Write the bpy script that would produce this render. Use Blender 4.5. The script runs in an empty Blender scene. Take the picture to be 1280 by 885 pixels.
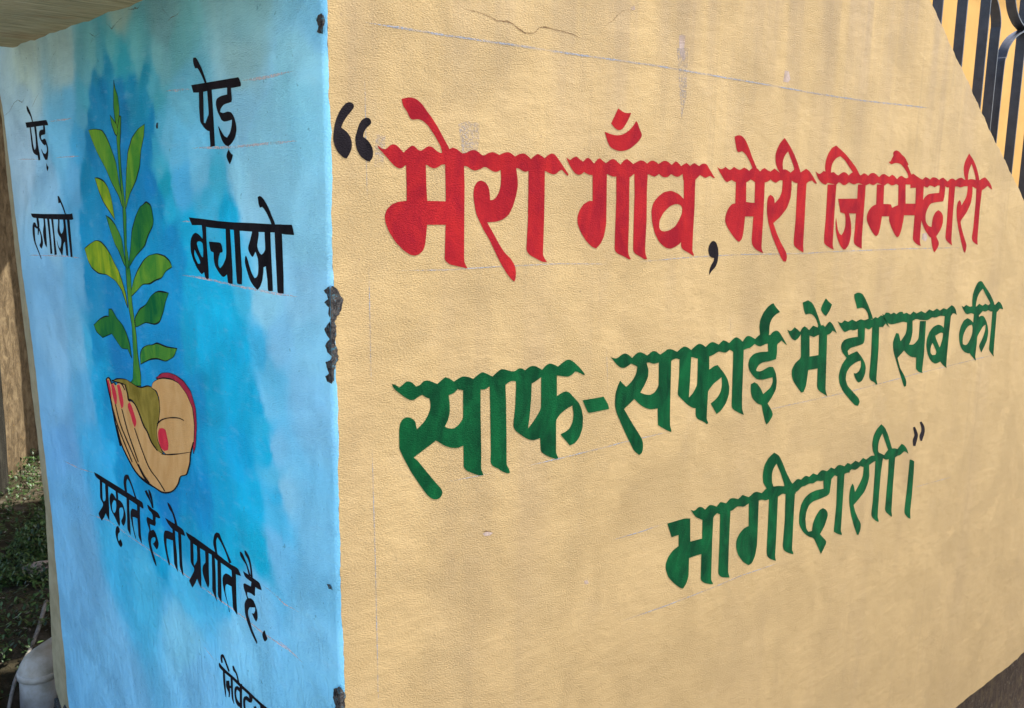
import bpy, bmesh, math, random
import numpy as np
from mathutils import Vector, Matrix
from mathutils.geometry import delaunay_2d_cdt

random.seed(11)
rng = np.random.default_rng(7)
scene = bpy.context.scene
COL = scene.collection

# ------------------------------------------------------------------ camera, sky, sun, exposure
CAM_LOC = (-0.63115, -1.0582, 1.5)
CAM_ROWS = [[0.747835, 0.09888, -0.65648], [-0.663621, 0.139236, -0.734997], [0.018729, 0.98531, 0.169745]]
LENS_PX = 1185.09
cam_data = bpy.data.cameras.new('camera')
cam_data.sensor_width = 36.0
cam_data.lens = LENS_PX / 1280 * 36
cam_data.clip_start = 0.05
cam_data.clip_end = 500
cam = bpy.data.objects.new('camera', cam_data)
COL.objects.link(cam)
cam.matrix_world = Matrix.Translation(CAM_LOC) @ Matrix(CAM_ROWS).to_4x4()
scene.camera = cam

SUN = Vector((0.42, -0.13, 0.89)).normalized()          # direction towards the sun
world = bpy.data.worlds.new('World'); scene.world = world; world.use_nodes = True
nt = world.node_tree
bg = nt.nodes['Background']
sky = nt.nodes.new('ShaderNodeTexSky'); sky.sky_type = 'NISHITA'; sky.sun_disc = False
sky.sun_elevation = math.asin(SUN.z)
sky.sun_rotation = math.atan2(SUN.x, SUN.y)
sky.dust_density = 3.0; sky.air_density = 1.0; sky.ozone_density = 0.6
nt.links.new(sky.outputs[0], bg.inputs[0]); bg.inputs[1].default_value = 0.14
sl = bpy.data.lights.new('sun', 'SUN'); sl.energy = 3.2; sl.angle = math.radians(0.55); sl.color = (1, 0.95, 0.87)
sun = bpy.data.objects.new('sun', sl); COL.objects.link(sun)
sun.rotation_euler = SUN.to_track_quat('Z', 'Y').to_euler()
scene.view_settings.view_transform = 'Standard'; scene.view_settings.look = 'None'
scene.view_settings.exposure = 1.80; scene.view_settings.gamma = 1.0

BLUE_A, BLUE_B = 0.01712, -0.013073   # blue face: x = A + B*z
WORDS = [
 ('quotation_mark','black','y','pair of black opening quotation marks',0,[
  "+245,16031 11,9 13,8 11,5 16,6 12,2 12,0 12,-2 16,-5 9,-5 9,-6 5,-7 6,-11 1,-8 -1,-10 -3,-8 -8,-12 -7,-9 -14,-17 -45,-47 -17,-19 -13,-15 -13,-18 -23,-31 -12,-18 -9,-16 -8,-16 -16,-39 42,-24 18,-11 15,-11 14,-12 19,-20 11,-14 10,-15 7,-15 8,-24 5,-16 3,-18 1,-16 -1,-24 -1,-16 -4,-18 -6,-17 -12,-25 -8,-16 -10,-16 -11,-16 -28,-35 -31,6 -14,5 -14,7 -15,12 -26,21 -15,13 -12,14 -11,15 -15,25 -9,16 -8,16 -5,17 -8,27 -4,17 -2,14 -1,12 1,21 2,27 9,67 6,31 18,65 7,22 6,17 9,19 17,33 10,19 10,16 11,16 17,24 12,15 12,13 11,11",
  "+542,15881 13,5 14,3 12,-1 14,-3 9,-3 8,-6 7,-6 8,-10 4,-7 3,-9 1,-8 -1,-12 -4,-9 -9,-10 -12,-10 -22,-15 -13,-11 -14,-13 -10,-13 -13,-18 -8,-13 -7,-15 -4,-16 -8,-37 47,-26 18,-12 15,-13 14,-15 22,-26 12,-16 8,-16 6,-15 5,-22 3,-15 1,-17 -1,-17 -4,-25 -4,-15 -7,-15 -11,-14 -28,-28 -28,5 -13,3 -15,6 -17,8 -29,16 -16,11 -15,12 -14,16 -22,30 -12,18 -8,16 -6,17 -7,28 -4,17 -3,18 -1,18 -2,27 1,18 2,17 6,22 18,52 20,57 9,22 8,16 9,14 14,18 11,12 14,11 14,9",
]),
 ('painted_word','red','y','red word मेरा with wavy headline',0,[
  "+1109,16162 96,23 29,6 22,0 24,-2 37,-6 22,-5 20,-8 21,-11 33,-21 19,-14 15,-12 19,-18 50,-54 93,-92 91,-106 21,-28 94,-133 75,-101 14,-22 8,-18 7,-23 20,-87 -139,-5 -27,113 -8,23 -8,18 -14,21 -72,98 -22,28 -83,92 -18,19 -15,13 -20,14 -34,22 -20,12 -18,7 -16,5 -23,5 -17,2 -19,0 -18,-2 -26,-5 -16,-2 -16,0 -12,1 -16,5 -10,5 -10,10 -12,17 -18,32 -11,19 -12,15 -13,15 -22,23 -13,15 -9,16 -7,22",
  "+730,15549 43,-28 18,-10 16,-5 14,-2 20,1 13,3 13,5 11,7 15,13 11,8 13,9 11,6 18,9 12,5 14,2 12,0 17,-2 13,-4 15,-6 13,-8 28,-20 26,-21 44,-39 45,38 28,21 32,21 15,9 15,5 12,2 15,-2 12,-3 13,-7 12,-8 18,-16 13,-9 14,-7 13,-4 18,-3 13,1 14,4 13,6 18,12 13,9 15,8 12,7 19,9 13,5 16,2 14,0 21,-4 15,-4 17,-8 17,-10 26,-19 17,-11 17,-9 15,-6 21,-6 15,-3 15,0 12,2 16,6 13,5 24,11 51,25 21,10 19,7 14,5 20,5 13,2 17,-1 15,-4 22,-7 16,-7 18,-9 18,-10 25,-16 18,-9 18,-5 16,0 23,3 15,3 18,6 16,7 22,11 17,7 18,7 18,4 25,4 18,1 18,-1 14,-3 21,-7 14,-5 16,-9 14,-8 21,-15 13,-8 15,-6 13,-3 18,-2 12,1 15,4 14,6 20,12 15,7 18,7 18,6 26,6 18,3 19,0 15,-2 21,-5 14,-4 15,-5 16,-6 35,-14 52,19 23,8 21,6 19,5 27,7 19,2 19,0 16,-2 21,-7 15,-6 17,-7 19,-10 42,-25 47,24 22,9 22,7 21,4 31,5 20,1 21,-2 17,-4 23,-10 15,-7 17,-10 19,-12 41,-30 39,28 17,12 16,10 19,10 43,21 44,-13 20,-7 18,-7 19,-9 45,-23 43,30 20,13 17,10 16,7 23,9 16,5 18,1 16,-1 23,-5 17,-6 18,-11 23,-18 56,-50 112,-109 102,-103 -21,-21 -44,27 -27,18 -52,40 -32,-5 -16,-5 -15,-8 -15,-10 -23,-17 -16,-10 -16,-7 -15,-5 -20,-2 -15,-1 -18,1 -18,3 -26,7 -20,5 -30,9 -42,15 -22,6 -27,4 -37,1 -223,-6 -34,-2 -20,-4 -15,-4 -15,-7 -12,-3 -15,-2 -14,1 -23,4 -15,4 -17,6 -16,6 -22,11 -15,6 -16,5 -14,3 -18,1 -16,1 -21,-1 -34,-4 -211,-25 -32,-5 -18,-4 -12,-5 -12,-7 -9,-4 -12,-4 -11,-3 -18,-2 -14,-1 -16,2 -16,2 -24,6 -16,6 -19,7 -17,8 -24,12 -15,8 -17,6 -13,3 -18,2 -12,0 -15,-3 -14,-5 -20,-10 -16,-7 -20,-8 -21,-6 -31,-9 -21,-4 -22,-1 -17,1 -23,5 -16,5 -17,7 -14,7 -20,13 -14,7 -16,5 -17,3 -38,3 -313,9 -36,1 -26,-1 -14,-2 -15,-5 -13,-7 -19,-12 -13,-7 -16,-7 -15,-6 -21,-6 -15,-3 -15,-1 -14,2 -19,3 -13,4 -16,6 -14,7 -21,12 -17,6 -20,4 -29,1 -263,-13 -28,-4 -19,-5 -14,-7 -18,-13 -12,-8 -13,-6 -11,-3 -15,-3 -11,0 -14,2 -13,4 -20,8 -14,6 -16,9 -14,10 -28,22 -26,23 -51,50 -77,67 -38,34 -14,13 -9,10 -4,9",
  "+1176,15428 13,-393 0,-196 -81,-6 -29,-4 -23,-4 -25,-6 -41,-13 -24,-8 -19,-10 -20,-15 -33,-27 -17,-17 -12,-15 -9,-20 -11,-33 -5,-20 -2,-18 2,-19 5,-29 4,-19 6,-18 9,-23 26,-56 12,-22 10,-17 15,-21 52,-70 17,-20 14,-16 19,-19 73,-65 22,-18 17,-13 25,-15 46,-27 25,-14 19,-7 16,-5 24,-5 16,-2 19,-1 17,2 23,5 17,5 17,9 17,11 26,20 15,14 11,16 9,17 9,27 6,18 4,19 4,25 17,142 8,85 329,-3 -3,323 -173,3 -151,2 -16,199 -15,399",
  "+1834,15453 17,-543 0,-399 -9,-375 -3,-76 3,-24 9,-17 16,-16 31,-23 21,-13 22,-10 31,-8 126,-26 156,-34 -35,50 -13,22 -8,19 -4,19 -4,38 -3,37 -2,420 -2,558 -18,413",
  "+2836,15420 13,-128 10,-95 1,-37 -4,-61 -3,-25 -3,-20 -5,-19 -9,-29 -7,-18 -10,-19 -11,-18 -18,-26 -13,-16 -15,-14 -14,-10 -20,-13 -14,-6 -14,-5 -14,-1 -28,1 -10,96 -5,26 -4,16 -6,22 -6,15 -9,16 -9,13 -15,17 -11,11 -14,11 -14,8 -21,9 -14,5 -15,4 -12,2 -18,1 -12,-1 -14,-3 -12,-5 -17,-9 -12,-8 -12,-12 -10,-12 -14,-20 -8,-15 -7,-18 -5,-23 -5,-43 -1,-25 0,-20 3,-25 11,-63 25,-109 8,-30 9,-25 6,-13 8,-17 13,-22 46,-74 67,-106 24,-32 70,-85 24,-33 128,-205 89,-133 25,-34 95,-119 29,-32 38,-37 18,-16 16,-14 17,-12 38,-25 14,13 6,9 4,14 3,19 5,38 2,23 -1,21 -4,23 -8,38 -7,23 -10,20 -16,24 -32,41 -19,23 -17,18 -26,20 -68,52 -25,21 -17,17 -21,23 -73,87 -139,191 -97,128 122,3 35,2 27,4 30,6 49,12 29,8 23,10 27,14 43,28 24,17 16,16 17,23 34,56 15,25 9,20 11,25 35,93 11,36 20,91 4,26 2,21 -1,26 -5,61 -6,37 -20,89 -6,26 -2,21 -2,26 -1,64",
  "+3395,15439 9,-513 3,-370 -16,-343 -2,-61 2,-25 8,-20 12,-16 22,-22 17,-14 22,-14 32,-15 89,-38 81,-35 33,-12 27,-7 28,-4 65,-6 -43,45 -16,20 -9,12 -12,17 -6,14 -5,18 -1,26 7,478 -2,376 -11,520",
]),
 ('painted_word','red','y','red word गाँव with a moon and dot above',0,[
  "+5316,16329 94,-34 37,-12 26,-6 22,-3 31,-1 20,0 22,1 21,2 47,7 -29,-54 -21,-34 -41,-61 -29,-37 -46,-50 -20,-19 -19,-14 -18,-8 -26,-9 -19,-4 -22,0 -20,3 -31,8 -21,8 -23,11 -26,18 -61,45 76,121",
  "+5019,15953 80,-19 35,-8 32,-5 36,-4 60,-6 37,-1 33,1 32,3 46,8 30,6 31,10 32,14 51,26 30,16 25,16 22,16 30,25 20,17 19,19 20,22 42,49 23,-12 11,-8 11,-13 11,-19 28,-49 25,-36 30,-39 11,-17 5,-17 0,-14 -7,-18 -8,-14 -13,-16 -18,-18 -31,-29 -22,-18 -24,-17 -31,-20 -53,-32 -33,-19 -27,-13 -26,-11 -38,-14 -27,-8 -32,-8 -31,-5 -46,-6 -31,-2 -32,0 -27,1 -38,5 -27,4 -29,7 -27,8 -38,13 -24,11 -22,15 -17,15 -19,23 -13,17 -13,20 -14,26",
  "+4176,15518 88,-35 46,28 19,10 18,8 18,5 39,8 62,-34 33,-16 53,-25 46,36 19,14 15,8 12,3 14,2 10,-1 13,-3 12,-5 18,-10 14,-8 22,-15 55,-40 47,44 20,17 16,10 16,7 35,9 56,-32 31,-16 56,-25 42,27 18,11 17,9 16,6 21,8 15,5 16,3 14,1 18,0 14,-3 16,-5 20,-9 45,-26 74,-37 49,45 21,18 19,11 20,8 44,11 45,-18 21,-9 19,-9 20,-11 47,-28 97,39 52,19 23,7 22,2 19,-1 28,-4 19,-4 21,-6 22,-9 48,-24 52,29 22,11 19,6 15,4 20,2 15,0 18,-2 16,-3 25,-7 17,-5 18,-7 19,-8 41,-18 46,23 21,10 20,8 20,6 28,8 20,3 23,0 21,-2 29,-7 21,-6 22,-9 23,-11 51,-29 103,67 42,-12 20,-7 19,-10 22,-14 53,-36 48,24 21,10 18,7 19,7 41,14 101,-48 53,26 21,9 15,5 34,12 132,-48 41,23 19,9 17,6 15,4 23,4 15,1 18,1 16,-1 23,-2 17,-6 21,-11 27,-23 71,-65 92,-84 24,-20 15,-11 29,-19 -27,-5 -15,1 -18,4 -26,8 -65,24 -78,-25 -30,-9 -21,-4 -14,-1 -14,3 -13,3 -28,8 -93,32 -94,-63 -25,-16 -17,-7 -25,-3 -46,-2 -258,-6 -27,102 -73,-33 -31,-11 -24,-6 -20,-2 -26,2 -20,3 -23,6 -29,9 -67,24 -39,-26 -17,-11 -16,-8 -15,-5 -20,-6 -16,-2 -20,-2 -19,0 -29,2 -21,4 -23,6 -26,11 -58,29 -114,-49 -72,15 -37,9 -34,10 -21,4 -28,3 -44,1 -224,-1 -44,-3 -29,-9 -24,-11 -29,-21 -24,-11 -29,-8 -43,-3 -248,6 -36,0 -19,-1 -22,-2 -16,0 -18,1 -19,4 -44,11 -44,14 -22,4 -26,1 -40,-3 -183,-19 -42,-3 -32,0 -30,2 -45,3 -28,4 -28,6 -26,9 -56,22 -40,-25 -18,-9 -16,-6 -15,-4 -20,-2 -16,-1 -18,3 -16,4 -25,9 -17,8 -19,13 -23,19 -39,36 -21,22 -17,18 -18,25",
  "+4771,15377 25,-515 -49,2 -23,-2 -24,-6 -25,-8 -41,-17 -25,-13 -23,-15 -21,-19 -31,-34 -17,-21 -13,-20 -12,-24 -17,-39 -8,-25 -3,-21 0,-24 4,-39 4,-24 8,-21 13,-28 30,-50 17,-27 15,-21 21,-25 68,-75 25,-24 21,-19 29,-21 57,-40 31,-19 24,-12 25,-9 58,-16 74,56 26,22 17,19 16,24 25,41 13,25 8,22 8,29 25,112 5,29 2,23 0,29 -11,343 -20,507",
  "+5325,15393 28,-511 -2,-485 5,-285 4,-29 8,-19 11,-14 20,-19 17,-12 25,-13 35,-12 91,-29 57,-21 56,-24 25,-9 21,-5 16,-2 27,5 -37,41 -15,20 -10,21 -6,20 -8,45 -4,43 -4,458 -24,490 -6,356",
  "+5764,15406 34,-439 5,-493 11,-374 3,-29 6,-19 7,-15 13,-19 14,-12 21,-14 27,-12 67,-26 55,-23 52,-24 24,-9 24,-6 21,-1 42,4 -30,47 -11,22 -9,21 -5,20 -6,29 -4,21 -3,33 7,466 -25,499 7,363",
  "+7135,14898 -34,15 -24,13 -17,10 -18,13 -16,10 -21,11 -23,11 -35,16 -27,10 -33,11 -35,9 -56,14 -37,6 -37,2 -40,-4 -67,-10 -39,-8 -34,-10 -35,-15 -57,-29 -32,-18 -25,-17 -29,-23 -47,-42 -25,-25 -14,-22 -11,-28 -14,-52 -7,-30 -1,-23 4,-31 17,-99 7,-31 7,-24 12,-31 43,-102 14,-30 14,-23 22,-29 64,-76 26,-28 24,-20 35,-22 64,-38 38,-20 32,-12 30,-9 43,-9 30,-3 34,0 30,4 42,10 29,8 33,10 33,13 51,22 29,16 22,18 20,26 39,68 100,219 12,31 4,24 0,32 -24,305",
  "-6841,14816 33,6 32,2 26,-1 35,-5 23,-5 21,-8 17,-9 20,-15 11,-12 8,-18 4,-18 0,-30 -2,-21 -7,-23 -13,-27 -28,-45 -17,-26 -16,-22 -22,-25 -38,-42 -25,-23 -25,-17 -33,-16 -57,-25 -35,-12 -32,-9 -30,-5 -42,-5 -27,-2 -28,1 -23,2 -30,6 -18,6 -17,10 -13,11 -13,19 -8,15 -5,19 -1,25 2,42 4,25 9,23 18,28 39,51 23,27 21,19 31,23 74,49 36,21 31,13 33,10",
  "+7064,15376 33,-424 1,-44 -13,-221 -1,-348 0,-200 2,-30 6,-21 9,-16 17,-19 16,-14 25,-14 30,-13 74,-26 64,-26 132,-57 4,18 -1,10 -6,12 -8,12 -16,20 -9,16 -7,21 -2,31 -5,292 7,440 -15,350 1,260",
]),
 ('comma','black','y','black comma between the red words',0,[
  "+8005,14162 14,1 17,-2 16,-3 24,-7 17,-9 17,-16 16,-20 24,-38 14,-24 11,-26 7,-24 8,-36 4,-24 2,-27 -2,-32 -7,-56 -5,-31 -8,-25 -10,-20 -17,-29 -14,-18 -21,-20 -22,-16 -36,-22 -23,-15 -22,-17 -19,-19 -38,-43 -7,39 -1,19 3,20 5,21 12,31 10,21 14,23 16,20 26,28 15,18 11,17 7,17 6,33 -56,7 -23,5 -19,8 -16,8 -20,15 -13,13 -12,17 -10,18 -12,29 -5,20 -2,23 2,19 7,29 7,18 11,19 13,15 22,19 14,11 16,10 14,5",
]),
 ('painted_word','red','y','red word मेरी',0,[
  "+8486,16051 64,19 29,7 28,3 27,0 39,-2 27,-5 30,-10 26,-12 37,-22 24,-16 25,-20 28,-29 70,-78 34,-42 83,-117 33,-42 74,-87 58,-67 25,-27 21,-18 24,-17 53,-32 -244,-7 5,45 -2,21 -10,21 -22,29 -72,81 -41,40 -60,52 -28,21 -26,16 -31,15 -70,28 -107,-25 -33,13 -14,10 -12,15 -15,28 -33,79",
  "+8009,15499 47,-24 21,-8 19,-6 17,-3 24,-1 18,1 21,5 26,10 62,28 58,-28 24,-10 20,-6 15,-3 19,-1 16,2 20,7 26,12 62,35 68,-24 29,-10 24,-6 19,-4 25,-4 19,0 25,4 30,11 74,30 60,-15 25,-7 20,-7 20,-8 41,-19 55,33 28,12 31,7 32,4 50,1 33,-2 33,-7 31,-14 64,-37 38,27 17,11 17,8 21,8 49,15 74,-26 31,-11 25,-7 25,-6 53,-10 128,60 90,-35 90,-36 49,36 24,14 27,9 27,4 44,3 31,-1 38,-6 43,-13 101,-36 151,76 67,-6 28,-5 26,-8 27,-13 59,-34 54,24 42,17 96,37 82,-24 35,-14 33,-16 38,-25 92,-67 160,-126 -27,-21 -49,18 -21,8 -28,11 -62,30 -78,-14 -32,-7 -27,-9 -21,-10 -27,-16 -25,-8 -37,-6 -61,0 -173,8 -48,1 -23,1 -22,-1 -19,2 -25,4 -26,6 -57,16 -28,10 -13,5 -12,5 -17,3 -30,1 -56,-2 -136,-7 -58,-2 -33,-1 -22,1 -22,3 -19,-2 -25,-5 -32,-12 -80,-35 -53,9 -24,5 -24,7 -28,11 -65,27 -49,-24 -22,-10 -22,-7 -21,-6 -31,-6 -26,-4 -36,-3 -56,-2 -161,-3 -54,0 -30,3 -18,5 -16,8 -14,6 -18,6 -25,7 -61,16 -74,-35 -36,-13 -38,-8 -55,-4 -170,-3 -56,1 -40,5 -41,9 -87,26 -134,-42 -48,17 -21,10 -20,14 -23,18 -50,48 -50,42 -22,20 -27,28",
  "+8604,15326 11,-273 11,-205 -69,-11 -30,-8 -26,-12 -23,-15 -31,-24 -20,-19 -19,-22 -17,-25 -23,-42 -12,-26 -9,-25 -4,-24 -4,-35 2,-24 7,-25 13,-25 27,-37 19,-24 22,-24 31,-29 83,-71 49,-39 79,-59 32,-23 27,-16 28,-13 60,-24 55,34 21,17 14,20 11,30 18,80 7,47 18,248 309,-2 -28,258 -115,4 -61,4 -101,9 -41,458",
  "+9211,15378 31,-504 -13,-338 -8,-331 0,-33 3,-25 5,-20 8,-27 9,-19 17,-21 20,-20 34,-27 27,-19 34,-18 39,-16 89,-31 47,-14 29,-8 57,-14 -41,51 -15,22 -9,20 -5,21 -6,47 -2,480 -9,380 -19,472",
  "+10130,15381 15,-129 2,-49 -3,-82 -4,-34 -9,-26 -15,-28 -30,-45 -21,-27 -24,-23 -35,-25 -91,-58 -12,49 -6,20 -9,16 -9,12 -14,15 -12,10 -17,10 -22,9 -54,19 -49,-20 -19,-13 -13,-17 -7,-19 -7,-33 -4,-24 -1,-26 1,-35 9,-112 5,-35 6,-28 12,-35 53,-138 25,-48 116,-187 34,-47 143,-175 164,-195 29,-33 24,-22 26,-22 59,-44 90,-3 15,54 4,25 -3,23 -7,22 -16,32 -13,22 -20,25 -33,33 -125,115 -46,46 -120,133 -38,47 -139,192 159,83 44,24 32,20 38,28 124,96 34,30 21,24 20,33 52,102 15,34 8,27 4,36 7,121 -1,50 -26,208",
  "+10669,15414 8,-294 21,-593 -16,-388 0,-35 3,-24 5,-20 9,-25 12,-18 23,-19 28,-16 49,-24 36,-16 43,-17 52,-18 124,-41 3,31 0,15 -3,17 -5,16 -9,26 -6,20 -3,24 -3,36 -11,474 -23,599 -2,298",
  "+10112,16108 133,-92 91,-70 49,-41 74,-69 43,-43 127,-143 36,-46 117,-168 -270,-7 7,72 -2,31 -9,26 -22,34 -98,123 -123,140 -59,-43 -24,-21 -19,-20 -14,-20 -18,-31 -11,-21 -7,-24 -4,-21 -2,-30 1,-22 3,-25 8,-30 24,-70 -106,-41 -58,45 -25,21 -21,22 -18,23 -28,37 -15,25 -12,26 -8,33 -11,57 -3,33 3,26 8,26 15,38 13,25 15,25 17,26 31,41 22,25 24,24 35,28",
]),
 ('painted_word','red','y','red word जिम्मेदारी, last of the red line',0,[
  "+12032,16050 174,-68 145,-58 57,-25 42,-19 53,-28 197,-107 136,-78 49,-30 35,-24 42,-33 127,-107 -247,-37 -27,52 -17,23 -25,22 -44,30 -138,85 -109,76 -47,30 -41,20 -49,20 -117,43 -88,-22 -39,-12 -34,-17 -30,-18 -42,-30 -25,-22 -22,-25 -14,-23 -14,-34 -7,-24 -5,-28 -2,-32 2,-75 -204,-6 -27,64 -9,29 -5,27 -1,33 3,56 4,33 8,28 12,31 25,50 17,29 20,27 25,28 46,45 31,26 34,20 42,19",
  "+11311,15504 74,-30 30,-10 25,-5 21,-1 26,3 19,5 22,8 25,12 57,34 104,-20 121,-27 51,15 24,6 23,4 27,4 62,6 68,-31 28,-12 23,-7 23,-6 47,-8 60,30 27,12 26,9 25,8 37,9 26,4 28,1 24,-3 35,-7 23,-7 24,-8 24,-11 51,-27 70,35 32,14 29,9 26,6 39,6 31,1 43,-5 63,-13 168,-41 136,51 71,-12 29,-7 23,-6 21,-8 43,-18 64,36 29,13 29,9 27,5 41,3 28,1 31,-2 27,-5 38,-9 27,-8 31,-11 34,-14 77,-36 75,40 33,15 30,9 26,5 37,4 25,0 28,-2 29,-6 66,-19 109,-30 129,53 78,-19 34,-9 30,-12 32,-16 72,-39 58,37 27,15 26,10 32,7 74,12 92,-29 39,-10 33,-7 26,-3 35,-2 28,3 39,10 60,23 182,79 246,-71 74,-21 48,-12 43,-8 84,-14 140,64 85,-14 36,-7 30,-7 29,-8 64,-20 75,36 37,13 40,6 40,2 63,-3 41,-4 44,-7 42,-11 92,-31 79,29 34,11 28,8 28,4 60,7 244,-85 91,41 40,15 37,10 31,5 45,4 32,0 34,-4 37,-8 82,-26 108,35 47,14 43,9 37,5 53,4 36,0 38,-4 32,-6 43,-14 33,-8 39,-7 37,-5 56,-4 40,-1 48,3 45,7 66,13 52,6 69,2 83,-3 201,-14 83,-4 40,0 43,0 29,3 32,7 28,9 39,15 30,11 38,10 44,9 108,20 124,-43 55,-22 52,-22 47,-23 68,-35 42,-25 40,-30 33,-33 62,-76 -76,17 -37,9 -38,12 -46,15 -109,40 -149,-61 -104,-36 -54,-12 -65,-4 -73,3 -123,11 -76,9 -73,11 -58,12 -75,20 -57,10 -72,7 -102,2 -186,-4 -99,-3 -67,-6 -52,-7 -65,-13 -44,-5 -47,-1 -41,4 -56,11 -46,4 -61,1 -94,-5 -278,-23 -89,-5 -52,1 -34,4 -34,11 -34,7 -53,5 -62,4 -147,6 -75,1 -35,1 -38,-1 -26,-3 -28,-6 -30,-10 -67,-28 -100,20 -42,7 -35,5 -34,3 -72,4 -106,-54 -73,9 -32,5 -29,6 -33,8 -74,20 -109,-33 -54,-13 -58,-7 -77,-4 -137,-2 -75,-3 -53,-4 -38,-5 -45,-8 -31,-4 -33,0 -30,2 -58,11 -90,12 -180,24 -70,9 -49,8 -42,9 -79,19 -61,-16 -28,-7 -28,-5 -25,-3 -38,-3 -28,0 -33,5 -31,7 -46,13 -28,8 -27,4 -18,1 -22,-2 -16,-3 -20,-6 -25,-10 -58,-26 -347,51 -76,-31 -32,-11 -28,-6 -23,-2 -32,1 -22,2 -25,3 -27,6 -63,16 -73,-21 -38,-9 -34,-8 -26,-1 -39,2 -65,9 -125,19 -67,7 -47,0 -35,-5 -42,-13 -28,-6 -29,-3 -23,0 -30,3 -23,4 -30,5 -37,7 -88,20 -79,-37 -34,-13 -29,-8 -25,-3 -33,-1 -24,2 -27,5 -25,8 -35,14 -23,8 -21,7 -19,4 -38,6 -98,-52 -346,32 -67,-39 -63,8 -30,6 -30,9 -28,10 -43,18 -29,14 -29,16 -23,15 -30,23 -20,18 -22,23 -24,29",
  "+11808,15248 14,-306 11,-386 -9,-357 9,-103 7,-35 12,-21 16,-14 28,-16 23,-11 30,-13 32,-13 49,-18 36,-12 40,-13 46,-13 105,-26 -33,39 -13,17 -9,16 -5,14 -5,20 -3,17 -3,32 -14,430 -12,391 -3,388",
  "+13042,15271 16,-300 -791,-10 66,-140 67,-142 189,-32 28,-57 11,-27 7,-27 5,-34 7,-59 1,-35 -4,-30 -9,-28 -17,-42 -13,-25 -16,-24 -21,-21 -50,-43 -49,16 -22,10 -21,15 -20,18 -28,30 -18,22 -17,27 -17,37 -42,105 -35,95 -10,-58 -2,-26 1,-27 7,-37 18,-82 11,-39 11,-30 17,-35 31,-59 21,-35 21,-30 30,-35 56,-63 34,-34 30,-24 35,-23 83,-49 56,1 27,5 26,13 29,21 49,41 26,27 18,28 13,38 23,101 6,39 1,30 -3,40 -16,100 -8,39 -10,31 -13,32 -34,70 -26,47 -48,68 295,-5 7,-310 -11,-204 0,-37 4,-26 6,-20 11,-26 12,-17 19,-17 22,-14 39,-19 31,-13 42,-14 54,-15 135,-34 -32,256 -7,490 -1,405 -13,242",
  "+13865,15286 40,-435 -94,-20 -42,-12 -37,-15 -34,-17 -47,-29 -29,-21 -27,-26 -21,-27 -26,-44 -12,-28 -4,-29 2,-25 11,-36 12,-26 20,-28 26,-29 65,-64 59,-51 100,-79 42,-30 33,-21 35,-17 78,-31 58,19 24,13 18,19 16,29 29,74 16,55 36,231 330,-1 11,-67 10,-30 17,-29 30,-35 81,-86 111,-101 43,-37 33,-25 38,-24 85,-48 63,14 26,12 21,18 20,29 40,77 22,57 45,178 14,120 520,-1 9,-439 6,-87 12,-36 28,-30 40,-26 75,-36 50,-21 53,-18 57,-14 127,-25 -42,66 -15,31 -9,30 -6,43 -14,224 -7,619 -30,438 -397,-7 48,-441 -481,-3 9,437 -432,-8 68,-465 -84,-16 -37,-7 -47,-11 -105,-29 -67,79 -123,6 -77,1 -148,-1 -40,431",
  "-15431,15314 45,-429 -200,-10 -82,435",
  "-15330,14587 166,0 23,-415 -112,2",
  "+14295,15790 92,12 217,258 97,-23 43,-14 41,-17 54,-29 146,-86 73,-46 156,-109 63,-50 108,-101 45,-36 43,-26 54,-25 133,-53 -359,-8 -11,56 -11,25 -22,25 -33,27 -86,58 -77,46 -103,54 -50,20 -52,15 -49,8 -73,6 -51,1 -56,-3 -59,-8 -133,-26",
  "+14496,15950 -14,26 -3,20 7,13 19,14 16,9 20,8 20,5 32,7 23,2 28,0 27,-2 40,-6 28,-7 32,-11 30,-13 43,-21 31,-15 35,-14 33,-11 47,-14 34,-13 36,-19 47,-32 147,-112 -132,-72 -118,48 -50,18 -42,12 -34,7 -46,7 -32,3 -35,0 -37,-1 -85,-8 -51,48 -23,24 -29,35",
  "+16935,15374 4,-48 1,-183 -421,-23 -90,-9 -63,-13 -51,-17 -67,-30 -41,-22 -37,-27 -28,-28 -32,-44 -18,-30 -13,-32 -9,-42 -10,-73 -2,-42 5,-34 13,-43 36,-90 21,-43 22,-33 37,-42 98,-99 44,-41 39,-30 58,-39 122,-75 56,-33 35,-17 30,-11 55,-13 66,-147 37,-62 58,-78 24,-30 22,-20 21,-11 42,-14 82,59 33,27 25,26 19,25 23,37 5,27 -11,30 -26,31 -79,66 -32,28 -14,13 -17,18 123,95 45,37 28,31 26,34 35,56 17,35 9,34 1,39 -6,65 -8,37 -15,30 -19,23 -35,31 -28,20 -36,19 -47,17 -114,33 -99,-33 -41,-18 -31,-23 -26,-26 -33,-45 -18,-30 -13,-33 -7,-44 -8,-153 -100,13 -44,9 -41,15 -36,18 -53,31 -31,23 -25,29 -17,37 -17,63 -7,37 2,31 7,27 17,36 15,26 21,29 27,32 50,51 35,27 40,20 41,11 65,11 51,7 63,6 92,7 341,20 26,66 10,31 5,30 3,42 1,105 -6,62 -36,164 -284,-6",
  "+17445,15366 27,-434 36,-477 -3,-338 3,-42 11,-28 14,-21 27,-25 24,-18 35,-19 48,-21 121,-46 149,-50 -44,73 -16,33 -11,33 -7,45 -54,623 -18,599 -3,119",
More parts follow.
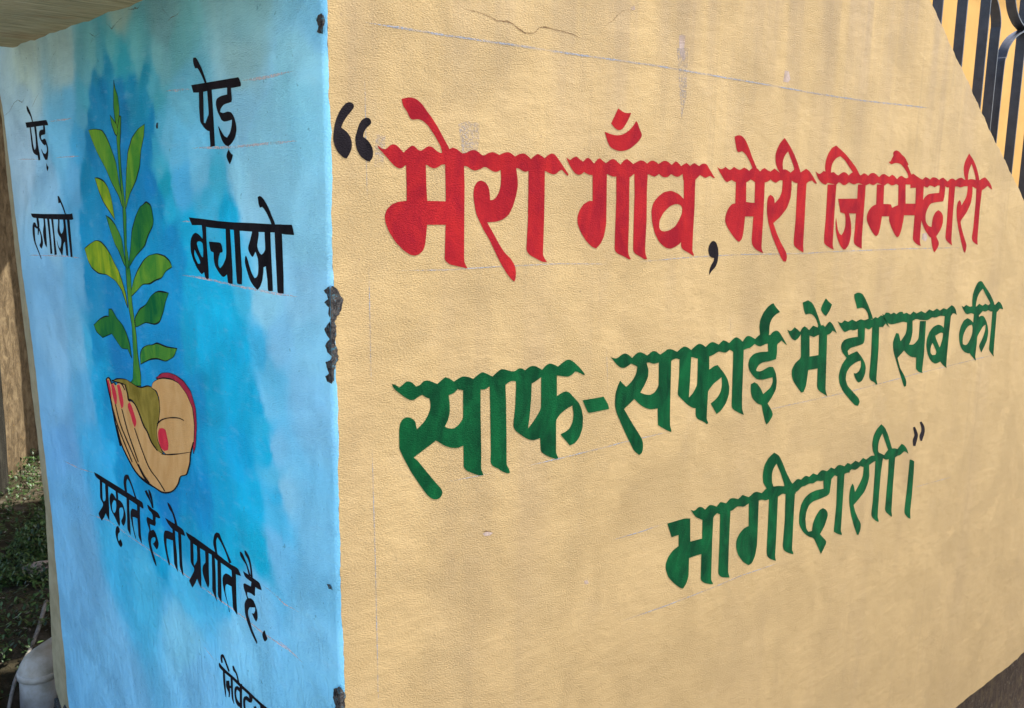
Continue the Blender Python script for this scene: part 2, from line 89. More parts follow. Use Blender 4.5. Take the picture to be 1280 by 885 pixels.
  "+18480,15385 24,-101 6,-42 1,-36 -4,-36 -12,-56 -13,-35 -21,-33 -38,-41 -173,-159 -24,43 -13,19 -16,16 -20,18 -52,39 -64,-28 -25,-16 -18,-23 -12,-27 -12,-44 -5,-31 0,-35 7,-46 25,-115 13,-46 14,-35 24,-46 116,-202 245,-352 149,-189 36,-42 27,-23 27,-17 59,-27 29,50 11,24 6,25 2,26 0,39 -6,29 -18,33 -32,39 -89,91 -196,219 -50,64 -76,111 -18,44 9,32 42,38 176,120 52,38 35,31 38,42 90,108 31,43 17,35 11,45 19,119 5,46 -1,36 -7,46 -35,181",
  "+19008,15395 59,-453 11,-665 -22,-185 -1,-45 5,-30 10,-23 19,-30 21,-20 35,-22 40,-18 68,-25 43,-14 43,-13 39,-9 80,-15 -34,78 -13,36 -8,34 -4,47 -40,733 18,646",
  "+18391,16137 183,-92 68,-36 48,-29 47,-33 74,-56 43,-34 37,-33 38,-39 85,-92 50,-62 165,-232 -294,-5 -5,87 -8,38 -16,35 -32,44 -91,108 -57,60 -124,117 -56,-69 -23,-32 -17,-31 -13,-30 -15,-45 -7,-31 -3,-36 3,-42 14,-101 -141,-3 -83,100 -30,41 -20,35 -15,39 -20,65 -7,39 1,34 6,32 17,44 14,31 22,33 35,42",
]),
 ('painted_word','green','y','green word साफ, first of the green text',0,[
  "+938,12360 35,-8 16,-6 15,-8 18,-12 40,-30 41,20 17,9 13,9 11,7 13,10 10,6 11,5 11,2 16,0 11,-1 14,-2 13,-5 18,-8 14,-7 16,-11 17,-16 42,-40 42,8 18,5 16,8 14,9 19,16 13,9 15,6 14,3 19,2 14,-1 16,-2 15,-4 22,-7 17,-6 20,-9 27,-12 67,-34 71,42 72,40 44,-14 20,-8 20,-10 24,-14 56,-37 50,24 23,9 20,8 18,5 26,6 19,3 22,0 20,-3 30,-6 20,-5 24,-8 25,-10 58,-25 76,41 52,26 22,8 19,3 16,-1 21,-6 17,-6 21,-9 30,-14 103,-51 53,35 34,21 39,21 19,8 19,5 17,1 22,-3 17,-3 23,-5 33,-11 64,-21 33,-10 22,-4 16,-2 19,0 14,2 18,5 17,7 25,11 17,6 18,3 15,-1 19,-4 14,-5 16,-5 17,-9 38,-20 50,25 22,10 18,6 14,4 20,4 15,1 18,0 18,-2 27,-5 20,-6 24,-9 32,-16 84,-46 52,41 23,16 20,10 19,7 27,6 19,2 22,-2 19,-4 28,-9 20,-8 22,-9 24,-10 55,-26 68,37 43,20 50,20 23,8 23,3 19,0 25,-4 18,-5 23,-10 22,-11 33,-20 23,-15 25,-18 27,-20 60,-47 41,-36 55,-52 20,-20 12,-15 7,-10 5,-18 -26,7 -16,6 -20,8 -22,11 -38,19 -23,11 -24,10 -21,6 -42,10 -48,-30 -21,-11 -19,-9 -18,-6 -24,-6 -18,-3 -21,-1 -24,3 -56,9 -101,23 -41,8 -32,5 -41,4 -217,20 -36,2 -19,-1 -12,-3 -9,-6 -11,-6 -21,-11 -42,-19 -21,-9 -23,-9 -21,-7 -30,-9 -22,-4 -27,-2 -34,2 -58,7 -35,6 -29,6 -38,11 -85,28 -35,11 -26,6 -22,4 -29,4 -20,0 -23,-4 -22,-7 -33,-14 -19,-8 -15,-9 -11,-8 -18,-16 -248,31 -35,2 -24,-3 -18,-6 -25,-11 -17,-6 -20,-3 -23,1 -53,7 -266,21 -35,3 -27,5 -32,8 -76,22 -39,-29 -18,-12 -19,-8 -19,-5 -29,-6 -17,-3 -13,-4 -7,-3 -6,-4 -8,-2 -16,-1 -29,0 -267,8 -31,4 -24,7 -28,14 -67,41 -37,-8 -17,-5 -17,-7 -16,-8 -24,-12 -17,-7 -18,-4 -15,-1 -22,2 -16,4 -19,7 -17,9 -27,15 -18,12 -21,13 -25,19 -66,50 -52,42 -20,18 -14,17 -13,19",
  "+1568,12143 2,-23 3,-21 5,-20 10,-30 6,-20 4,-21 3,-20 1,-28 0,-19 -4,-20 -7,-21 -17,-35 -10,-21 -10,-18 -15,-20 -27,-35 -16,-20 -15,-14 -22,-17 -90,-64 -11,30 -4,14 -3,13 -3,13 -2,18 -5,14 -8,15 -11,14 -19,20 -15,12 -18,11 -17,9 -27,9 -18,5 -19,2 -16,-1 -21,-3 -14,-5 -15,-8 -12,-11 -15,-18 -10,-13 -8,-17 -5,-20 -6,-35 -3,-22 -2,-20 0,-26 2,-200 2,-26 5,-21 12,-26 45,-90 127,-226 23,-36 128,-186 115,-157 21,-25 17,-20 19,-17 30,-27 21,-15 21,-12 19,-8 29,-9 19,-3 20,0 17,2 23,7 14,7 12,10 8,10 9,18 4,12 1,15 -2,14 -6,20 -7,15 -11,18 -20,24 -70,76 -180,214 -114,140 -21,24 -17,18 -21,18 -47,39 218,102 178,82 106,-72 29,-19 24,-13 28,-14 47,-22 29,-11 26,-8 28,-7 46,-7 29,-3 25,0 27,4 59,13 7,-100 3,-191 2,-27 6,-19 9,-15 15,-20 13,-13 19,-15 27,-16 70,-37 47,-23 54,-25 25,-10 25,-7 24,-4 54,-6 -32,65 -11,27 -6,23 -2,29 0,225 -25,620 -6,382 -333,41 6,-434 -3,-27 -7,-19 -16,-20 -31,-32 -20,-18 -17,-12 -18,-10 -26,-13 -19,-6 -24,-3 -23,1 -35,6 -22,5 -21,7 -18,9 -36,24 38,56 13,23 9,19 8,25 12,44 6,25 2,21 0,27 -4,92 -5,39 -21,113 -3,20 -1,10 0,18 -349,44",
  "+2700,12175 22,-463 25,-626 -2,-132 2,-28 6,-19 9,-15 16,-21 13,-13 19,-14 20,-12 32,-16 22,-12 25,-15 23,-15 33,-25 23,-15 25,-14 23,-11 32,-14 20,-7 17,-4 14,0 22,5 -11,37 -6,16 -9,17 -10,15 -17,24 -9,17 -7,20 -3,29 -8,327 -25,633 -24,329",
  "+3221,12191 12,-138 1,-40 -11,-309 -29,-240 -1,-28 4,-21 7,-18 13,-24 13,-17 17,-18 29,-23 84,-61 83,-55 34,-20 28,-14 28,-11 42,-15 29,-8 29,-4 38,1 99,8 14,-142 5,-36 6,-30 7,-15 15,-18 20,-16 37,-25 25,-17 29,-16 29,-15 46,-22 29,-14 28,-11 23,-9 32,-11 20,-6 17,-3 14,1 23,6 -33,57 -12,25 -7,23 -3,31 -17,466 2,30 8,20 16,20 31,32 20,18 21,14 28,15 50,24 31,13 26,10 36,11 90,25 25,-104 6,-31 2,-24 -2,-29 -7,-50 -6,-29 -8,-21 -12,-23 -24,-36 -17,-20 -19,-15 -20,-11 -32,-14 -22,-8 -25,-7 -27,-6 -62,-11 36,-46 18,-21 19,-19 19,-18 30,-26 19,-18 19,-18 18,-20 37,-42 78,13 32,8 25,11 24,16 38,32 20,20 15,19 14,26 30,66 11,29 5,22 2,31 2,100 -1,31 -3,25 -8,31 -16,54 -10,31 -11,24 -13,25 -21,37 -16,23 -19,23 -28,27 -103,91 -51,47 -22,19 -21,14 -17,9 -26,11 -18,6 -21,3 -20,-1 -28,-4 -20,-4 -24,-7 -30,-11 -72,-28 -14,396 -347,39 17,-540 -1,-29 -7,-21 -11,-20 -30,-43 -26,-32 -75,-83 -31,-29 -87,-75 34,260 19,237 3,318",
]),
 ('hyphen','green','y','green hyphen after the first green word',0,[
  "+4713,11627 505,-7 97,-118 22,-30 11,-20 6,-21 7,-43 -423,0 -38,1 -21,3 -13,3 -12,7 -9,9 -12,15 -17,28",
]),
 ('painted_word','green','y','green word सफाई',0,[
  "+5343,12287 61,-24 27,-8 23,-5 20,-2 27,0 20,2 21,5 19,7 27,14 19,8 21,8 19,6 27,7 19,3 20,0 18,-3 24,-7 19,-7 24,-12 31,-18 73,-48 80,47 31,17 23,8 18,5 24,1 18,0 19,-2 18,-4 25,-8 19,-7 24,-10 28,-13 67,-34 81,40 33,13 26,7 22,1 29,-2 23,-4 27,-10 33,-17 78,-46 65,21 29,10 24,9 22,10 29,14 22,7 27,3 27,0 40,-5 28,-6 34,-9 38,-15 89,-37 67,35 29,15 25,10 23,7 31,7 22,2 25,-1 22,-4 33,-11 22,-9 24,-10 26,-14 56,-34 68,39 31,15 28,13 25,9 36,11 25,5 28,1 24,-3 33,-9 23,-8 25,-10 26,-13 58,-32 81,43 34,15 28,9 25,4 33,1 26,-3 33,-8 41,-14 98,-40 135,69 59,-14 26,-8 24,-9 27,-11 61,-29 97,52 37,19 26,10 19,6 25,4 20,-1 24,-4 25,-8 37,-16 25,-11 25,-13 25,-15 54,-35 55,49 24,19 21,12 19,7 25,6 18,2 21,0 18,-2 27,-5 23,-7 30,-10 39,-16 97,-43 103,55 45,17 42,5 61,-4 264,-38 60,38 26,14 26,10 22,5 33,3 24,1 27,-2 24,-5 34,-9 25,-11 29,-17 39,-32 108,-98 166,-160 -36,13 -20,9 -37,20 -122,71 -95,-42 -44,-14 -44,-4 -64,5 -195,29 -61,7 -40,1 -37,-4 -72,-14 -62,-10 -28,-2 -25,2 -23,4 -34,9 -22,7 -24,9 -25,10 -54,23 -90,-41 -36,-14 -30,-8 -24,-2 -32,0 -22,-1 -25,-2 -23,-4 -33,-6 -27,-4 -36,-3 -55,-2 -270,-3 -21,14 -12,6 -15,7 -20,8 -50,19 -47,-21 -21,-8 -19,-6 -17,-3 -25,-2 -22,1 -32,5 -38,8 -63,16 -41,7 -39,-1 -32,-6 -42,-15 -29,-10 -32,-9 -27,-5 -38,-7 -29,-3 -37,-3 -52,-3 -226,-6 -54,1 -42,6 -40,10 -61,19 -40,10 -41,6 -53,3 -100,2 -50,-1 -33,-2 -25,-2 -31,-6 -22,-1 -25,2 -22,5 -32,11 -23,5 -27,1 -24,-2 -35,-6 -22,-5 -20,-7 -15,-6 -16,-10 -18,-4 -26,-3 -47,2 -164,13 -50,3 -38,0 -34,-2 -47,-3 -30,0 -30,3 -24,6 -30,12 -21,7 -24,5 -21,4 -29,3 -23,0 -28,-3 -41,-8 -162,-41 -187,81 -78,-32 -30,-11 -18,-5 -24,-7 -17,-2 -22,0 -22,3 -32,7 -23,8 -25,11 -23,14 -33,22 -21,16 -23,19 -19,16 -34,34 -35,31",
  "+6038,12107 7,-54 1,-24 -1,-23 -4,-22 -8,-34 -8,-22 -12,-22 -19,-25 -37,-43 -23,-23 -21,-18 -31,-20 -100,-57 -52,36 -22,16 -20,16 -21,18 -45,43 -32,-44 -13,-20 -11,-20 -13,-28 -21,-52 -11,-29 -5,-24 -4,-31 -5,-89 1,-42 4,-38 4,-21 6,-23 8,-24 15,-36 10,-25 13,-26 19,-32 127,-207 170,-259 139,-198 27,-33 25,-24 34,-26 87,-61 48,14 19,10 12,15 9,19 8,35 3,23 1,26 -4,29 -10,47 -9,29 -13,27 -24,33 -64,79 -200,229 -224,282 256,142 85,-68 35,-28 31,-20 35,-22 60,-34 38,-19 35,-16 36,-12 54,-17 36,-9 39,-6 47,-4 112,-4 30,-308 50,-29 46,-25 139,-72 46,-21 33,-14 71,-29 8,16 0,11 -5,14 -8,17 -15,29 -9,21 -7,25 -5,34 -18,253 -35,924 -346,36 22,-425 -2,-33 -9,-23 -19,-24 -38,-39 -24,-21 -25,-13 -24,-9 -38,-10 -27,-3 -32,-1 -29,3 -43,9 -30,7 -33,10 -35,13 -80,32 91,102 28,37 48,75 15,29 8,23 3,27 2,44 -1,28 -5,25 -13,34 -42,93",
  "+7201,12093 13,-351 -14,-303 4,-33 12,-23 24,-23 65,-48 130,-96 41,-29 35,-22 36,-21 58,-30 35,-17 30,-12 27,-7 56,-10 8,-102 6,-33 9,-23 12,-17 21,-21 19,-15 28,-17 41,-19 74,-32 41,-19 31,-15 26,-15 49,-31 56,8 -39,55 -14,26 -8,25 -3,35 -1,443 4,34 12,23 26,27 59,47 33,24 29,16 41,19 197,77 21,-105 4,-36 0,-28 -6,-29 -12,-48 -11,-28 -14,-24 -19,-24 -36,-37 -25,-21 -27,-17 -40,-20 -137,-56 87,-99 122,-135 84,30 36,14 28,17 33,24 64,55 28,27 18,23 18,32 37,76 13,34 5,27 1,34 -3,61 -5,35 -7,28 -13,32 -25,53 -17,32 -20,28 -25,29 -44,47 -29,28 -28,27 -39,32 -166,135 -66,-5 -31,-4 -30,-7 -37,-12 -88,-31 -28,317 -344,-3 15,-283 7,-236 -2,-34 -8,-25 -19,-30 -46,-59 -24,-27 -23,-19 -30,-20 -73,-43 9,329 -1,448",
  "+8823,12142 23,-237 42,-901 3,-35 6,-22 7,-17 12,-21 15,-15 26,-19 35,-20 65,-33 43,-21 44,-20 53,-21 126,-50 -46,82 -17,35 -10,30 -7,38 -21,213 -22,602 -25,438",
  "+9993,12859 27,10 25,8 21,4 43,4 36,-36 20,-18 25,-20 42,-30 130,-90 -95,-24 -40,-13 -35,-14 -30,-16 -43,-26 -25,-20 -22,-23 -16,-24 -19,-39 -10,-26 -6,-27 -1,-36 3,-61 0,-35 -3,-27 -7,-27 -18,-60 -285,65 -34,132 -8,37 -3,29 1,31 5,49 5,30 10,26 16,30 33,49 22,29 22,23 29,25 53,40 32,23 30,17 29,14",
  "+9977,12195 49,-279 -192,12 -63,3 -49,0 -46,-1 -67,-3 -42,-5 -40,-10 -34,-13 -48,-26 -28,-18 -20,-22 -13,-23 -13,-38 -4,-26 1,-28 6,-27 15,-41 14,-27 21,-29 29,-30 54,-50 34,-29 33,-25 32,-20 46,-28 35,-17 43,-14 44,-10 68,-10 46,-5 50,-3 62,1 249,10 13,-62 2,-27 -7,-25 -14,-25 -30,-39 -23,-24 -28,-19 -44,-21 -171,-68 -51,69 -24,31 -26,28 -27,26 -44,39 -29,23 -29,20 -30,16 -66,30 -124,-21 3,-91 4,-37 7,-30 12,-32 24,-55 19,-32 25,-29 37,-31 68,-50 42,-28 39,-20 42,-17 100,-32 72,-176 67,-146 19,-37 15,-23 16,-20 37,-37 51,24 24,13 22,16 28,26 49,49 21,29 3,26 -7,24 -21,36 -17,26 -24,29 -36,38 -107,105 100,78 33,28 23,22 28,31 54,64 23,33 11,26 5,36 4,63 0,37 -4,30 -10,38 -22,66 -15,38 -18,30 -28,37 -73,86 -88,16 -41,3 -39,-2 -36,-6 -75,-18 -67,-15 -60,-11 -30,-3 -32,-1 -33,5 -75,14 -13,20 -1,11 7,14 12,16 25,26 18,16 24,15 24,10 37,12 30,7 39,5 57,2 150,0 87,4 170,15 12,91 4,37 0,30 -3,36 -7,64 3,33 18,22 37,21 108,41 -120,63 -52,21 -46,10 -63,3",
]),
 ('painted_word','green','y','green word में with a slanted dot above',0,[
  "+11174,12832 205,35 98,-36 42,-18 36,-22 31,-24 44,-42 28,-27 28,-30 32,-38 100,-127 124,-181 76,-114 -162,13 -2,53 -6,25 -12,26 -19,28 -35,46 -25,29 -28,27 -27,22 -41,30 -28,18 -31,16 -28,12 -38,13 -29,6 -37,4 -43,0 -105,-5 -41,47 -17,24 -15,24 -18,37",
  "+12078,12867 73,-48 34,-21 34,-19 39,-20 93,-45 -39,-70 -20,-30 -23,-26 -34,-32 -94,-77 -78,32 -34,17 -30,21 -26,22 -36,37 -17,25 -5,27 9,28 39,58 38,45",
  "+10669,12309 55,-24 23,-8 20,-4 17,-1 23,1 18,4 22,8 26,13 64,37 60,-28 28,-13 38,-20 95,-54 40,45 19,18 20,13 23,10 56,19 49,-21 23,-10 23,-12 27,-15 64,-38 145,84 185,-57 15,31 199,5 87,-46 67,52 28,19 23,12 23,8 48,9 68,-38 31,-20 28,-22 27,-24 52,-52 47,-50 71,-83 -63,32 -27,13 -24,10 -24,9 -53,18 -45,-36 -23,-14 -26,-10 -28,-7 -44,-6 -36,-2 -46,1 -68,6 -125,15 -66,6 -43,1 -37,-4 -71,-13 -59,-11 -27,-2 -27,3 -26,7 -38,12 -24,8 -23,6 -19,5 -36,7 -316,59 -62,-52 -28,-21 -26,-14 -29,-11 -66,-20 -72,26 -31,13 -27,17 -24,18 -32,29 -23,21 -25,27 -27,31",
  "+11189,12213 65,-502 -4,-37 -17,-23 -38,-21 -78,-32 -43,-20 -31,-20 -26,-24 -37,-40 -19,-27 -11,-27 -3,-27 1,-41 4,-28 9,-31 13,-30 24,-45 20,-29 25,-31 40,-38 111,-97 171,-140 98,-1 51,75 19,32 10,29 8,38 35,288 369,-9 21,-330 6,-40 8,-27 11,-23 19,-30 19,-21 29,-23 33,-20 77,-38 86,-41 181,-80 -54,78 -20,33 -13,30 -8,31 -10,69 -73,893 -27,308 -334,29 49,-503 -357,4 -71,531",
]),
 ('painted_word','green','y','green word हो',0,[
  "+13253,12878 63,19 29,7 29,4 27,1 42,0 29,-2 33,-5 30,-7 44,-13 30,-12 33,-17 28,-19 40,-31 28,-23 44,-39 161,-165 169,-195 89,-122 -208,16 -26,72 -15,31 -22,28 -24,25 -42,35 -29,22 -34,21 -31,15 -44,17 -37,9 -47,6 -61,1 -146,-4 -47,82 -32,49 -37,51 -16,25 -15,27 -12,28",
  "+12634,12333 42,-23 20,-9 22,-7 27,-6 66,-12 119,53 157,-48 166,39 184,-59 117,25 51,7 46,-1 42,-6 58,-15 40,-7 41,-2 36,4 47,11 36,4 42,-1 48,-6 115,-23 131,48 121,-32 154,54 60,-13 29,-10 32,-16 33,-20 50,-35 35,-25 38,-31 45,-41 140,-134 -106,56 -105,55 -106,-73 -168,13 -234,19 -77,4 -44,-2 -28,-6 -26,-12 -19,-7 -22,-5 -20,-3 -28,-1 -21,1 -26,5 -26,8 -37,14 -34,7 -47,6 -72,4 -137,2 -74,1 -53,-2 -42,-3 -55,-7 -37,-1 -40,2 -36,5 -49,11 -37,4 -42,0 -40,-6 -59,-12 -36,-6 -34,-3 -24,1 -28,6 -22,9 -28,16 -29,20 -63,49 -60,52",
  "+13534,12151 39,-249 -232,6 -79,0 -60,-1 -53,-3 -73,-5 -46,-7 -43,-10 -32,-13 -37,-21 -21,-17 -16,-22 -8,-22 -4,-34 2,-25 10,-29 15,-26 28,-38 24,-26 33,-30 47,-34 118,-79 -116,-81 -39,-31 -25,-25 -21,-32 -31,-55 -17,-33 -11,-30 -7,-29 -7,-43 -2,-29 5,-33 11,-36 24,-60 18,-36 22,-34 36,-42 69,-75 42,-42 38,-33 53,-41 177,-127 82,-56 168,-108 59,-35 41,-19 41,-12 85,-16 41,49 12,22 -1,23 -10,22 -23,33 -23,24 -33,28 -57,39 -187,120 -185,119 -56,40 -35,32 -30,38 -41,63 -20,38 -9,33 -1,35 7,56 10,33 17,28 29,28 56,43 38,24 40,19 48,17 81,23 52,13 50,8 57,6 129,7 18,-79 4,-34 -6,-30 -11,-25 -23,-33 -18,-21 -25,-19 -25,-12 -40,-14 -28,-6 -29,-3 -32,4 -70,15 53,-76 24,-33 23,-27 22,-22 33,-29 21,-18 22,-15 21,-12 44,-19 95,10 38,9 30,16 28,28 42,56 21,35 11,30 6,35 4,58 -2,36 -9,32 -13,28 -25,39 -22,28 -28,32 -37,34 -65,56 -42,35 -42,31 -52,35 -123,81 -153,-17 -80,-11 -132,-23 -59,97 61,35 33,14 42,9 62,6 163,10 200,14 69,8 37,10 22,11 18,21 9,17 6,25 -1,39 -24,265",
  "+14187,12122 58,-680 -2,-481 4,-41 10,-28 14,-23 27,-29 23,-18 32,-19 33,-14 55,-18 35,-13 34,-16 32,-19 65,-44 72,-4 -49,69 -18,31 -11,31 -5,43 -5,202 -10,475 -64,570",
]),
 ('painted_word','green','y','green word सब',0,[
  "+14607,12351 103,-36 68,52 95,-7 39,-4 30,-7 27,-10 52,-27 152,31 129,-52 80,30 36,10 37,5 42,0 100,-7 71,-54 139,19 198,-63 154,68 181,-62 226,44 229,-67 203,78 210,-56 214,47 172,-63 195,49 194,-45 260,92 93,-28 40,-15 36,-19 32,-20 45,-33 27,-24 26,-30 22,-34 42,-80 -74,31 -33,12 -30,7 -32,4 -74,6 -82,-58 -327,15 -82,7 -40,4 -45,7 -30,4 -32,3 -27,3 -36,2 -32,0 -44,-3 -47,-5 -76,-11 -50,-4 -53,0 -43,4 -58,11 -41,3 -46,-3 -41,-8 -59,-18 -38,-10 -36,-7 -28,-3 -34,-1 -34,1 -74,6 -184,19 -73,8 -52,7 -35,7 -35,9 -24,5 -27,5 -24,2 -34,3 -24,0 -29,-3 -25,-5 -38,-10 -34,-6 -49,-7 -56,-6 -92,-9 -60,-3 -60,3 -51,6 -67,15 -46,7 -51,4 -54,-1 -122,-8 -186,-8 -79,-3 -52,0 -30,2 -40,4 -40,6 -64,11 -43,11 -46,17 -39,18 -55,32 -35,23 -37,29 -40,39",
  "+15875,12085 14,-110 4,-44 -3,-35 -6,-31 -12,-47 -14,-30 -23,-30 -42,-34 -158,-110 -70,108 -66,91 -128,23 -58,-92 -38,-69 -12,-32 -4,-32 5,-37 14,-61 11,-37 13,-33 14,-29 32,-56 37,-57 77,-103 233,-319 268,-354 66,-78 102,8 -2,76 -7,35 -18,34 -27,36 -73,79 -69,65 -129,107 -49,44 -33,36 -34,47 -132,203 300,149 105,-63 48,-27 49,-25 47,-22 71,-30 52,-19 60,-17 71,-13 164,-25 32,-210 7,-35 5,-16 7,-16 10,-14 21,-18 27,-18 48,-29 37,-19 46,-18 57,-15 137,-31 -23,33 -8,19 -4,25 0,42 19,366 -60,837 -335,25 15,-372 -6,-44 -16,-28 -24,-22 -45,-27 -30,-18 -32,-16 -28,-12 -38,-14 -31,-7 -42,-2 -52,4 -129,16 51,63 19,30 14,29 12,41 15,75 7,43 0,35 -6,45 -41,211",
  "+17904,12055 9,-305 -58,37 -33,16 -42,15 -46,14 -75,19 -55,8 -62,2 -56,-4 -82,-13 -54,-12 -53,-17 -48,-23 -69,-41 -39,-27 -31,-29 -26,-35 -36,-60 -18,-38 -9,-34 -4,-40 1,-67 5,-42 11,-37 23,-47 47,-85 31,-48 30,-38 33,-36 55,-53 41,-34 51,-34 50,-28 79,-38 52,-21 53,-16 44,-8 58,-3 39,0 42,3 43,6 94,18 67,-48 38,-24 48,-26 70,-35 185,-86 -27,87 -9,58 -11,246 -3,554 12,443",
  "-17477,11589 175,36 69,12 51,3 45,-5 88,-20 3,-77 -2,-35 -7,-33 -11,-30 -28,-63 -26,-50 -46,-70 -133,128 -87,84 -33,34 -22,25 -14,21",
  "-17354,11417 138,-121 87,-85 29,-34 10,-25 -5,-22 -32,-42 -160,6 -77,39 -29,21 -18,25 -11,27 -9,43 -1,30 8,32 17,33",
]),
 ('painted_word','green','y','green word की at the right end',0,[
  "+19785,12849 32,6 34,2 29,-1 42,-6 34,-10 44,-20 61,-34 152,-96 262,-155 76,-47 54,-37 65,-50 161,-127 55,-48 28,-34 16,-33 18,-70 -279,41 -14,55 -16,28 -30,30 -60,46 -287,200 -193,153 -113,-53 -46,-26 -36,-28 -30,-30 -39,-48 -22,-33 -18,-35 -11,-37 -12,-60 -5,-36 -1,-32 5,-32 16,-67 -232,15 -42,143 -12,69 -5,99 1,42 8,37 15,38 30,58 22,37 25,34 29,32 47,48 32,27 34,21 31,13",
  "+18844,12261 141,-41 137,45 145,-43 60,-15 48,-7 37,-1 47,4 36,0 48,-3 59,-8 144,-23 187,76 224,-70 172,44 199,-57 172,56 289,-75 196,84 90,-23 40,-14 39,-19 36,-21 53,-36 33,-24 31,-26 26,-27 49,-59 -117,19 -115,20 -173,-80 -261,28 -98,9 -47,3 -28,4 -34,6 -43,11 -104,27 -108,-19 -47,-6 -43,0 -45,6 -100,21 -211,-96 -210,29 -84,12 -65,12 -49,10 -59,14 -43,7 -50,3 -47,-1 -69,-7 -44,-2 -43,2 -33,5 -42,11 -31,12 -38,19 -36,22 -55,38 -35,26 -35,27 -32,29",
  "+19656,12014 12,-264 -123,63 -53,25 -48,18 -50,15 -113,29 -131,-24 -53,-14 -42,-21 -39,-30 -58,-59 -31,-36 -21,-33 -16,-41 -20,-70 -7,-42 1,-38 12,-48 28,-86 21,-49 23,-40 25,-36 43,-52 35,-35 44,-36 46,-31 71,-41 52,-26 61,-25 57,-18 84,-23 49,-12 43,-8 29,-2 46,2 116,-73 92,-53 237,-132 3,27 -1,13 -7,15 -10,15 -18,23 -10,20 -6,28 -1,47 15,286 -15,132 3,49 16,36 38,38 109,89 79,68 36,27 37,17 42,13 102,19 12,-90 1,-39 -8,-37 -20,-42 -58,-101 -46,-61 -125,-129 -29,-41 -3,-30 17,-31 64,-68 103,-100 150,144 93,107 33,44 18,37 14,48 16,86 3,50 -6,40 -14,41 -31,64 -23,41 -28,41 -29,38 -47,53 -35,36 -41,36 -40,29 -59,40 -40,23 -44,19 -37,11 -51,9 -35,4 -37,0 -39,-5 -83,-18 -28,112",
  "-19603,11700 43,-50 16,-26 9,-29 4,-35 3,-61 -4,-38 -12,-36 -19,-33 -49,-66 -50,-54 -55,-48 -27,-19 -31,-16 -27,-8 -38,-6 -28,0 -35,3 -40,8 -97,27 -29,62 -10,30 -4,31 0,31 5,48 8,32 15,35 21,32 38,47 27,29 33,27 32,21 48,27 36,15 44,11 51,6",
  "+20852,11997 29,-500 7,-499 3,-47 5,-29 8,-21 15,-23 16,-17 30,-23 44,-28 116,-68 159,-85 -32,59 -12,29 -7,29 -4,35 -5,85 -37,578 -36,504",
]),
 ('painted_word','green','y','green word भागीदारी, the lowest line',0,[
  "+7764,9092 96,-50 37,4 17,4 19,6 18,8 28,14 20,6 25,2 23,-2 35,-9 24,-8 26,-12 28,-17 61,-44 74,40 31,13 27,6 22,0 30,-5 24,-6 31,-10 38,-16 92,-40 107,69 51,-13 24,-7 25,-8 30,-11 73,-28 78,43 32,16 27,7 23,2 32,-2 26,-4 34,-8 43,-14 107,-37 148,58 108,-48 127,-51 94,43 38,15 30,8 24,3 34,0 27,-4 36,-8 46,-16 113,-42 123,37 52,11 42,3 48,-3 114,-16 28,-246 -69,14 -31,5 -29,2 -28,0 -40,-2 -28,2 -32,5 -29,8 -41,16 -30,8 -34,8 -38,4 -88,5 -250,10 -60,0 -43,-5 -36,-7 -47,-14 -31,-6 -32,-2 -31,4 -64,18 -86,22 -37,5 -33,-2 -29,-7 -41,-16 -27,-9 -29,-6 -28,-2 -62,0 -251,0 -53,2 -35,7 -31,12 -62,32 -67,-29 -24,-14 -15,-14 -7,-18 -6,-42 -258,58 -56,13 -37,13 -34,14 -70,34 -69,33 -28,17 -25,17 -24,23 -51,53",
  "+9679,8950 152,40 49,10 34,1 28,-4 52,-14 53,-16 94,-33 76,43 37,15 41,8 61,1 208,-9 62,-6 37,-4 48,-7 37,-6 46,-9 46,-10 69,-17 49,-9 53,-8 62,-4 105,-4 59,1 44,8 37,12 48,22 31,13 29,9 23,4 30,1 21,-2 25,-4 27,-9 61,-25 84,34 36,11 29,6 24,0 31,-4 21,-4 23,-7 24,-10 53,-24 158,53 177,-71 85,47 37,16 30,8 24,2 33,-3 25,-4 33,-8 40,-14 99,-35 165,58 223,-93 59,42 26,15 25,9 23,4 33,1 27,-2 37,-8 47,-15 115,-41 73,28 31,9 26,4 27,-1 57,-11 34,-221 -113,10 -42,2 -27,1 -15,-2 -10,-4 -18,-2 -35,-1 -61,0 -121,1 -65,3 -46,7 -41,12 -80,33 -98,-48 -49,-26 -31,-7 -41,1 -58,9 -107,21 -58,10 -44,7 -30,3 -32,2 -26,3 -32,6 -32,8 -50,14 -35,6 -39,1 -36,-5 -50,-12 -36,-5 -41,0 -38,5 -53,12 -37,5 -41,1 -35,-3 -51,-9 -33,-4 -36,-2 -31,0 -41,5 -29,-2 -35,-6 -32,-12 -49,-23 -31,-12 -30,-10 -23,-4 -30,-3 -27,-1 -39,2 -65,4 -170,13 -66,7 -45,8 -36,9 -45,15 -32,6 -36,1 -33,-5 -46,-13 -36,-6 -44,-4 -64,1 -256,14 -82,6 -37,4 -35,7 -32,7 -48,13 -30,7 -30,6 -22,4 -28,3 -24,1 -48,0 -301,-13",
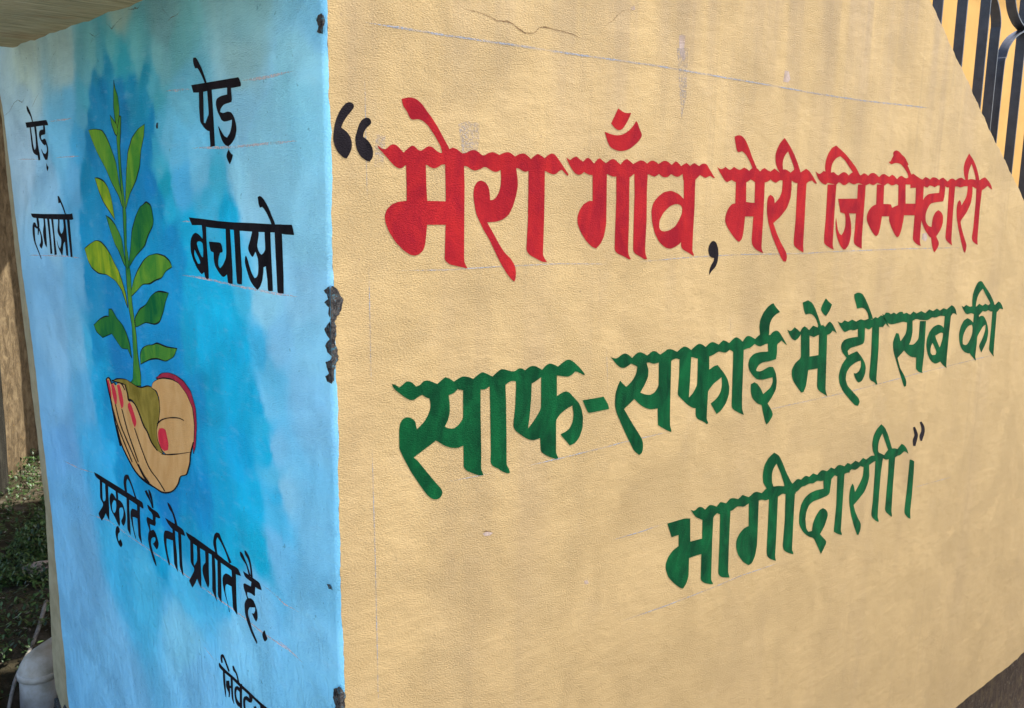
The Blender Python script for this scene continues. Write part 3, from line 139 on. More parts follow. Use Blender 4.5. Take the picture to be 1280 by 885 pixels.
  "+12822,8978 182,-53 80,38 35,13 32,6 28,0 39,-4 30,-6 37,-10 44,-16 105,-42 135,62 156,-67 213,54 161,-73 176,78 164,-69 137,38 56,11 45,2 38,-3 51,-12 39,-5 48,-1 58,7 141,22 127,-48 130,-54 116,71 49,24 42,11 39,2 81,-5 74,-5 64,-7 32,-4 38,-8 41,-11 93,-29 192,99 83,-30 39,-17 38,-21 36,-24 54,-39 35,-29 36,-34 34,-41 71,-95 -88,47 -37,18 -32,14 -32,10 -68,18 -109,-38 -48,-14 -43,-7 -38,-1 -53,3 -33,0 -30,-2 -22,-5 -24,-9 -28,-4 -46,-1 -77,2 -209,12 -101,5 -42,5 -37,9 -37,14 -80,40 -68,-70 -209,50 -83,16 -63,3 -61,-6 -94,-19 -60,-10 -58,-6 -62,-4 -98,-2 -57,1 -49,6 -43,12 -86,34 -134,-37 -57,-10 -48,0 -53,10 -117,33 -107,-33 -43,-12 -35,-5 -28,-1 -35,3 -30,2 -60,1 -170,-3 -64,1 -43,5 -37,11 -69,31 -167,-54",
  "+7081,8968 453,-12 53,-3 41,-6 43,-9 98,-26 38,-469 369,-28 -24,462 353,-37 6,-535 34,-788 6,-39 10,-28 18,-29 50,-65 -65,15 -33,9 -36,13 -41,15 -65,26 -40,18 -39,21 -29,20 -38,30 -21,22 -15,27 -7,37 -22,489 -164,10 -217,4 12,-317 0,-37 -5,-27 -9,-29 -18,-47 -14,-27 -16,-22 -24,-24 -63,-53 -58,22 -27,14 -30,18 -40,28 -71,53 -41,32 -33,28 -42,38 -80,77 -37,38 -22,30 -23,39 -33,71 -17,39 -8,28 -4,23 -2,32 1,21 5,25 12,27 23,44 16,26 18,20 28,24 56,42 32,20 29,13 39,12 102,25 -17,227 -207,1",
  "+8716,8835 38,-589 16,-633 5,-52 6,-23 11,-21 15,-18 26,-26 22,-16 29,-17 31,-14 49,-18 34,-12 38,-12 42,-12 96,-25 -39,82 -15,36 -8,32 -5,40 -26,526 -17,759",
  "+9684,8880 49,-566 -96,-4 -40,-5 -34,-9 -38,-17 -62,-34 -33,-21 -23,-20 -23,-27 -33,-48 -16,-29 -7,-28 -1,-32 6,-54 6,-34 10,-33 16,-37 31,-62 22,-38 24,-33 39,-43 78,-81 45,-42 39,-31 52,-33 129,-77 75,10 30,8 24,15 23,24 35,49 18,29 12,27 10,37 26,125 6,38 3,30 -1,41 -21,494 -24,480",
  "+10411,8838 19,-332 26,-860 7,-59 12,-62 11,-30 19,-29 23,-23 41,-32 33,-22 43,-24 57,-26 142,-61 -26,65 -9,31 -6,29 -2,41 -5,314 -49,1121",
  "+10493,9741 116,-57 47,-27 38,-28 35,-35 71,-84 46,-59 144,-206 46,-60 131,-154 49,-55 48,-49 23,-26 25,-31 31,-43 114,-170 -436,89 -40,150 -14,43 -15,33 -24,44 -117,192 -40,60 -158,212 -67,-50 -26,-23 -18,-25 -12,-27 -13,-46 -6,-30 -1,-31 4,-39 11,-70 10,-39 13,-32 21,-33 55,-76 -239,-5 -129,136 -35,42 -18,32 -14,40 -16,70 -6,39 0,31 5,38 20,97 11,36 14,25 26,31 51,51 32,28 29,18 45,21",
  "+11030,8852 52,-736 -9,-509 2,-41 7,-30 11,-25 19,-35 18,-23 28,-25 32,-22 53,-29 40,-21 48,-22 56,-24 134,-54 3,20 -2,11 -8,14 -11,16 -22,26 -12,20 -9,27 -4,40 -14,327 -22,559 -10,460",
  "+12544,8796 46,-255 -231,20 -75,5 -55,0 -60,-3 -95,-7 -56,-7 -45,-10 -44,-14 -66,-26 -38,-18 -30,-20 -29,-25 -41,-45 -22,-29 -15,-27 -12,-38 -16,-68 -8,-40 -3,-31 1,-42 6,-108 5,-41 9,-30 11,-25 19,-34 18,-25 24,-32 30,-35 52,-56 36,-36 42,-35 44,-33 73,-49 50,-29 52,-27 49,-21 72,-26 46,-21 44,-30 45,-45 129,-159 189,-251 93,84 71,83 24,32 8,20 0,17 -7,20 -13,18 -26,25 -33,28 -82,61 -62,49 -76,63 122,112 31,32 21,26 22,36 55,104 16,37 5,27 -1,23 -7,32 -8,21 -14,24 -17,20 -29,27 -22,18 -27,18 -33,18 -79,36 -82,-8 -36,-7 -31,-12 -34,-23 -58,-44 -31,-27 -24,-25 -23,-32 -37,-56 -19,-34 -10,-30 -5,-41 -8,-110 -152,16 -59,60 -23,28 -17,30 -15,43 -27,95 -10,45 -4,34 0,37 4,61 6,35 10,30 18,34 36,55 25,30 29,20 31,14 50,16 38,9 48,5 69,2 187,-2 100,2 150,8 57,6 35,7 22,8 19,14 12,14 9,22 6,38 28,317",
  "+13144,8853 69,-825 -21,-552 0,-34 2,-20 5,-37 83,-46 41,-21 46,-21 57,-24 141,-57 9,18 0,11 -7,14 -11,17 -21,26 -12,22 -9,28 -4,42 -9,375 -30,1043",
  "+14313,8842 21,-88 8,-39 3,-36 1,-43 -2,-77 -6,-42 -11,-32 -22,-35 -63,-83 -45,-48 -166,-148 -43,101 -20,39 -19,28 -22,25 -52,46 -49,-51 -18,-24 -12,-27 -9,-40 -10,-74 -3,-43 1,-35 7,-45 20,-110 20,-66 80,-194 33,-69 142,-251 44,-71 173,-253 80,-23 48,66 17,30 9,32 2,34 -2,56 -9,37 -21,38 -27,34 -70,69 -64,70 -82,99 -34,43 -27,39 -29,51 -68,123 229,102 178,94 46,28 29,25 30,35 52,73 24,39 15,31 13,37 19,63 7,39 1,35 -7,47 -67,310",
  "+14886,8880 30,-410 22,-718 -17,-241 0,-43 5,-31 8,-25 15,-32 17,-24 28,-28 34,-26 56,-38 39,-25 44,-26 47,-23 107,-50 8,24 -1,13 -8,17 -13,20 -24,31 -14,25 -10,31 -5,45 -22,551 -9,515 52,400",
  "+15560,8803 40,-461 6,-730 -3,-143 2,-45 10,-29 13,-23 24,-28 25,-23 41,-30 70,-44 193,-117 18,15 4,12 -4,19 -8,24 -18,40 -10,30 -8,35 -5,47 -35,616 -15,775",
  "+15029,9659 120,-67 50,-31 42,-33 47,-45 75,-81 42,-47 31,-38 35,-50 92,-137 164,-233 -182,-10 -103,120 -182,234 -129,172 -63,-57 -25,-27 -20,-28 -14,-27 -18,-42 -10,-29 -5,-34 -1,-40 4,-66 8,-39 15,-30 26,-29 71,-62 -233,-19 -90,102 -35,44 -22,38 -18,42 -23,69 -10,41 -3,36 4,43 15,74 12,41 16,31 25,31 48,50 33,29 35,24 49,24",
  "+16692,8488 84,-21 36,-11 34,-13 35,-16 80,-40 28,-307 17,-544 -10,-443 8,-71 46,-184 -102,43 -47,23 -46,28 -43,30 -64,48 -36,32 -28,33 -13,26 -7,36 -3,26 -2,46 28,499 7,428",
]),
 ('quotation_mark','black','y','pair of small black closing quotation marks',0,[
  "+16709,9323 13,-24 18,-34 20,-38 18,-34 18,-30 18,-27 12,-22 3,-19 -10,-20 -22,-23 -24,-30 -13,-37 6,-44 17,-47 19,-41 14,-29 127,-26 10,25 15,35 15,37 13,31 10,26 12,30 10,35 2,38 -12,39 -21,35 -24,31 -26,30 -32,35 -38,39 -36,35 -24,24",
  "+17049,9400 24,-27 34,-38 33,-40 22,-34 12,-29 10,-29 4,-29 -2,-26 -12,-24 -23,-25 -24,-30 -11,-36 12,-41 26,-42 28,-36 18,-24 93,-15 10,20 15,28 16,29 13,25 12,23 14,29 12,34 6,38 -3,38 -9,38 -17,39 -27,41 -45,45 -55,45 -51,38 -35,25",
]),
 ('painted_word','black','x','black word पेड़ at the upper right of the plant',0,[
  "+3800,16895 -89,-6 -32,-20 -14,-10 -14,-12 -16,-15 -36,-36 -72,-70 -31,-36 -93,-135 -16,-25 -8,-15 -4,-14 -3,-28 38,13 17,9 16,13 19,21 45,53 33,37 63,62 23,19 16,12 31,20 79,2 30,37 12,16 8,15 5,12 5,18 2,12 0,12 -3,12",
  "+3922,16501 -1594,1 -22,-15 -11,-10 -10,-13 -10,-15 -15,-25 -7,-15 -3,-12 1,-9 11,-14 216,-5 55,-1 40,2 33,2 43,6 33,3 41,2 57,1 396,2 86,-1 110,-6 88,-3 138,-1 57,1 48,1 50,2 110,7",
  "+3655,16419 21,-274 -8,-166 -7,-27 -14,-20 -27,-22 -54,-36 -32,-20 -26,-14 -24,-11 -33,-12 -21,-8 -21,-6 -20,-4 -39,-7 -7,-230 -160,11 4,322 20,504 161,11 -21,-335 1,-25 7,-16 10,-11 19,-14 13,-11 23,-20 59,-63 54,12 -13,210 -20,272",
  "+2691,16410 12,-121 115,-4 49,-3 42,-4 35,-5 46,-8 28,-7 25,-10 15,-10 15,-16 8,-12 4,-17 0,-16 -4,-25 -4,-18 -7,-19 -8,-16 -14,-24 -12,-16 -15,-19 -18,-18 -39,-39 -17,-18 -7,-8 -5,-9 -8,-6 -15,-7 -18,-6 -32,-9 -26,-5 -36,-1 -54,2 -165,13 11,-51 6,-22 9,-19 11,-21 22,-34 16,-20 19,-18 26,-19 67,-41 61,18 26,10 23,13 26,20 60,52 57,56 22,-8 -34,-82 -19,-36 -32,-51 -16,-21 -18,-18 -19,-16 -31,-20 -22,-12 -24,-11 -27,-7 -62,-12 -77,25 -32,13 -28,13 -25,16 -36,25 -22,18 -17,18 -16,22 -22,39 -10,22 -5,20 0,19 4,29 4,19 6,20 10,21 18,36 13,21 16,18 16,16 26,21 20,13 25,11 25,6 37,6 28,3 32,0 31,-3 46,-6 30,-2 31,0 29,4 62,14 -16,31 -11,14 -17,12 -20,11 -34,15 -27,9 -36,8 -54,6 -166,15 -15,20 -4,12 -2,14 1,23 18,156",
  "+2728,15514 -43,-36 -18,-14 -16,-9 -16,-7 -36,-12 22,-40 12,-18 14,-16 19,-19 48,-42 51,48 18,20 9,12 11,17 5,12 1,14 -2,11 -9,17 -7,11 -11,12 -15,13",
]),
 ('painted_word','black','x','small black word पेड़ at the left edge',0,[
  "+12651,16650 -52,-19 -25,-11 -24,-14 -28,-20 -66,-52 -81,-79 -39,-49 -72,-125 74,3 58,82 30,33 33,27 36,22 57,29 35,21 31,22 21,20 22,28 11,18 4,17 -4,16",
  "+12851,16293 -1544,-7 -51,-47 -19,-18 -11,-14 -6,-12 -5,-22 418,7 182,0 590,-6 158,-1 224,4",
  "+12556,16180 -24,-254 -15,-140 -8,-39 -12,-29 -15,-25 -26,-34 -23,-21 -32,-19 -34,-13 -54,-15 -36,-8 -38,-7 -36,-5 -77,-8 -27,-102 -148,4 21,128 61,187 11,54 26,344 148,0 -34,-170 -3,-55 8,-143 14,-52 10,-20 16,-16 24,-13 63,-25 45,47 16,23 12,25 9,37 18,118 46,242",
  "+11563,16181 22,-83 120,-2 48,-3 37,-5 27,-7 32,-12 19,-9 17,-13 10,-12 11,-20 5,-14 0,-17 -4,-16 -11,-23 -14,-18 -26,-23 -30,-23 -53,-34 -37,-21 -39,-19 -41,-15 -90,-28 -93,19 -39,-58 -11,-23 -2,-20 6,-15 16,-19 14,-13 18,-12 24,-12 61,-25 93,15 39,10 31,14 30,23 61,59 7,-26 -3,-15 -13,-20 -18,-22 -50,-52 -51,-44 -94,-67 -142,4 -67,88 -24,36 -13,30 -7,27 -5,40 1,26 6,25 14,24 40,52 42,45 19,17 18,12 22,9 50,14 167,-27 48,27 14,12 4,13 -8,14 -31,34 -270,13 -18,28 -6,16 -4,28 6,108",
  "+11531,15397 -31,-32 -14,-13 -16,-10 -16,-9 -25,-10 -12,-8 -3,-10 4,-10 15,-17 12,-11 13,-11 17,-12 39,-26 31,45 10,22 2,22 -5,27",
]),
 ('painted_word','black','x','small black word लगाओ left of the plant',0,[
  "+10943,14710 -95,1 -100,-70 -124,-108 -47,-48 -106,-137 67,-7 133,136 110,96 138,-14",
  "+12993,14283 -989,19 -1661,50 -107,4 -60,4 -44,4 -70,12 -52,-120 99,-13 54,-5 67,-3 109,-3 975,-21 1275,-18 126,0 74,1 47,4 47,6 29,7 25,12 20,16",
  "+12818,14094 22,-12 35,-18 38,-26 28,-33 17,-43 12,-51 5,-54 -2,-50 -9,-46 -16,-45 -23,-44 -33,-45 -45,-46 -55,-45 -58,-46 -55,-43 -55,-47 -57,-48 -51,-42 -35,-30 -44,8 29,30 42,44 49,49 47,48 50,45 54,46 49,45 35,45 17,45 4,44 -2,44 -4,45 -5,50 -7,52 -11,49 -14,39 -17,27 -21,19 -22,17 -17,12",
  "+12816,14070 -7,-18 -10,-28 -20,-29 -44,-23 -77,-12 -92,-2 -100,13 -55,29 -7,44 10,60 16,60 10,40 152,-14 -24,-39 -37,-57 -28,-57 -2,-38 17,-5 19,3 38,7 25,6 23,11 31,22 28,24 19,17",
  "+12593,14192 -7,-36 -10,-52 -9,-58 -4,-52 3,-49 8,-51 9,-46 6,-32 -54,1 -22,33 -34,47 -32,53 -22,52 -5,54 5,58 9,53 5,36",
  "+12506,13971 -26,-27 -38,-38 -37,-43 -23,-41 -6,-40 4,-42 11,-39 14,-32 23,-22 31,-17 33,-19 18,-25 -15,-24 -36,-18 -38,-13 -26,-9 -38,5 -14,14 -20,19 -22,20 -18,15 -12,10 -15,17 -17,24 -8,30 4,36 11,39 17,42 21,40 31,41 39,44 38,39 25,26",
  "+12080,14223 -10,-97 2,-40 10,-32 20,-32 38,-50 20,-33 12,-32 5,-29 -1,-59 -12,-56 -35,-84 -18,-32 -21,-23 -27,-19 -68,-37 -29,49 -10,23 -7,36 3,125 -9,176 10,239",
  "+11804,14232 -46,-378 -11,-239 9,-175 -147,14 7,255 29,518",
  "+11517,14242 -65,-374 12,-259 -9,-173 -163,21 25,182 43,319 0,278",
  "+11029,14247 9,-78 7,-34 11,-30 18,-34 34,-54 13,-32 -1,-27 -11,-21 -27,-29 -21,-18 -26,-17 -26,-13 -39,-14 -22,-12 -18,-15 -8,-14 -5,-23 0,-18 5,-21 9,-20 25,-43 21,-27 17,-17 39,-35 66,29 27,16 22,20 22,30 45,77 6,-27 -1,-15 -10,-27 -33,-57 -20,-27 -26,-27 -42,-34 -140,-102 -34,15 -16,12 -14,19 -18,35 -54,117 -21,37 -21,22 -28,19 -69,36 -31,-292 -131,-3 -12,189 16,353 24,248 150,-6 -16,-133 1,-38 10,-28 15,-24 29,-34 21,-21 25,-19 29,-16 68,-28 45,30 17,15 12,18 9,18 8,30 3,22 -1,26 -10,38 -45,137",
  "+10438,14277 -29,-360 -29,-299 -13,-155 -132,13 2,202 17,349 7,246",
]),
 ('painted_word','black','x','black word बचाओ right of the plant',0,[
  "+4268,14484 -522,-7 -578,-13 -506,0 -597,12 -740,8 -391,11 -15,-17 -6,-10 -9,-18 -30,-81 11,-6 11,-2 22,-1 43,-1 126,-1 51,0 39,2 38,3 60,5 39,3 40,1 52,-1 478,-14 586,-8 411,6 607,-2 90,3 106,6 42,3 31,3 17,2 14,4 18,2 33,1 60,-2 259,-10",
  "+1879,14846 -67,16 -44,-11 -20,-7 -20,-10 -19,-12 -38,-27 -36,-29 -40,-35 -18,-17 -16,-17 -19,-23 -58,-77 -54,-60 -18,-21 -8,-13 -5,-13 -3,-26 99,1 19,33 10,15 17,21 72,78 33,30 39,29 17,12 16,10 14,7 27,10 67,-12 20,27 9,13 6,16 5,23",
  "+3791,14391 -16,-125 0,-37 7,-61 80,38 35,15 30,10 32,8 70,13 59,-13 26,-9 24,-11 20,-14 30,-23 18,-17 16,-21 12,-19 14,-29 7,-20 4,-23 1,-29 -3,-58 -4,-29 -7,-22 -15,-26 -40,-60 -32,-36 -73,-69 -28,-25 -25,-17 -28,-17 -45,-26 -25,-13 -21,-9 -16,-5 -28,-4 -85,37 -16,-50 -8,-19 -12,-14 -15,-9 -41,-16 -71,22 -3,132 15,272 7,241 -9,174",
  "-3948,14117 -14,3 -16,1 -15,0 -22,0 -15,-1 -17,-3 -15,-4 -21,-6 -12,-8 -10,-14 -5,-18 -5,-44 0,-40 17,-109 38,10 18,7 17,12 18,15 38,38 30,36 35,53 11,20 4,14 -2,10 -8,9 -8,6 -11,6 -12,3",
  "-4109,13984 -65,-56 -67,-58 -30,-30 -22,-29 -7,-12 -3,-11 3,-9 16,-14 71,-1 59,49 28,28 22,29 8,16 3,19 -2,23",
  "+3558,14136 -310,5 -57,0 -31,-4 -19,-5 -16,-9 -10,-10 -9,-14 -9,-18 -11,-34 -4,-18 0,-13 5,-8 11,-6 9,-4 12,-4 16,-3 40,-5 40,-51 18,-29 15,-30 5,-16 3,-18 1,-16 -2,-24 -4,-14 -8,-13 -11,-9 -32,-15 -56,27 -24,14 -23,16 -26,23 -44,42 -23,24 -15,22 -10,21 -14,44 -7,39 -8,382 -148,6 -12,-305 -15,-371 14,-193 54,-2 23,0 20,1 20,3 45,8 20,121 54,-27 24,-10 21,-7 17,-3 24,-2 19,2 23,6 23,10 50,25 47,28 62,44 24,20 17,19 11,20 13,32 7,20 4,22 0,28 -4,76 99,14 22,44 11,31",
  "+2677,14415 -13,-394 -4,-277 -12,-138 -4,-24 -7,-12 -9,-7 -16,-4 -14,-2 -20,-1 -27,2 -69,5 -20,177 -1,38 18,254 4,391",
  "+2078,14412 10,-43 5,-20 9,-19 13,-23 35,-58 70,-102 13,-26 2,-18 -3,-14 -12,-19 -10,-13 -14,-14 -14,-13 -24,-17 -14,-9 -14,-7 -12,-3 -23,-1 -85,81 -45,-65 -14,-24 -7,-20 -3,-25 -3,-79 5,-37 10,-42 7,-18 9,-17 10,-12 16,-16 12,-9 13,-7 16,-6 36,-8 50,40 20,18 17,18 17,22 36,54 20,35 26,54 11,21 10,14 10,12 25,20 21,-12 8,-9 6,-12 4,-16 5,-26 1,-18 -3,-20 -11,-25 -36,-71 -66,-105 -17,-23 -17,-18 -22,-19 -40,-29 -26,-17 -25,-13 -29,-13 -68,-26 -49,26 -21,13 -18,15 -19,22 -31,38 -17,23 -12,21 -10,27 -27,81 -5,23 -3,16 -2,33 -71,22 -32,-191 -7,-150 -33,-2 -17,-1 -18,1 -24,3 -56,8 4,188 10,348 1,345 175,-7 -7,-261 3,-32 3,-14 8,-13 11,-11 19,-16 13,-10 14,-9 16,-8 35,-12 28,9 13,5 12,9 11,10 17,17 10,12 10,13 6,12 8,16 2,13 -1,16 -7,20 -21,50 -22,56 -7,23 -1,20 6,23 19,54",
  "+1421,14482 -7,-385 -11,-346 -3,-164 -2,-23 -4,-11 -6,-7 -11,-5 -13,-3 -23,-1 -34,1 -89,4 -12,225 3,342 2,381",
]),
 ('painted_word','black','x','black word प्रकृति under the painted hand',0,[
  "+9856,8912 -107,8 -53,4 -83,4 -1461,34 -908,10 -86,1 -33,-5 -21,-13 -14,-24 -20,-69 94,-30 29,10 21,3 31,0 39,-2 65,-5 47,-2 51,-1 46,0 92,2 104,0 321,-5 590,-16 437,-4 326,0 124,3 167,8 64,5 41,5 23,6 18,10 11,8 12,10 10,13",
  "+9528,8842 51,-386 -3,-39 -18,-24 -26,-16 -49,-18 -26,-14 -18,-15 -5,-15 4,-22 13,-20 29,-30 58,-46 117,-89 58,-46 29,-26 12,-16 3,-13 -5,-11 -17,-15 -36,-22 -107,-60 -119,85 -48,35 -36,31 -31,31 -59,67 -121,-71 -83,-38 -35,267 -36,574 179,-1 17,-244 14,-122 9,-39 17,-24 26,-20 72,-39 45,8 15,9 7,19 -2,36 -26,192 -24,204",
  "+8594,8849 -15,-198 94,40 39,15 31,8 30,3 62,1 60,-39 25,-19 21,-20 15,-21 20,-32 11,-24 7,-27 2,-25 -3,-51 -13,-50 -32,-68 -19,-28 -26,-21 -31,-16 -71,-28 -62,-32 -102,-72 -49,-28 -82,-35 -36,56 -13,26 -7,27 -1,37 6,136 -4,66 -5,26 -10,20 -14,15 -25,17 -20,10 -24,11 -30,9 -72,20 -37,-29 -12,-15 -3,-19 2,-20 10,-32 9,-23 13,-24 14,-21 23,-30 16,-19 19,-20 18,-16 26,-20 12,-15 7,-16 -2,-14 -9,-21 -9,-12 -14,-11 -19,-8 -49,-11 -59,42 -24,21 -21,23 -18,23 -24,37 -13,26 -10,28 -5,26 -2,37 1,25 6,25 11,26 33,55 41,53 21,21 25,14 26,10 42,11 29,5 33,3 34,0 78,-4 -12,118 4,34 16,17 30,7",
  "-8728,8590 -117,9 -4,-70 1,-31 8,-30 10,-27 21,-39 16,-25 18,-22 21,-18 50,-33 44,1 19,3 14,6 12,9 16,16 8,14 5,20 1,22 -2,34 -7,25 -18,29 -31,32",
  "+8655,8050 -90,21 -39,-25 -14,-12 -9,-13 -3,-16 -2,-39 68,-40 27,-19 18,-22 13,-22 12,-34 4,-21 -1,-21 -10,-17 -32,-33 -100,78 -49,-18 -19,-10 -13,-12 -10,-12 -9,-21 -1,-15 9,-19 20,-21 61,-50 77,8 33,8 28,12 29,19 44,37 25,24 18,24 13,22 14,34 4,24 -1,29 -8,27 -18,39 -14,25 -15,23 -18,20",
  "+7976,8872 20,-277 42,-378 0,-36 -7,-20 -16,-16 -46,-25 -73,-52 -14,36 -5,19 -5,31 -18,480 -31,257",
  "+7918,8973 4,24 7,34 6,38 1,33 -3,28 -4,26 -9,25 -15,25 -25,29 -33,32 -26,21 24,-13 77,-15 -17,5 -41,-3 -42,-10 -40,-15 -39,-21 -39,-28 -40,-35 -46,-50 -49,-62 -45,-59 -30,-40 -80,30 33,39 49,57 53,61 45,51 37,37 33,31 29,26 27,22 20,22 18,21 39,15 132,-25 81,-49 31,-37 18,-36 13,-33 9,-29 3,-28 -1,-28 -4,-28 -9,-33 -15,-36 -14,-33 -9,-22",
  "+7417,8865 11,-146 88,-5 39,-4 35,-4 37,-6 84,-17 58,-53 22,-25 14,-23 7,-21 5,-30 1,-23 -2,-25 -10,-34 -38,-103 -89,-178 -23,-37 -43,-52 -20,18 -3,11 4,16 11,22 36,55 21,45 29,96 7,50 2,118 -59,17 -30,7 -32,5 -40,4 -97,8 -4,-214 9,-104 -3,-37 -13,-25 -20,-19 -53,-35 -28,-16 -16,-7 -30,-10 21,189 -15,413 -33,201",
]),
 ('painted_word','black','x','black word है below the hand',0,[
  "+6955,9239 -16,-14 -22,-20 -27,-22 -29,-21 -34,-16 -37,-16 -37,-16 -32,-18 -27,-24 -23,-28 -19,-26 -14,-18 -55,22 15,17 22,25 24,28 23,26 20,24 20,24 21,23 22,21 27,21 31,20 29,17 20,12",
  "+6765,9313 -4,-15 -4,-22 -6,-25 -11,-24 -19,-24 -24,-24 -25,-26 -18,-28 -12,-35 -7,-41 -5,-37 -4,-27 -76,25 5,25 6,37 8,41 9,37 10,33 11,31 14,29 17,25 24,20 29,17 28,12 19,9",
  "+6874,8985 -39,7 -24,2 -31,-2 -37,-4 -60,-9 -42,-4 -44,-2 -39,0 -54,2 -35,0 -37,0 -31,-2 -41,-4 -25,-6 -25,-10 -23,-15 -44,-41 38,-17 22,-7 27,-5 38,-4 96,-9 21,-42 7,-18 3,-17 -1,-14 -5,-21 0,-14 4,-15 9,-17 28,-38 53,-9 28,-5 45,-6 137,-16 -7,-75 -6,-21 -5,-10 -13,-15 -132,59 -57,-14 -25,-9 -21,-14 -19,-17 -38,-44 -29,-40 -26,-47 -7,-23 1,-25 9,-23 20,-34 14,-21 16,-18 18,-14 41,-25 63,19 39,15 71,33 -49,27 -21,13 -19,15 -16,14 -22,22 -12,15 -6,14 0,13 11,27 101,-20 66,-44 26,-21 17,-23 11,-22 9,-34 2,-24 -4,-25 -14,-31 -54,-84 -108,-143 -16,-30 -9,-22 -15,-51 39,-12 88,59 39,36 115,147 25,43 45,113 9,34 -1,28 -6,29 -14,43 -12,27 -15,25 -14,18 -23,23 -9,16 0,20 16,26 56,63 18,28 9,16 8,23 2,16 -2,16 -9,16 -29,36 -54,6 -29,2 -50,3 -154,4 -2,61 2,24 7,16 9,11 18,10 16,7 25,7 28,5 45,6 28,7 24,13 18,18",
]),
 ('painted_word','black','x','black word तो',0,[
  "+5858,9305 -56,0 -25,-3 -24,-6 -23,-10 -33,-18 -22,-14 -32,-23 -81,-78 -76,-101 -44,-82 126,-26 5,62 6,26 9,23 19,26 36,43 22,23 20,13 18,8 28,8 19,7 20,10 19,12 26,20 15,14 12,15 7,16",
  "+6021,8969 -276,0 -289,10 -82,1 -67,-2 -31,-1 -29,-3 -22,-4 -26,-7 -16,-8 -16,-13 -14,-18 -26,-49 111,-15 56,-6 49,-4 27,-2 50,-1 99,0 58,-2 36,-2 50,-4 35,0 38,4 39,9 61,19 37,13 32,15 35,19",
  "+5688,8890 6,-125 133,-10 55,-5 45,-8 43,-10 88,-25 44,-54 16,-25 9,-26 6,-31 5,-77 -5,-48 -41,-139 -80,-176 -20,-34 -39,-45 -33,32 -9,15 -1,19 9,28 51,106 15,44 28,113 5,33 0,27 -5,31 -17,70 -294,49 2,-260 2,-144 -4,-34 -12,-22 -27,-25 -90,-61 -21,-12 -1,346 30,277 -3,142 5,31 13,15 24,9",
  "+5441,8895 3,-360 10,-288 -3,-34 -8,-24 -20,-27 -42,-47 -22,-22 -15,-12 -16,-6 -32,-7 26,220 -4,286 -15,257 5,31 16,15 31,9",
]),
 ('painted_word','black','x','black word प्रगति',0,[
  "+5094,8963 -392,10 -643,-14 -136,-2 -209,-14 -187,-11 -145,-5 -55,-1 -45,1 -47,3 -75,7 -43,2 -31,-1 -21,-2 -22,-6 -15,-7 -17,-12 -19,-18 -45,-49 91,-17 46,-7 40,-6 23,-1 30,0 40,4 101,11 73,4 238,2 78,-2 75,-5 36,0 39,3 38,8 61,16 40,7 43,3 61,-3 204,-14 82,-5 127,-3 200,-4 60,-1 41,2 31,3 39,6 26,4 28,7 24,7 32,10 20,10 21,14 19,19",
  "+4915,8864 28,-379 -4,-32 -14,-20 -27,-17 -54,-23 -25,-14 -12,-15 -1,-13 9,-21 11,-18 20,-25 37,-40 132,-140 26,-28 9,-11 4,-8 -3,-7 -10,-11 -26,-18 -85,-56 -88,84 -35,36 -29,30 -25,31 -53,65 -50,-52 -36,-28 -75,-46 -23,201 -7,578 134,-4 -2,-155 12,-104 10,-36 18,-29 29,-34 80,-79 16,26 5,15 2,19 -2,31 -12,142 -7,148 4,30 15,14 27,7",
  "+4306,8875 -2,-188 3,-31 11,-21 15,-16 28,-20 17,-15 19,-17 14,-15 19,-23 10,-18 7,-22 4,-20 0,-32 -2,-22 -7,-22 -11,-21 -28,-41 -29,-35 -57,-56 -27,-22 -37,-23 -36,51 -13,23 -7,23 -4,33 -2,163 -34,388",
  "+4038,8886 19,-355 23,-285 -2,-33 -9,-21 -20,-20 -56,-42 -80,-71 22,86 4,45 -23,388 -1,230 6,29 15,17 27,12",
  "+3817,8875 29,-363 22,-283 -2,-31 -8,-18 -15,-13 -45,-23 -63,-40 -28,366 -18,331 5,29 15,16 28,12",
  "+3775,8910 8,12 11,17 12,21 9,24 6,30 5,34 3,34 1,30 2,23 2,20 -2,17 -10,21 -23,29 -32,34 -28,23 23,-13 55,-10 -20,0 -35,-8 -37,-13 -38,-17 -40,-22 -39,-25 -36,-25 -33,-26 -30,-28 -28,-28 -26,-29 -26,-30 -24,-33 -22,-29 -15,-20 -90,43 20,18 29,26 32,29 31,28 30,27 30,28 30,27 31,28 32,27 34,28 33,27 27,22 19,23 15,22 27,19 102,-14 77,-51 28,-39 19,-38 13,-33 10,-27 5,-25 1,-24 -4,-24 -10,-29 -17,-30 -17,-30 -11,-27 -4,-26 1,-25 2,-22 1,-16",
  "+3293,8885 -2,-172 67,5 29,1 27,-1 31,-3 68,-10 61,-38 24,-18 18,-17 13,-17 14,-24 8,-18 5,-21 1,-26 -2,-43 -3,-26 -6,-23 -10,-29 -45,-99 -90,-137 -15,-26 -9,-21 -7,-24 -11,-55 -29,11 76,166 44,91 11,28 3,24 0,27 -5,46 -5,25 -9,19 -14,15 -37,29 -177,16 -8,-198 -1,-129 -3,-29 -9,-17 -15,-13 -43,-22 -54,-21 -15,-5 -8,-2 -11,-1 8,206 -22,502 1,26 2,13 5,15 9,8 19,6 33,4",
]),
 ('painted_word','black','x','black word है with a full stop at the end of the line',0,[
  "+2956,9248 -2,-12 -2,-17 -5,-19 -10,-16 -15,-12 -18,-9 -22,-9 -23,-12 -27,-11 -30,-12 -30,-14 -26,-22 -24,-35 -22,-44 -18,-43 -14,-29 -68,32 18,26 28,39 29,41 27,35 23,25 22,20 20,18 17,16 15,15 12,14 12,12 14,11 19,10 23,9 21,7 15,6",
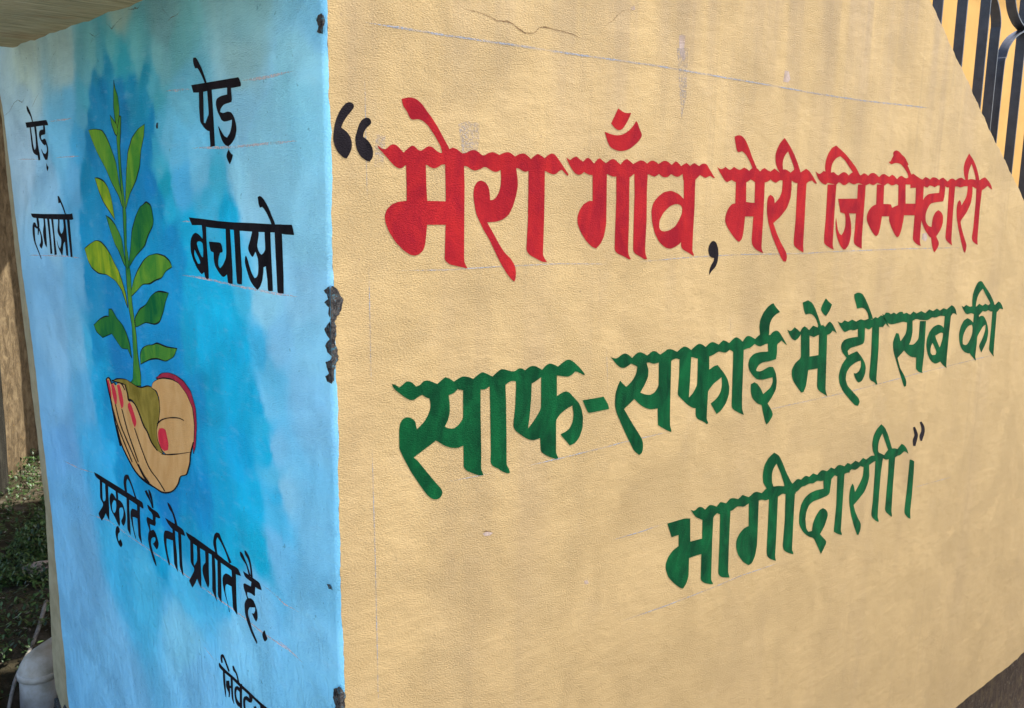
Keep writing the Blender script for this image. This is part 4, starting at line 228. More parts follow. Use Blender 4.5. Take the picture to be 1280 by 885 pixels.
  "+2789,9321 -2,-11 -3,-15 -5,-17 -11,-16 -19,-13 -24,-11 -23,-11 -21,-17 -19,-23 -18,-27 -16,-32 -12,-35 -7,-44 -4,-52 -1,-48 -1,-34 -70,26 3,33 6,47 6,51 9,45 10,37 11,34 14,31 15,26 17,22 20,18 19,13 17,11 20,10 22,8 19,6 14,4",
  "+2867,8955 -199,-2 -170,-2 -117,-3 -41,-2 -23,-5 -13,-5 -13,-14 -17,-22 -34,-56 82,-15 34,-6 27,-2 24,0 51,2 15,-55 5,-23 3,-19 0,-17 -2,-34 27,-18 62,4 29,0 29,-2 36,-4 85,-14 8,-34 1,-14 -3,-11 -8,-11 -24,-23 -76,22 -31,6 -25,0 -20,-3 -26,-9 -17,-9 -17,-12 -16,-17 -25,-30 -13,-19 -11,-19 -7,-17 -9,-26 -4,-18 -2,-21 0,-19 2,-27 4,-18 8,-19 12,-19 35,-41 35,15 16,9 22,15 64,54 -71,22 -29,36 -10,16 -7,14 -3,17 -3,37 184,-62 41,-43 15,-20 9,-20 5,-18 2,-28 -1,-18 -6,-19 -9,-16 -24,-28 -21,-32 -46,-90 -15,-25 -15,-17 -22,-21 -79,-66 -28,-30 -9,-13 -4,-12 3,-11 12,-26 51,27 32,20 94,70 32,28 83,91 24,33 46,82 12,26 6,22 2,31 2,66 -2,31 -8,23 -10,20 -19,28 -13,18 -13,16 -13,13 -29,26 54,75 34,40 12,17 7,17 4,18 1,41 -55,31 -208,16 -25,83 153,7 45,5 26,11 19,18",
  "+2219,8189 -20,0 -8,-2 -5,-7 -4,-9 -4,-17 -5,-11 -9,-11 -12,-8 -19,-11 -10,-8 -4,-10 2,-9 8,-14 8,-10 11,-11 15,-13 37,-30 25,1 12,3 10,7 10,10 14,18 8,13 5,13 2,11 0,16 -3,12 -9,16 -14,18",
]),
 ('painted_word','black','x','cut-off black word निवेद at the bottom edge',0,[
  "+3802,6998 3,14 5,22 3,22 -2,20 -7,20 -10,19 -6,9 36,-20 6,-1 -20,-4 -27,-11 -30,-19 -37,-33 -44,-46 -41,-44 -28,-31 -60,35 28,31 40,44 42,47 36,36 25,23 21,17 21,11 42,-2 66,-39 17,-28 8,-24 3,-22 -3,-22 -8,-23 -9,-19 -6,-13",
  "+3963,6928 3,-15 6,-22 -4,-25 -23,-18 -44,-9 -56,-3 -64,1 -64,-1 -66,0 -72,2 -70,1 -67,-1 -61,-3 -59,-4 -60,-5 -62,-3 -62,-2 -62,-1 -65,0 -74,-1 -87,-2 -96,-1 -98,-2 -92,-4 -82,-6 -78,-9 -77,-8 -79,-5 -90,-2 -95,1 -84,2 -58,1 -90,93 57,0 82,0 93,-1 89,0 85,-3 88,-3 89,-2 90,-1 92,3 95,4 92,5 85,4 73,2 65,1 61,1 60,1 60,4 59,5 60,4 63,3 69,1 71,-1 70,-1 64,0 59,3 56,5 49,5 39,4 29,4 25,6 21,7 15,5",
  "+3823,6840 0,-41 1,-58 -1,-64 -3,-56 -7,-45 -9,-42 -11,-37 -8,-32 -8,-28 -8,-24 -7,-19 -4,-14 -16,8 -3,17 -3,24 -3,29 -2,33 1,36 3,41 2,44 3,46 1,56 1,63 0,58 1,40",
  "+3704,6708 4,-22 7,-31 4,-35 -4,-31 -17,-22 -25,-17 -25,-15 -16,-16 -5,-21 3,-25 5,-23 3,-16 -42,17 -5,17 -8,24 -9,29 -5,29 -2,29 0,29 0,29 1,25 3,27 4,28 5,26 3,18",
  "+3643,6598 -27,11 -41,17 -39,16 -28,12 -19,43 26,-6 36,-10 37,-9 26,-7",
  "+3526,6832 1,-38 1,-55 1,-60 0,-53 -2,-46 -2,-45 -5,-40 -8,-33 -16,-25 -21,-18 -20,-13 -14,-9 -20,12 6,14 9,19 8,24 6,28 2,34 1,41 -1,45 -1,47 -3,54 -4,61 -4,56 -2,38",
  "+3433,7089 -3,-13 -4,-19 -7,-21 -14,-18 -24,-8 -27,-2 -25,-4 -22,-12 -18,-27 -16,-39 -12,-38 -9,-26 -60,32 12,24 17,36 19,37 18,30 18,18 19,12 16,9 13,9 15,12 17,13 16,13 11,9",
  "+3186,6870 3,-38 4,-54 5,-63 4,-66 5,-74 5,-82 3,-81 1,-69 -4,-57 -8,-48 -8,-38 -6,-27 -75,40 3,27 6,40 4,48 2,56 -2,69 -5,80 -6,82 -5,74 -7,67 -7,64 -7,54 -5,38",
  "+3119,6767 23,10 34,14 41,11 68,-10 80,-55 24,-39 9,-33 6,-31 2,-31 -3,-31 -5,-31 -8,-27 -11,-25 -14,-23 -17,-19 -21,-14 -32,-5 -35,1 -31,5 -19,2 -69,68 15,1 21,2 21,4 19,4 24,7 28,7 26,11 19,16 12,23 7,27 1,30 -7,28 -15,30 -22,31 -17,17 30,-18 -1,-1 -43,0 -46,-3 -32,-1",
  "+2859,6809 -8,-22 -13,-31 -8,-28 -15,4 -18,15 35,9 45,11 62,-6 85,-47 38,-42 16,-33 7,-31 3,-34 -3,-38 -7,-37 -12,-32 -20,-27 -27,-23 -26,-18 -17,-13 -69,46 18,13 25,18 26,21 17,25 9,30 4,36 -1,36 -8,32 -16,26 -19,20 -8,4 29,-15 -15,2 -51,2 -57,1 -82,29 -42,54 -11,43 -6,41 -5,28",
  "+2707,6675 -9,-17 -13,-24 -11,-27 -4,-26 6,-32 13,-38 15,-37 11,-27 -69,24 -15,27 -23,40 -21,45 -12,41 3,34 12,30 14,24 9,16",
  "+2468,6809 -5,-31 -7,-45 -9,-49 -10,-46 -11,-43 -13,-44 -12,-39 -8,-27 -69,37 4,29 7,41 6,47 3,46 -1,50 -5,55 -5,50 -4,35",
]),
 ('painted_stem','leaf_mid','x',None,0.9,[
  "+7044,16179 -74,-4 60,-275 75,-220 8,-44 7,-295 -21,-301 -53,-409 -33,-191 0,-45 73,-499 -2,-46 -106,-494 -4,-47 26,-415 -3,-47 -112,-613 -12,-349 -6,-47 -72,-294 -6,-33 -1,-27 4,-36 23,-144 759,-127 -262,126 -65,36 -32,29 -19,37 -88,398 -7,49 -18,520 6,47 100,316 8,47 14,625 -19,824 -28,429 2,45 58,335 21,444 10,308 -2,33 -5,25 -13,32 -51,106 -26,43",
]),
 ('painted_leaf','leaf_mid','x',None,0.9,[
  "+7203,16808 -17,-95 -9,-31 -12,-25 -24,-32 -49,-58 -23,-31 -12,-25 -8,-31 -20,-137 -3,-32 2,-25 8,-31 35,-105 21,-43 88,-132 69,100 20,32 10,25 6,32 22,179 -1,44 -44,236",
]),
 ('painted_leaf','leaf_mid','x',None,0.9,[
  "+7517,16217 -140,-76 -117,-73 -40,-29 -21,-24 -12,-26 -10,-44 -2,-26 5,-21 13,-20 38,-41 57,23 25,13 21,17 26,28 75,94 23,32 13,25 12,32",
]),
 ('painted_leaf','leaf_light','x',None,0.9,[
  "+8728,15992 -231,4 -96,0 -78,-2 -83,-6 -134,-11 -75,-10 -57,-14 -49,-22 -69,-42 -39,-25 -32,-23 -36,-31 -109,-102 -41,-43 -198,-242 -23,-32 -13,-25 -12,-32 -78,-295 -95,-245 -12,-45 -34,-191 42,20 19,13 17,16 21,28 61,91 24,31 24,23 36,29 236,172 51,41 223,213 51,42 370,275 51,44 210,205",
]),
 ('painted_leaf','leaf_light','x',None,0.9,[
  "+5885,15996 60,-175 21,-42 147,-205 22,-42 65,-188 13,-31 14,-24 25,-31 153,-172 30,-30 26,-23 40,-30 209,-147 40,-31 28,-24 31,-31 203,-227 7,69 -3,43 -75,298 -71,264 -113,286 -15,31 -16,24 -27,30 -150,153 -33,29 -32,21 -48,25 -160,75 -55,23 -47,15 -67,17",
]),
 ('painted_leaf','leaf_pale','x',None,0.9,[
  "+8557,15099 -142,-8 -64,-5 -61,-8 -56,-9 -83,-16 -53,-13 -51,-17 -48,-23 -70,-39 -39,-25 -29,-23 -28,-31 -76,-97 -26,-45 -63,-159 -44,-183 -13,-73 142,87 193,106 176,104 46,29 30,23 34,31 119,119 38,45",
]),
 ('painted_leaf','leaf_mid','x',None,0.9,[
  "+8076,14402 -160,-41 -65,-19 -51,-17 -45,-17 -66,-29 -40,-20 -36,-20 -40,-29 -130,-99 -88,-81 -28,-31 -15,-24 -12,-32 -61,-262 -64,-217 70,40 30,19 25,20 30,28 137,144 31,30 28,22 39,27 71,45 39,27 26,23 28,31 137,172",
]),
 ('painted_leaf','leaf_deep','x',None,0.9,[
  "+6015,14689 -120,-29 -45,-14 -28,-18 -20,-28 -32,-75 -25,-92 -5,-31 3,-24 7,-23 17,-33 15,-23 22,-24 38,-30 137,-99 40,-30 28,-25 31,-32 85,-93 35,-31 35,-23 57,-29 284,-126 62,-29 45,-24 53,-31 257,-159 140,-83 -112,150 -29,48 -111,255 -79,228 -15,33 -15,26 -26,33 -160,184 -30,32 -27,24 -39,31 -103,79 -41,27 -34,17 -31,11 -46,12 -29,8 -30,9 -24,8 -31,12 -20,7 -21,7 -20,6",
]),
 ('painted_leaf','leaf_pale','x',None,0.9,[
  "+9435,13693 -212,69 -88,27 -72,21 -80,21 -132,34 -80,16 -71,8 -63,2 -88,-4 -58,-5 -60,-10 -61,-17 -95,-34 -54,-21 -44,-19 -50,-26 -113,-63 -45,-27 -32,-22 -37,-29 -112,-96 -54,-40 -101,-62 -38,-27 -27,-22 -27,-31 -93,-115 -148,-226 -19,-45 -52,-233 65,68 155,202 28,30 28,22 45,25 152,77 53,23 49,15 73,16 254,47 82,11 71,5 95,-1 173,-6 96,0 72,5 84,13 166,34 75,19 48,18 49,27 88,63 40,30 26,25 25,34",
]),
 ('painted_leaf','leaf_light','x',None,0.9,[
  "+6986,12964 5,56 -2,25 -9,26 -22,34 -87,118 -28,34 -25,27 -37,35 -120,104 -40,33 -35,26 -49,32 -177,113 -53,30 -45,23 -52,21 -85,33 -57,19 -58,15 -79,15 -143,22 -79,10 -62,3 -77,-2 -134,-8 -72,-7 -50,-9 -48,-14 -73,-25 -40,-17 -29,-18 -27,-23 -52,-59 183,-58 65,-23 44,-20 46,-28 74,-52 48,-27 47,-19 65,-17 118,-26 69,-16 60,-16 53,-17 78,-27 55,-15 62,-12 70,-9 118,-10 69,-10 58,-15 66,-27 183,-90 92,-42",
]),
 ('painted_leaf','leaf_deep','x',None,0.9,[
  "+5248,13180 127,-128 39,-46 106,-158 38,-47 117,-125 38,-32 42,-22 45,-18 74,-22 53,-13 61,-9 82,-5 188,-4 83,-5 64,-10 78,-21 188,-59 71,-20 46,-12 94,-22 16,118 -4,33 -18,27 -42,35 -139,99 -53,33 -50,24 -62,24 -110,38 -61,23 -48,24 -52,32 -131,94 -51,32 -45,23 -60,25 -107,39 -63,20 -55,12 -49,8 -71,6 -50,4 -58,2 -77,2",
]),
 ('painted_leaf','leaf_deep','x',None,0.9,[
  "+9204,12165 -271,116 -86,35 -71,25 -77,23 -125,35 -72,18 -60,11 -52,7 -102,5 -29,150 -168,18 -183,-112 -46,-25 -40,-18 -57,-21 -133,-45 -56,-21 -36,-18 -38,-27 -111,-91 -38,-41 -78,-110 -20,-31 -11,-25 -10,-34 -47,-211 45,31 134,115 195,-20 78,-5 58,5 58,18 177,81 251,115 534,-147 228,47 71,18 44,18 43,28",
]),
 ('painted_leaf','leaf_mid','x',None,0.9,[
  "+6746,11729 -4,140 -7,35 -13,28 -21,28 -40,43 -33,26 -45,25 -54,22 -92,31 -60,18 -61,14 -54,10 -75,10 -50,9 -53,12 -45,13 -60,20 -45,11 -54,7 -74,1 -234,-8 -75,-1 -60,1 -79,5 -344,27 124,-123 40,-33 41,-24 67,-27 162,-59 74,-23 59,-10 76,-4 143,0 80,-2 64,-5 71,-10 118,-21 72,-14 66,-17 80,-24 190,-63",
]),
 ('painted_soil','soil','x',None,0.9,[
  "+8363,11155 -218,61 -92,23 -79,16 -97,16 -167,23 -92,10 -69,3 -82,-4 -197,-18 -194,-17 -75,-4 -58,1 -50,4 -72,9 -52,9 -63,14 -59,16 -88,26 -60,15 -66,10 -63,5 -97,0 -56,-3 -46,-9 -44,-18 -65,-38 -33,-23 -21,-21 -17,-29 -38,-85 -11,-32 -3,-25 4,-35 21,-112 10,-36 13,-28 23,-38 104,-151 22,-38 9,-28 1,-35 -10,-90 -6,-32 -9,-25 -18,-29 -59,-83 -22,-28 -22,-20 -31,-23 -79,-53 174,-16 69,-2 48,5 48,16 178,89 53,31 302,219 42,37 199,219 29,27 28,20 43,23 107,51 52,17 50,5 65,-2 161,-17 165,266",
]),
 ('painted_palm','crimson','x',None,0.6,[
  "+6057,11577 -199,93 -71,30 -59,18 -69,16 -113,21 -69,11 -61,6 -68,3 -111,1 -64,-1 -53,-3 -63,-8 -160,-25 -58,-11 -39,-11 -44,-18 -156,-73 -37,-21 -23,-18 -21,-25 -119,-186 -15,-27 -8,-23 -3,-30 -10,-224 4,-45 77,-313 10,-34 12,-27 21,-36 69,-112 46,539 6,31 10,22 20,26 407,453 32,22 38,9 67,2",
]),
 ('painted_palm','skin','x',None,0.9,[
  "+6277,11357 -39,69 -26,29 -37,26 -47,24 -80,34 -56,21 -62,20 -60,17 -92,22 -61,13 -65,11 -79,9 -137,14 -76,6 -58,1 -67,-2 -113,-9 -61,-7 -43,-9 -47,-17 -196,-86 -40,-19 -26,-17 -29,-23 -145,-134 -23,-26 -12,-21 -8,-30 -30,-204 0,-44 36,-218 8,-33 10,-27 18,-36 154,-271 375,-84 112,-24 459,-90 80,-13 56,-2 53,5 79,16 44,12 34,14 32,24 86,80 24,27 13,23 7,33 10,90 -1,34 -9,28 -22,38 -64,93 -29,52 -72,165 -13,37 -5,27 -1,34 8,125 6,32 10,24 18,25 37,41 29,21 37,13 55,7",
]),
 ('painted_palm','skin','x',None,0,[
  "+8456,11110 -71,-69 -376,91 -97,22 -66,12 -63,7 -131,10 -110,-173 -21,-45 -26,-88 -215,48 -204,-125 -46,-36 -136,-136 -30,-27 -28,-19 -41,-22 -129,-63 -42,-22 -29,-18 -33,-26 -170,-141 -34,-24 -32,-16 -37,-13 -61,-19 -43,-10 -49,-6 -58,-3 -98,-2 -63,3 -62,8 -84,17 -1089,261 28,-112 11,-35 12,-27 21,-37 66,-105 24,-36 21,-24 19,-19 30,-24 26,-17 39,-19 54,-22 136,-50 88,-114 35,-40 33,-31 52,-41 114,-84 61,-39 55,-27 81,-29 188,-61 86,-24 63,-12 77,-6 221,-6 104,-1 334,6 99,6 304,33 66,10 45,10 52,18 241,99 60,31 353,236 36,27 23,22 24,31 216,329 19,47",
]),
 ('painted_finger','skin','x',None,0,[
  "+8661,11137 -124,51 -55,-16 -24,-9 -19,-13 -20,-19 -42,-49 -73,33 -62,4 -25,-2 -22,-6 -20,-13 -44,-35 -100,97 -101,10 -43,2 -39,-3 -35,-7 -47,-14 -31,-11 -31,-17 -33,-26 -116,-110 -114,-98 -110,40 -120,-26 -49,-13 -37,-15 -38,-25 -109,-85 -39,-39 -117,-138 -19,-30 -7,-25 1,-36 60,-378 17,-37 31,-31 65,-40 288,-155 78,-38 60,-24 66,-18 149,-34 480,398 34,23 21,11 29,13 18,13 18,18 19,30 222,438 145,281",
]),
 ('painted_nail','nail','x',None,0,[
  "+8624,11123 -100,16 -52,-113 -31,-86 -9,-35 -2,-29 4,-38 22,-115 47,41 19,21 16,21 16,32 36,81 14,49",
]),
 ('painted_nail','nail','x',None,0,[
  "+8406,11078 -144,23 -73,-84 -29,-44 -29,-66 -8,-29 -1,-29 10,-38 35,-96 86,-16 94,141 20,47",
]),
 ('painted_nail','nail','x',None,0,[
  "+8067,11114 -142,33 -92,-128 -24,-45 -35,-98 -9,-34 0,-26 5,-23 13,-34 12,-21 18,-19 25,-16 64,-30 78,131 20,47",
]),
 ('painted_nail','nail','x',None,0,[
  "+7544,10801 -4,17 -13,16 -23,17 -63,35 -59,-25 -24,-13 -21,-17 -25,-27 -73,-95 -64,-77 -20,-29 -9,-21 -3,-18 0,-24 6,-18 14,-21 23,-23 65,-55 77,69 35,41 54,88 34,41 56,53 20,23 12,21 5,18",
]),
 ('painted_nail','nail','x',None,0,[
  "+6090,10527 -4,32 -10,23 -18,24 -49,50 -88,25 -38,9 -35,5 -30,1 -42,-1 -26,-5 -22,-12 -18,-24 -33,-69 -39,-92 -9,-32 1,-26 9,-31 30,-75 166,-55 95,13 38,9 28,14 26,25 37,50 18,29 9,24 3,32",
]),
 ('ink_line','black','x',None,0,[
  "+8696,11130 -10,-29 -13,-41 -18,-49 -23,-55 -30,-61 -35,-67 -38,-74 -37,-81 -34,-92 -33,-102 -36,-105 -41,-105 -53,-111 -61,-118 -56,-105 -39,-73 -79,24 36,73 52,106 57,118 51,111 42,104 39,104 37,100 37,91 40,81 41,73 39,66 31,60 23,54 18,49 13,41 10,28",
]),
 ('ink_line','black','x',None,0,[
  "+8282,10263 -33,-64 -46,-90 -60,-101 -75,-91 -96,-80 -114,-79 -117,-71 -107,-61 -89,-48 -81,-37 -83,-31 -91,-27 -103,-22 -110,-17 -113,-12 -113,-8 -116,-3 -118,1 -115,3 -107,3 -96,-2 -91,-4 -95,0 -105,13 -116,27 -120,36 -115,42 -102,45 -86,50 -75,53 -63,53 -55,50 -40,48 -27,46 -25,41 -31,31 -43,22 -57,19 -61,17 -54,20 -37,18 -27,17 -21,20 -25,30 -33,44 -36,56 -35,58 -27,53 -13,42 -3,36 -5,37 -15,43 -34,59 -45,68 -45,63 -30,44 47,-4 29,-44 42,-63 44,-69 34,-60 16,-46 8,-38 6,-36 14,-41 27,-51 35,-57 36,-55 31,-44 22,-28 14,-15 16,-11 26,-14 43,-16 60,-17 67,-21 62,-32 41,-39 29,-44 28,-45 40,-44 53,-48 61,-51 69,-49 76,-42 91,-39 106,-35 108,-31 100,-22 89,-12 89,-4 93,1 98,2 102,1 104,5 106,5 107,7 114,6 118,6 116,10 106,17 91,24 80,29 79,38 89,47 107,59 117,71 114,77 95,79 74,89 59,99 46,91 33,63",
]),
 ('ink_line','black','x',None,0,[
  "+7645,11201 -19,-29 -28,-42 -29,-47 -22,-41 -10,-38 -2,-38 -5,-34 -18,-25 -43,-10 -51,7 -37,9 -35,2 -44,-4 -49,-7 -49,-11 -47,-18 -44,-27 -43,-35 -43,-39 -42,-40 -42,-44 -41,-49 -42,-47 -43,-40 -47,-30 -47,-21 -46,-20 -44,-26 -40,-36 -38,-41 -41,-42 -51,-37 -69,-32 -81,-29 -74,-24 -51,-17 -41,21 50,17 71,25 77,30 64,31 48,36 41,41 38,42 41,36 45,28 45,21 45,21 43,28 42,39 42,47 43,48 44,43 45,40 45,38 47,35 48,27 51,19 54,12 52,8 48,5 50,-1 44,-6 20,-3 13,4 14,20 8,30 9,38 14,38 26,41 32,46 30,41 21,29",
]),
 ('ink_line','black','x',None,0,[
  "+8641,11129 -24,12 -33,17 -32,13 -13,4 -6,0 -18,-3 -21,-8 -21,-11 -21,-17 -21,-22 -18,-22 -13,-16 -46,12 11,16 16,23 18,25 20,19 20,13 22,11 29,7 46,-2 50,-14 41,-19 33,-18 22,-12",
]),
 ('ink_line','black','x',None,0,[
  "+8329,11093 -19,8 -24,12 -21,8 -8,2 -19,-3 -30,-9 -28,-10 -20,-7 -39,15 18,8 26,12 30,11 37,6 48,-8 38,-15 28,-13 18,-8",
]),
 ('ink_line','black','x',None,0,[
  "+8051,11145 -31,7 -43,11 -43,9 -34,4 -28,-1 -28,-3 -29,-7 -30,-10 -33,-16 -36,-22 -31,-22 -22,-15 -41,13 20,16 29,23 33,24 33,18 33,12 33,8 37,4 42,0 51,-7 51,-12 45,-12 30,-8",
]),
 ('ink_line','black','x',None,0,[
  "+8247,10698 -31,-66 -44,-95 -57,-106 -71,-101 -92,-92 -109,-92 -114,-90 -107,-82 -100,-77 -98,-72 -93,-66 -85,-60 -76,-52 -69,-46 -64,-40 -64,-36 -68,-33 -69,-27 -59,-23 -42,-15 -36,17 40,17 56,24 66,28 65,33 64,35 68,39 71,44 77,51 84,60 89,67 94,74 97,77 105,83 113,89 109,91 92,92 73,98 60,105 46,94 34,65",
]),
 ('ink_line','black','x',None,0,[
  "+7898,10662 -42,-72 -60,-104 -66,-110 -57,-91 -44,-60 -38,-45 -40,-43 -52,-56 -76,-81 -92,-96 -85,-89 -59,-61 -41,14 56,62 82,90 89,97 74,82 52,55 41,43 39,44 45,59 59,90 67,109 62,103 42,72",
]),
 ('ink_line','black','x',None,0,[
  "+7271,10407 -51,-60 -72,-87 -83,-96 -83,-89 -81,-84 -86,-85 -88,-79 -90,-64 -93,-44 -95,-28 -93,-24 -89,-28 -91,-38 -94,-43 -82,-40 -57,-27 -42,21 58,26 85,38 96,42 94,38 89,29 92,24 91,29 89,43 89,63 89,78 87,84 82,83 84,89 84,95 73,86 52,59",
]),
 ('ink_line','black','x',None,0,[
  "+6067,10719 -34,21 -48,30 -55,31 -55,28 -60,24 -69,24 -71,23 -71,21 -68,17 -67,14 -66,13 -66,12 -67,13 -67,12 -65,10 -60,8 -60,4 -61,1 -53,-1 -37,0 -11,10 36,2 51,2 60,2 62,-2 64,-6 67,-9 68,-11 69,-12 68,-14 68,-15 70,-17 71,-18 73,-20 76,-22 76,-23 71,-27 66,-31 60,-35 49,-31 34,-21",
]),
 ('ink_line','black','x',None,0,[
  "+5987,10178 -50,9 -73,12 -81,15 -77,15 -71,15 -70,16 -69,16 -69,17 -62,17 -59,16 -67,19 -83,24 -117,34 -141,41 -131,39 -90,26 3,8 89,-25 131,-38 141,-39 118,-33 82,-20 65,-16 59,-13 63,-14 68,-18 69,-18 68,-18 69,-17 75,-17 81,-16 73,-14 52,-10",
]),
 ('ink_line','black','x',None,0,[
  "+7640,11203 -20,-30 -28,-42 -30,-46 -23,-41 -15,-38 -11,-37 -8,-32 -6,-23 -43,10 5,23 8,32 11,38 16,38 25,41 31,46 30,42 20,29",
]),
 ('ink_line','black','x',None,0,[
  "+7193,9712 -40,-27 -56,-39 -65,-43 -65,-37 -72,-34 -80,-32 -72,-28 -50,-19 -61,31 53,17 76,26 84,29 75,31 67,36 67,40 58,38 41,27",
]),
 ('ink_line','black','x',None,0,[
  "+8475,10677 -45,-69 -65,-99 -76,-109 -80,-102 -87,-92 -95,-90 -98,-87 -92,-81 -93,-80 -94,-77 -83,-66 -58,-47 -41,16 56,47 81,67 93,77 91,80 93,80 98,87 97,89 88,91 80,101 75,109 64,99 45,68",
]),
]
LINES = [('y', 0.0019, 'chalk', [(0.0562, 1.7054), (0.1872, 1.7047), (0.3027, 1.7056), (0.4328, 1.7059), (0.6326, 1.7077), (0.7048, 1.7067), (0.7837, 1.706), (0.8096, 1.7055), (0.9446, 1.7046), (1.1124, 1.7018), (1.302, 1.702), (1.6044, 1.7081)]), ('y', 0.001, 'chalk', [(0.0543, 1.6351), (0.0554, 1.5455), (0.0567, 1.4845)]), ('y', 0.001, 'chalk', [(0.0615, 1.151), (0.0656, 0.989), (0.0676, 0.8811), (0.0695, 0.7637)]), ('y', 0.0008, 'chalk', [(0.0584, 1.4014), (0.0609, 1.24)]), ('y', 0.001, 'chalk', [(0.1082, 1.391), (0.1844, 1.3885), (0.2745, 1.3894), (0.4109, 1.3892), (0.5212, 1.3845)]), ('y', 0.0012, 'chalk', [(0.6007, 1.3857), (0.7533, 1.389), (0.9003, 1.3889), (1.1099, 1.3843), (1.209, 1.3853), (1.5398, 1.3829), (1.8409, 1.3782)]), ('y', 0.0009000000000000001, 'chalk', [(0.1856, 1.0781), (0.2809, 1.0747)]), ('y', 0.0014, 'chalk', [(0.3523, 1.0731), (0.4176, 1.0726), (0.4982, 1.0729), (0.5783, 1.0735)]), ('y', 0.001, 'chalk', [(0.5375, 1.0746), (0.6204, 1.0738), (0.6976, 1.0733)]), ('y', 0.001, 'chalk', [(1.0163, 1.0701), (1.2546, 1.0673), (1.3334, 1.0662), (1.682, 1.0706), (2.1149, 1.0715)]), ('y', 0.0012, 'chalk', [(0.5569, 0.9008), (0.6315, 0.8981), (0.708, 0.899)]), ('y', 0.0012, 'chalk', [(0.5933, 0.739), (0.7106, 0.7325), (0.8649, 0.7283), (0.9541, 0.7281), (1.1014, 0.7198)]), ('y', 0.0008, 'chalk', [(1.6976, 0.7681), (1.9323, 0.7531)]), ('y', 0.0008, 'chalk', [(0.5243, 1.2514), (0.5333, 1.1548)]), ('y', 0.0008, 'chalk', [(0.8634, 1.2965), (0.8761, 1.2186)]), ('x', 0.0022, 'cream_mark', [(1.1104, 1.6243), (0.9649, 1.6247)]), ('x', 0.0016, 'cream_mark', [(1.0856, 1.5502), (0.9329, 1.5513)]), ('x', 0.0026000000000000003, 'cream_mark', [(0.4958, 1.6475), (0.3965, 1.6449)]), ('x', 0.0026000000000000003, 'cream_mark', [(0.2233, 1.6446), (0.1567, 1.6441), (0.0778, 1.6464)]), ('x', 0.0022, 'cream_mark', [(0.4015, 1.5561), (0.2623, 1.5545), (0.1637, 1.5567), (0.0709, 1.5586)]), ('x', 0.0012, 'cream_mark', [(1.3715, 1.5502), (1.1983, 1.5482)]), ('x', 0.0014, 'cream_mark', [(1.3442, 1.3308), (1.0815, 1.3455), (0.9578, 1.3485)]), ('x', 0.0025, 'cream_mark', [(0.4595, 1.4405), (0.4156, 1.4421)]), ('x', 0.002, 'cream_mark', [(0.4645, 1.353), (0.3958, 1.3545), (0.2555, 1.3527), (0.1445, 1.3523), (0.0839, 1.3536)]), ('x', 0.0016, 'cream_mark', [(1.207, 0.8674), (1.0814, 0.8761), (0.9848, 0.8901)]), ('x', 0.0017, 'cream_mark', [(1.0379, 0.7824), (0.9089, 0.804), (0.8039, 0.8032), (0.5817, 0.8114), (0.4597, 0.8122), (0.3056, 0.8148), (0.2232, 0.8128), (0.1177, 0.8177)]), ('x', 0.0018000000000000002, 'cream_mark', [(0.2219, 0.8941), (0.191, 0.8929), (0.1516, 0.8875), (0.1084, 0.8904)]), ('x', 0.002, 'cream_mark', [(0.4563, 0.6995), (0.415, 0.6905)]), ('x', 0.002, 'cream_mark', [(0.1838, 0.82), (0.1416, 0.8183), (0.0992, 0.8125)])]
CRACKS = [('y', 0.001, [(0.1963, 1.7549), (0.2032, 1.7487), (0.2157, 1.7431), (0.2284, 1.7422), (0.2427, 1.7414), (0.2557, 1.7389), (0.2749, 1.7349), (0.2929, 1.7366), (0.302, 1.735), (0.3144, 1.7289), (0.327, 1.7243), (0.3427, 1.7256), (0.3489, 1.7297), (0.3551, 1.7361), (0.3663, 1.7374), (0.3843, 1.7368), (0.406, 1.736), (0.4247, 1.7342), (0.4422, 1.7304), (0.4685, 1.731)]), ('y', 0.0008, [(0.4754, 1.7366), (0.4875, 1.7463), (0.4979, 1.7571), (0.5121, 1.7654), (0.5227, 1.7746), (0.5335, 1.782), (0.5465, 1.7862), (0.5618, 1.7864), (0.5716, 1.7846)]), ('y', 0.0006, [(0.5778, 1.778), (0.5997, 1.7746), (0.6198, 1.7753)]), ('y', 0.0007, [(0.6464, 1.7754), (0.6609, 1.776), (0.6758, 1.7739)]), ('x', 0.0009000000000000001, [(1.4631, 1.6494), (1.4048, 1.6595), (1.3596, 1.6768), (1.3325, 1.6806), (1.2965, 1.6734), (1.2611, 1.6885)]), ('x', 0.0009000000000000001, [(1.2338, 1.6564), (1.1995, 1.6731), (1.1541, 1.6919)]), ('x', 0.0008, [(1.0223, 1.7639), (1.0566, 1.7516), (1.0866, 1.7385)]), ('x', 0.0016, [(0.8385, 1.7751), (0.806, 1.7633), (0.7755, 1.7671)]), ('x', 0.0022, [(0.7437, 1.7815), (0.7141, 1.7674), (0.689, 1.7753), (0.6613, 1.7801)]), ('x', 0.0012, [(0.8351, 1.7492), (0.8151, 1.7614), (0.7993, 1.7542)]), ('x', 0.0014, [(0.5015, 1.7882), (0.4845, 1.7716), (0.458, 1.7565)]), ('x', 0.0014, [(0.4746, 1.7512), (0.4549, 1.7561), (0.43, 1.7579), (0.4172, 1.7634)]), ('x', 0.0024, [(0.6333, 1.7897), (0.5903, 1.787), (0.5682, 1.7931)])]
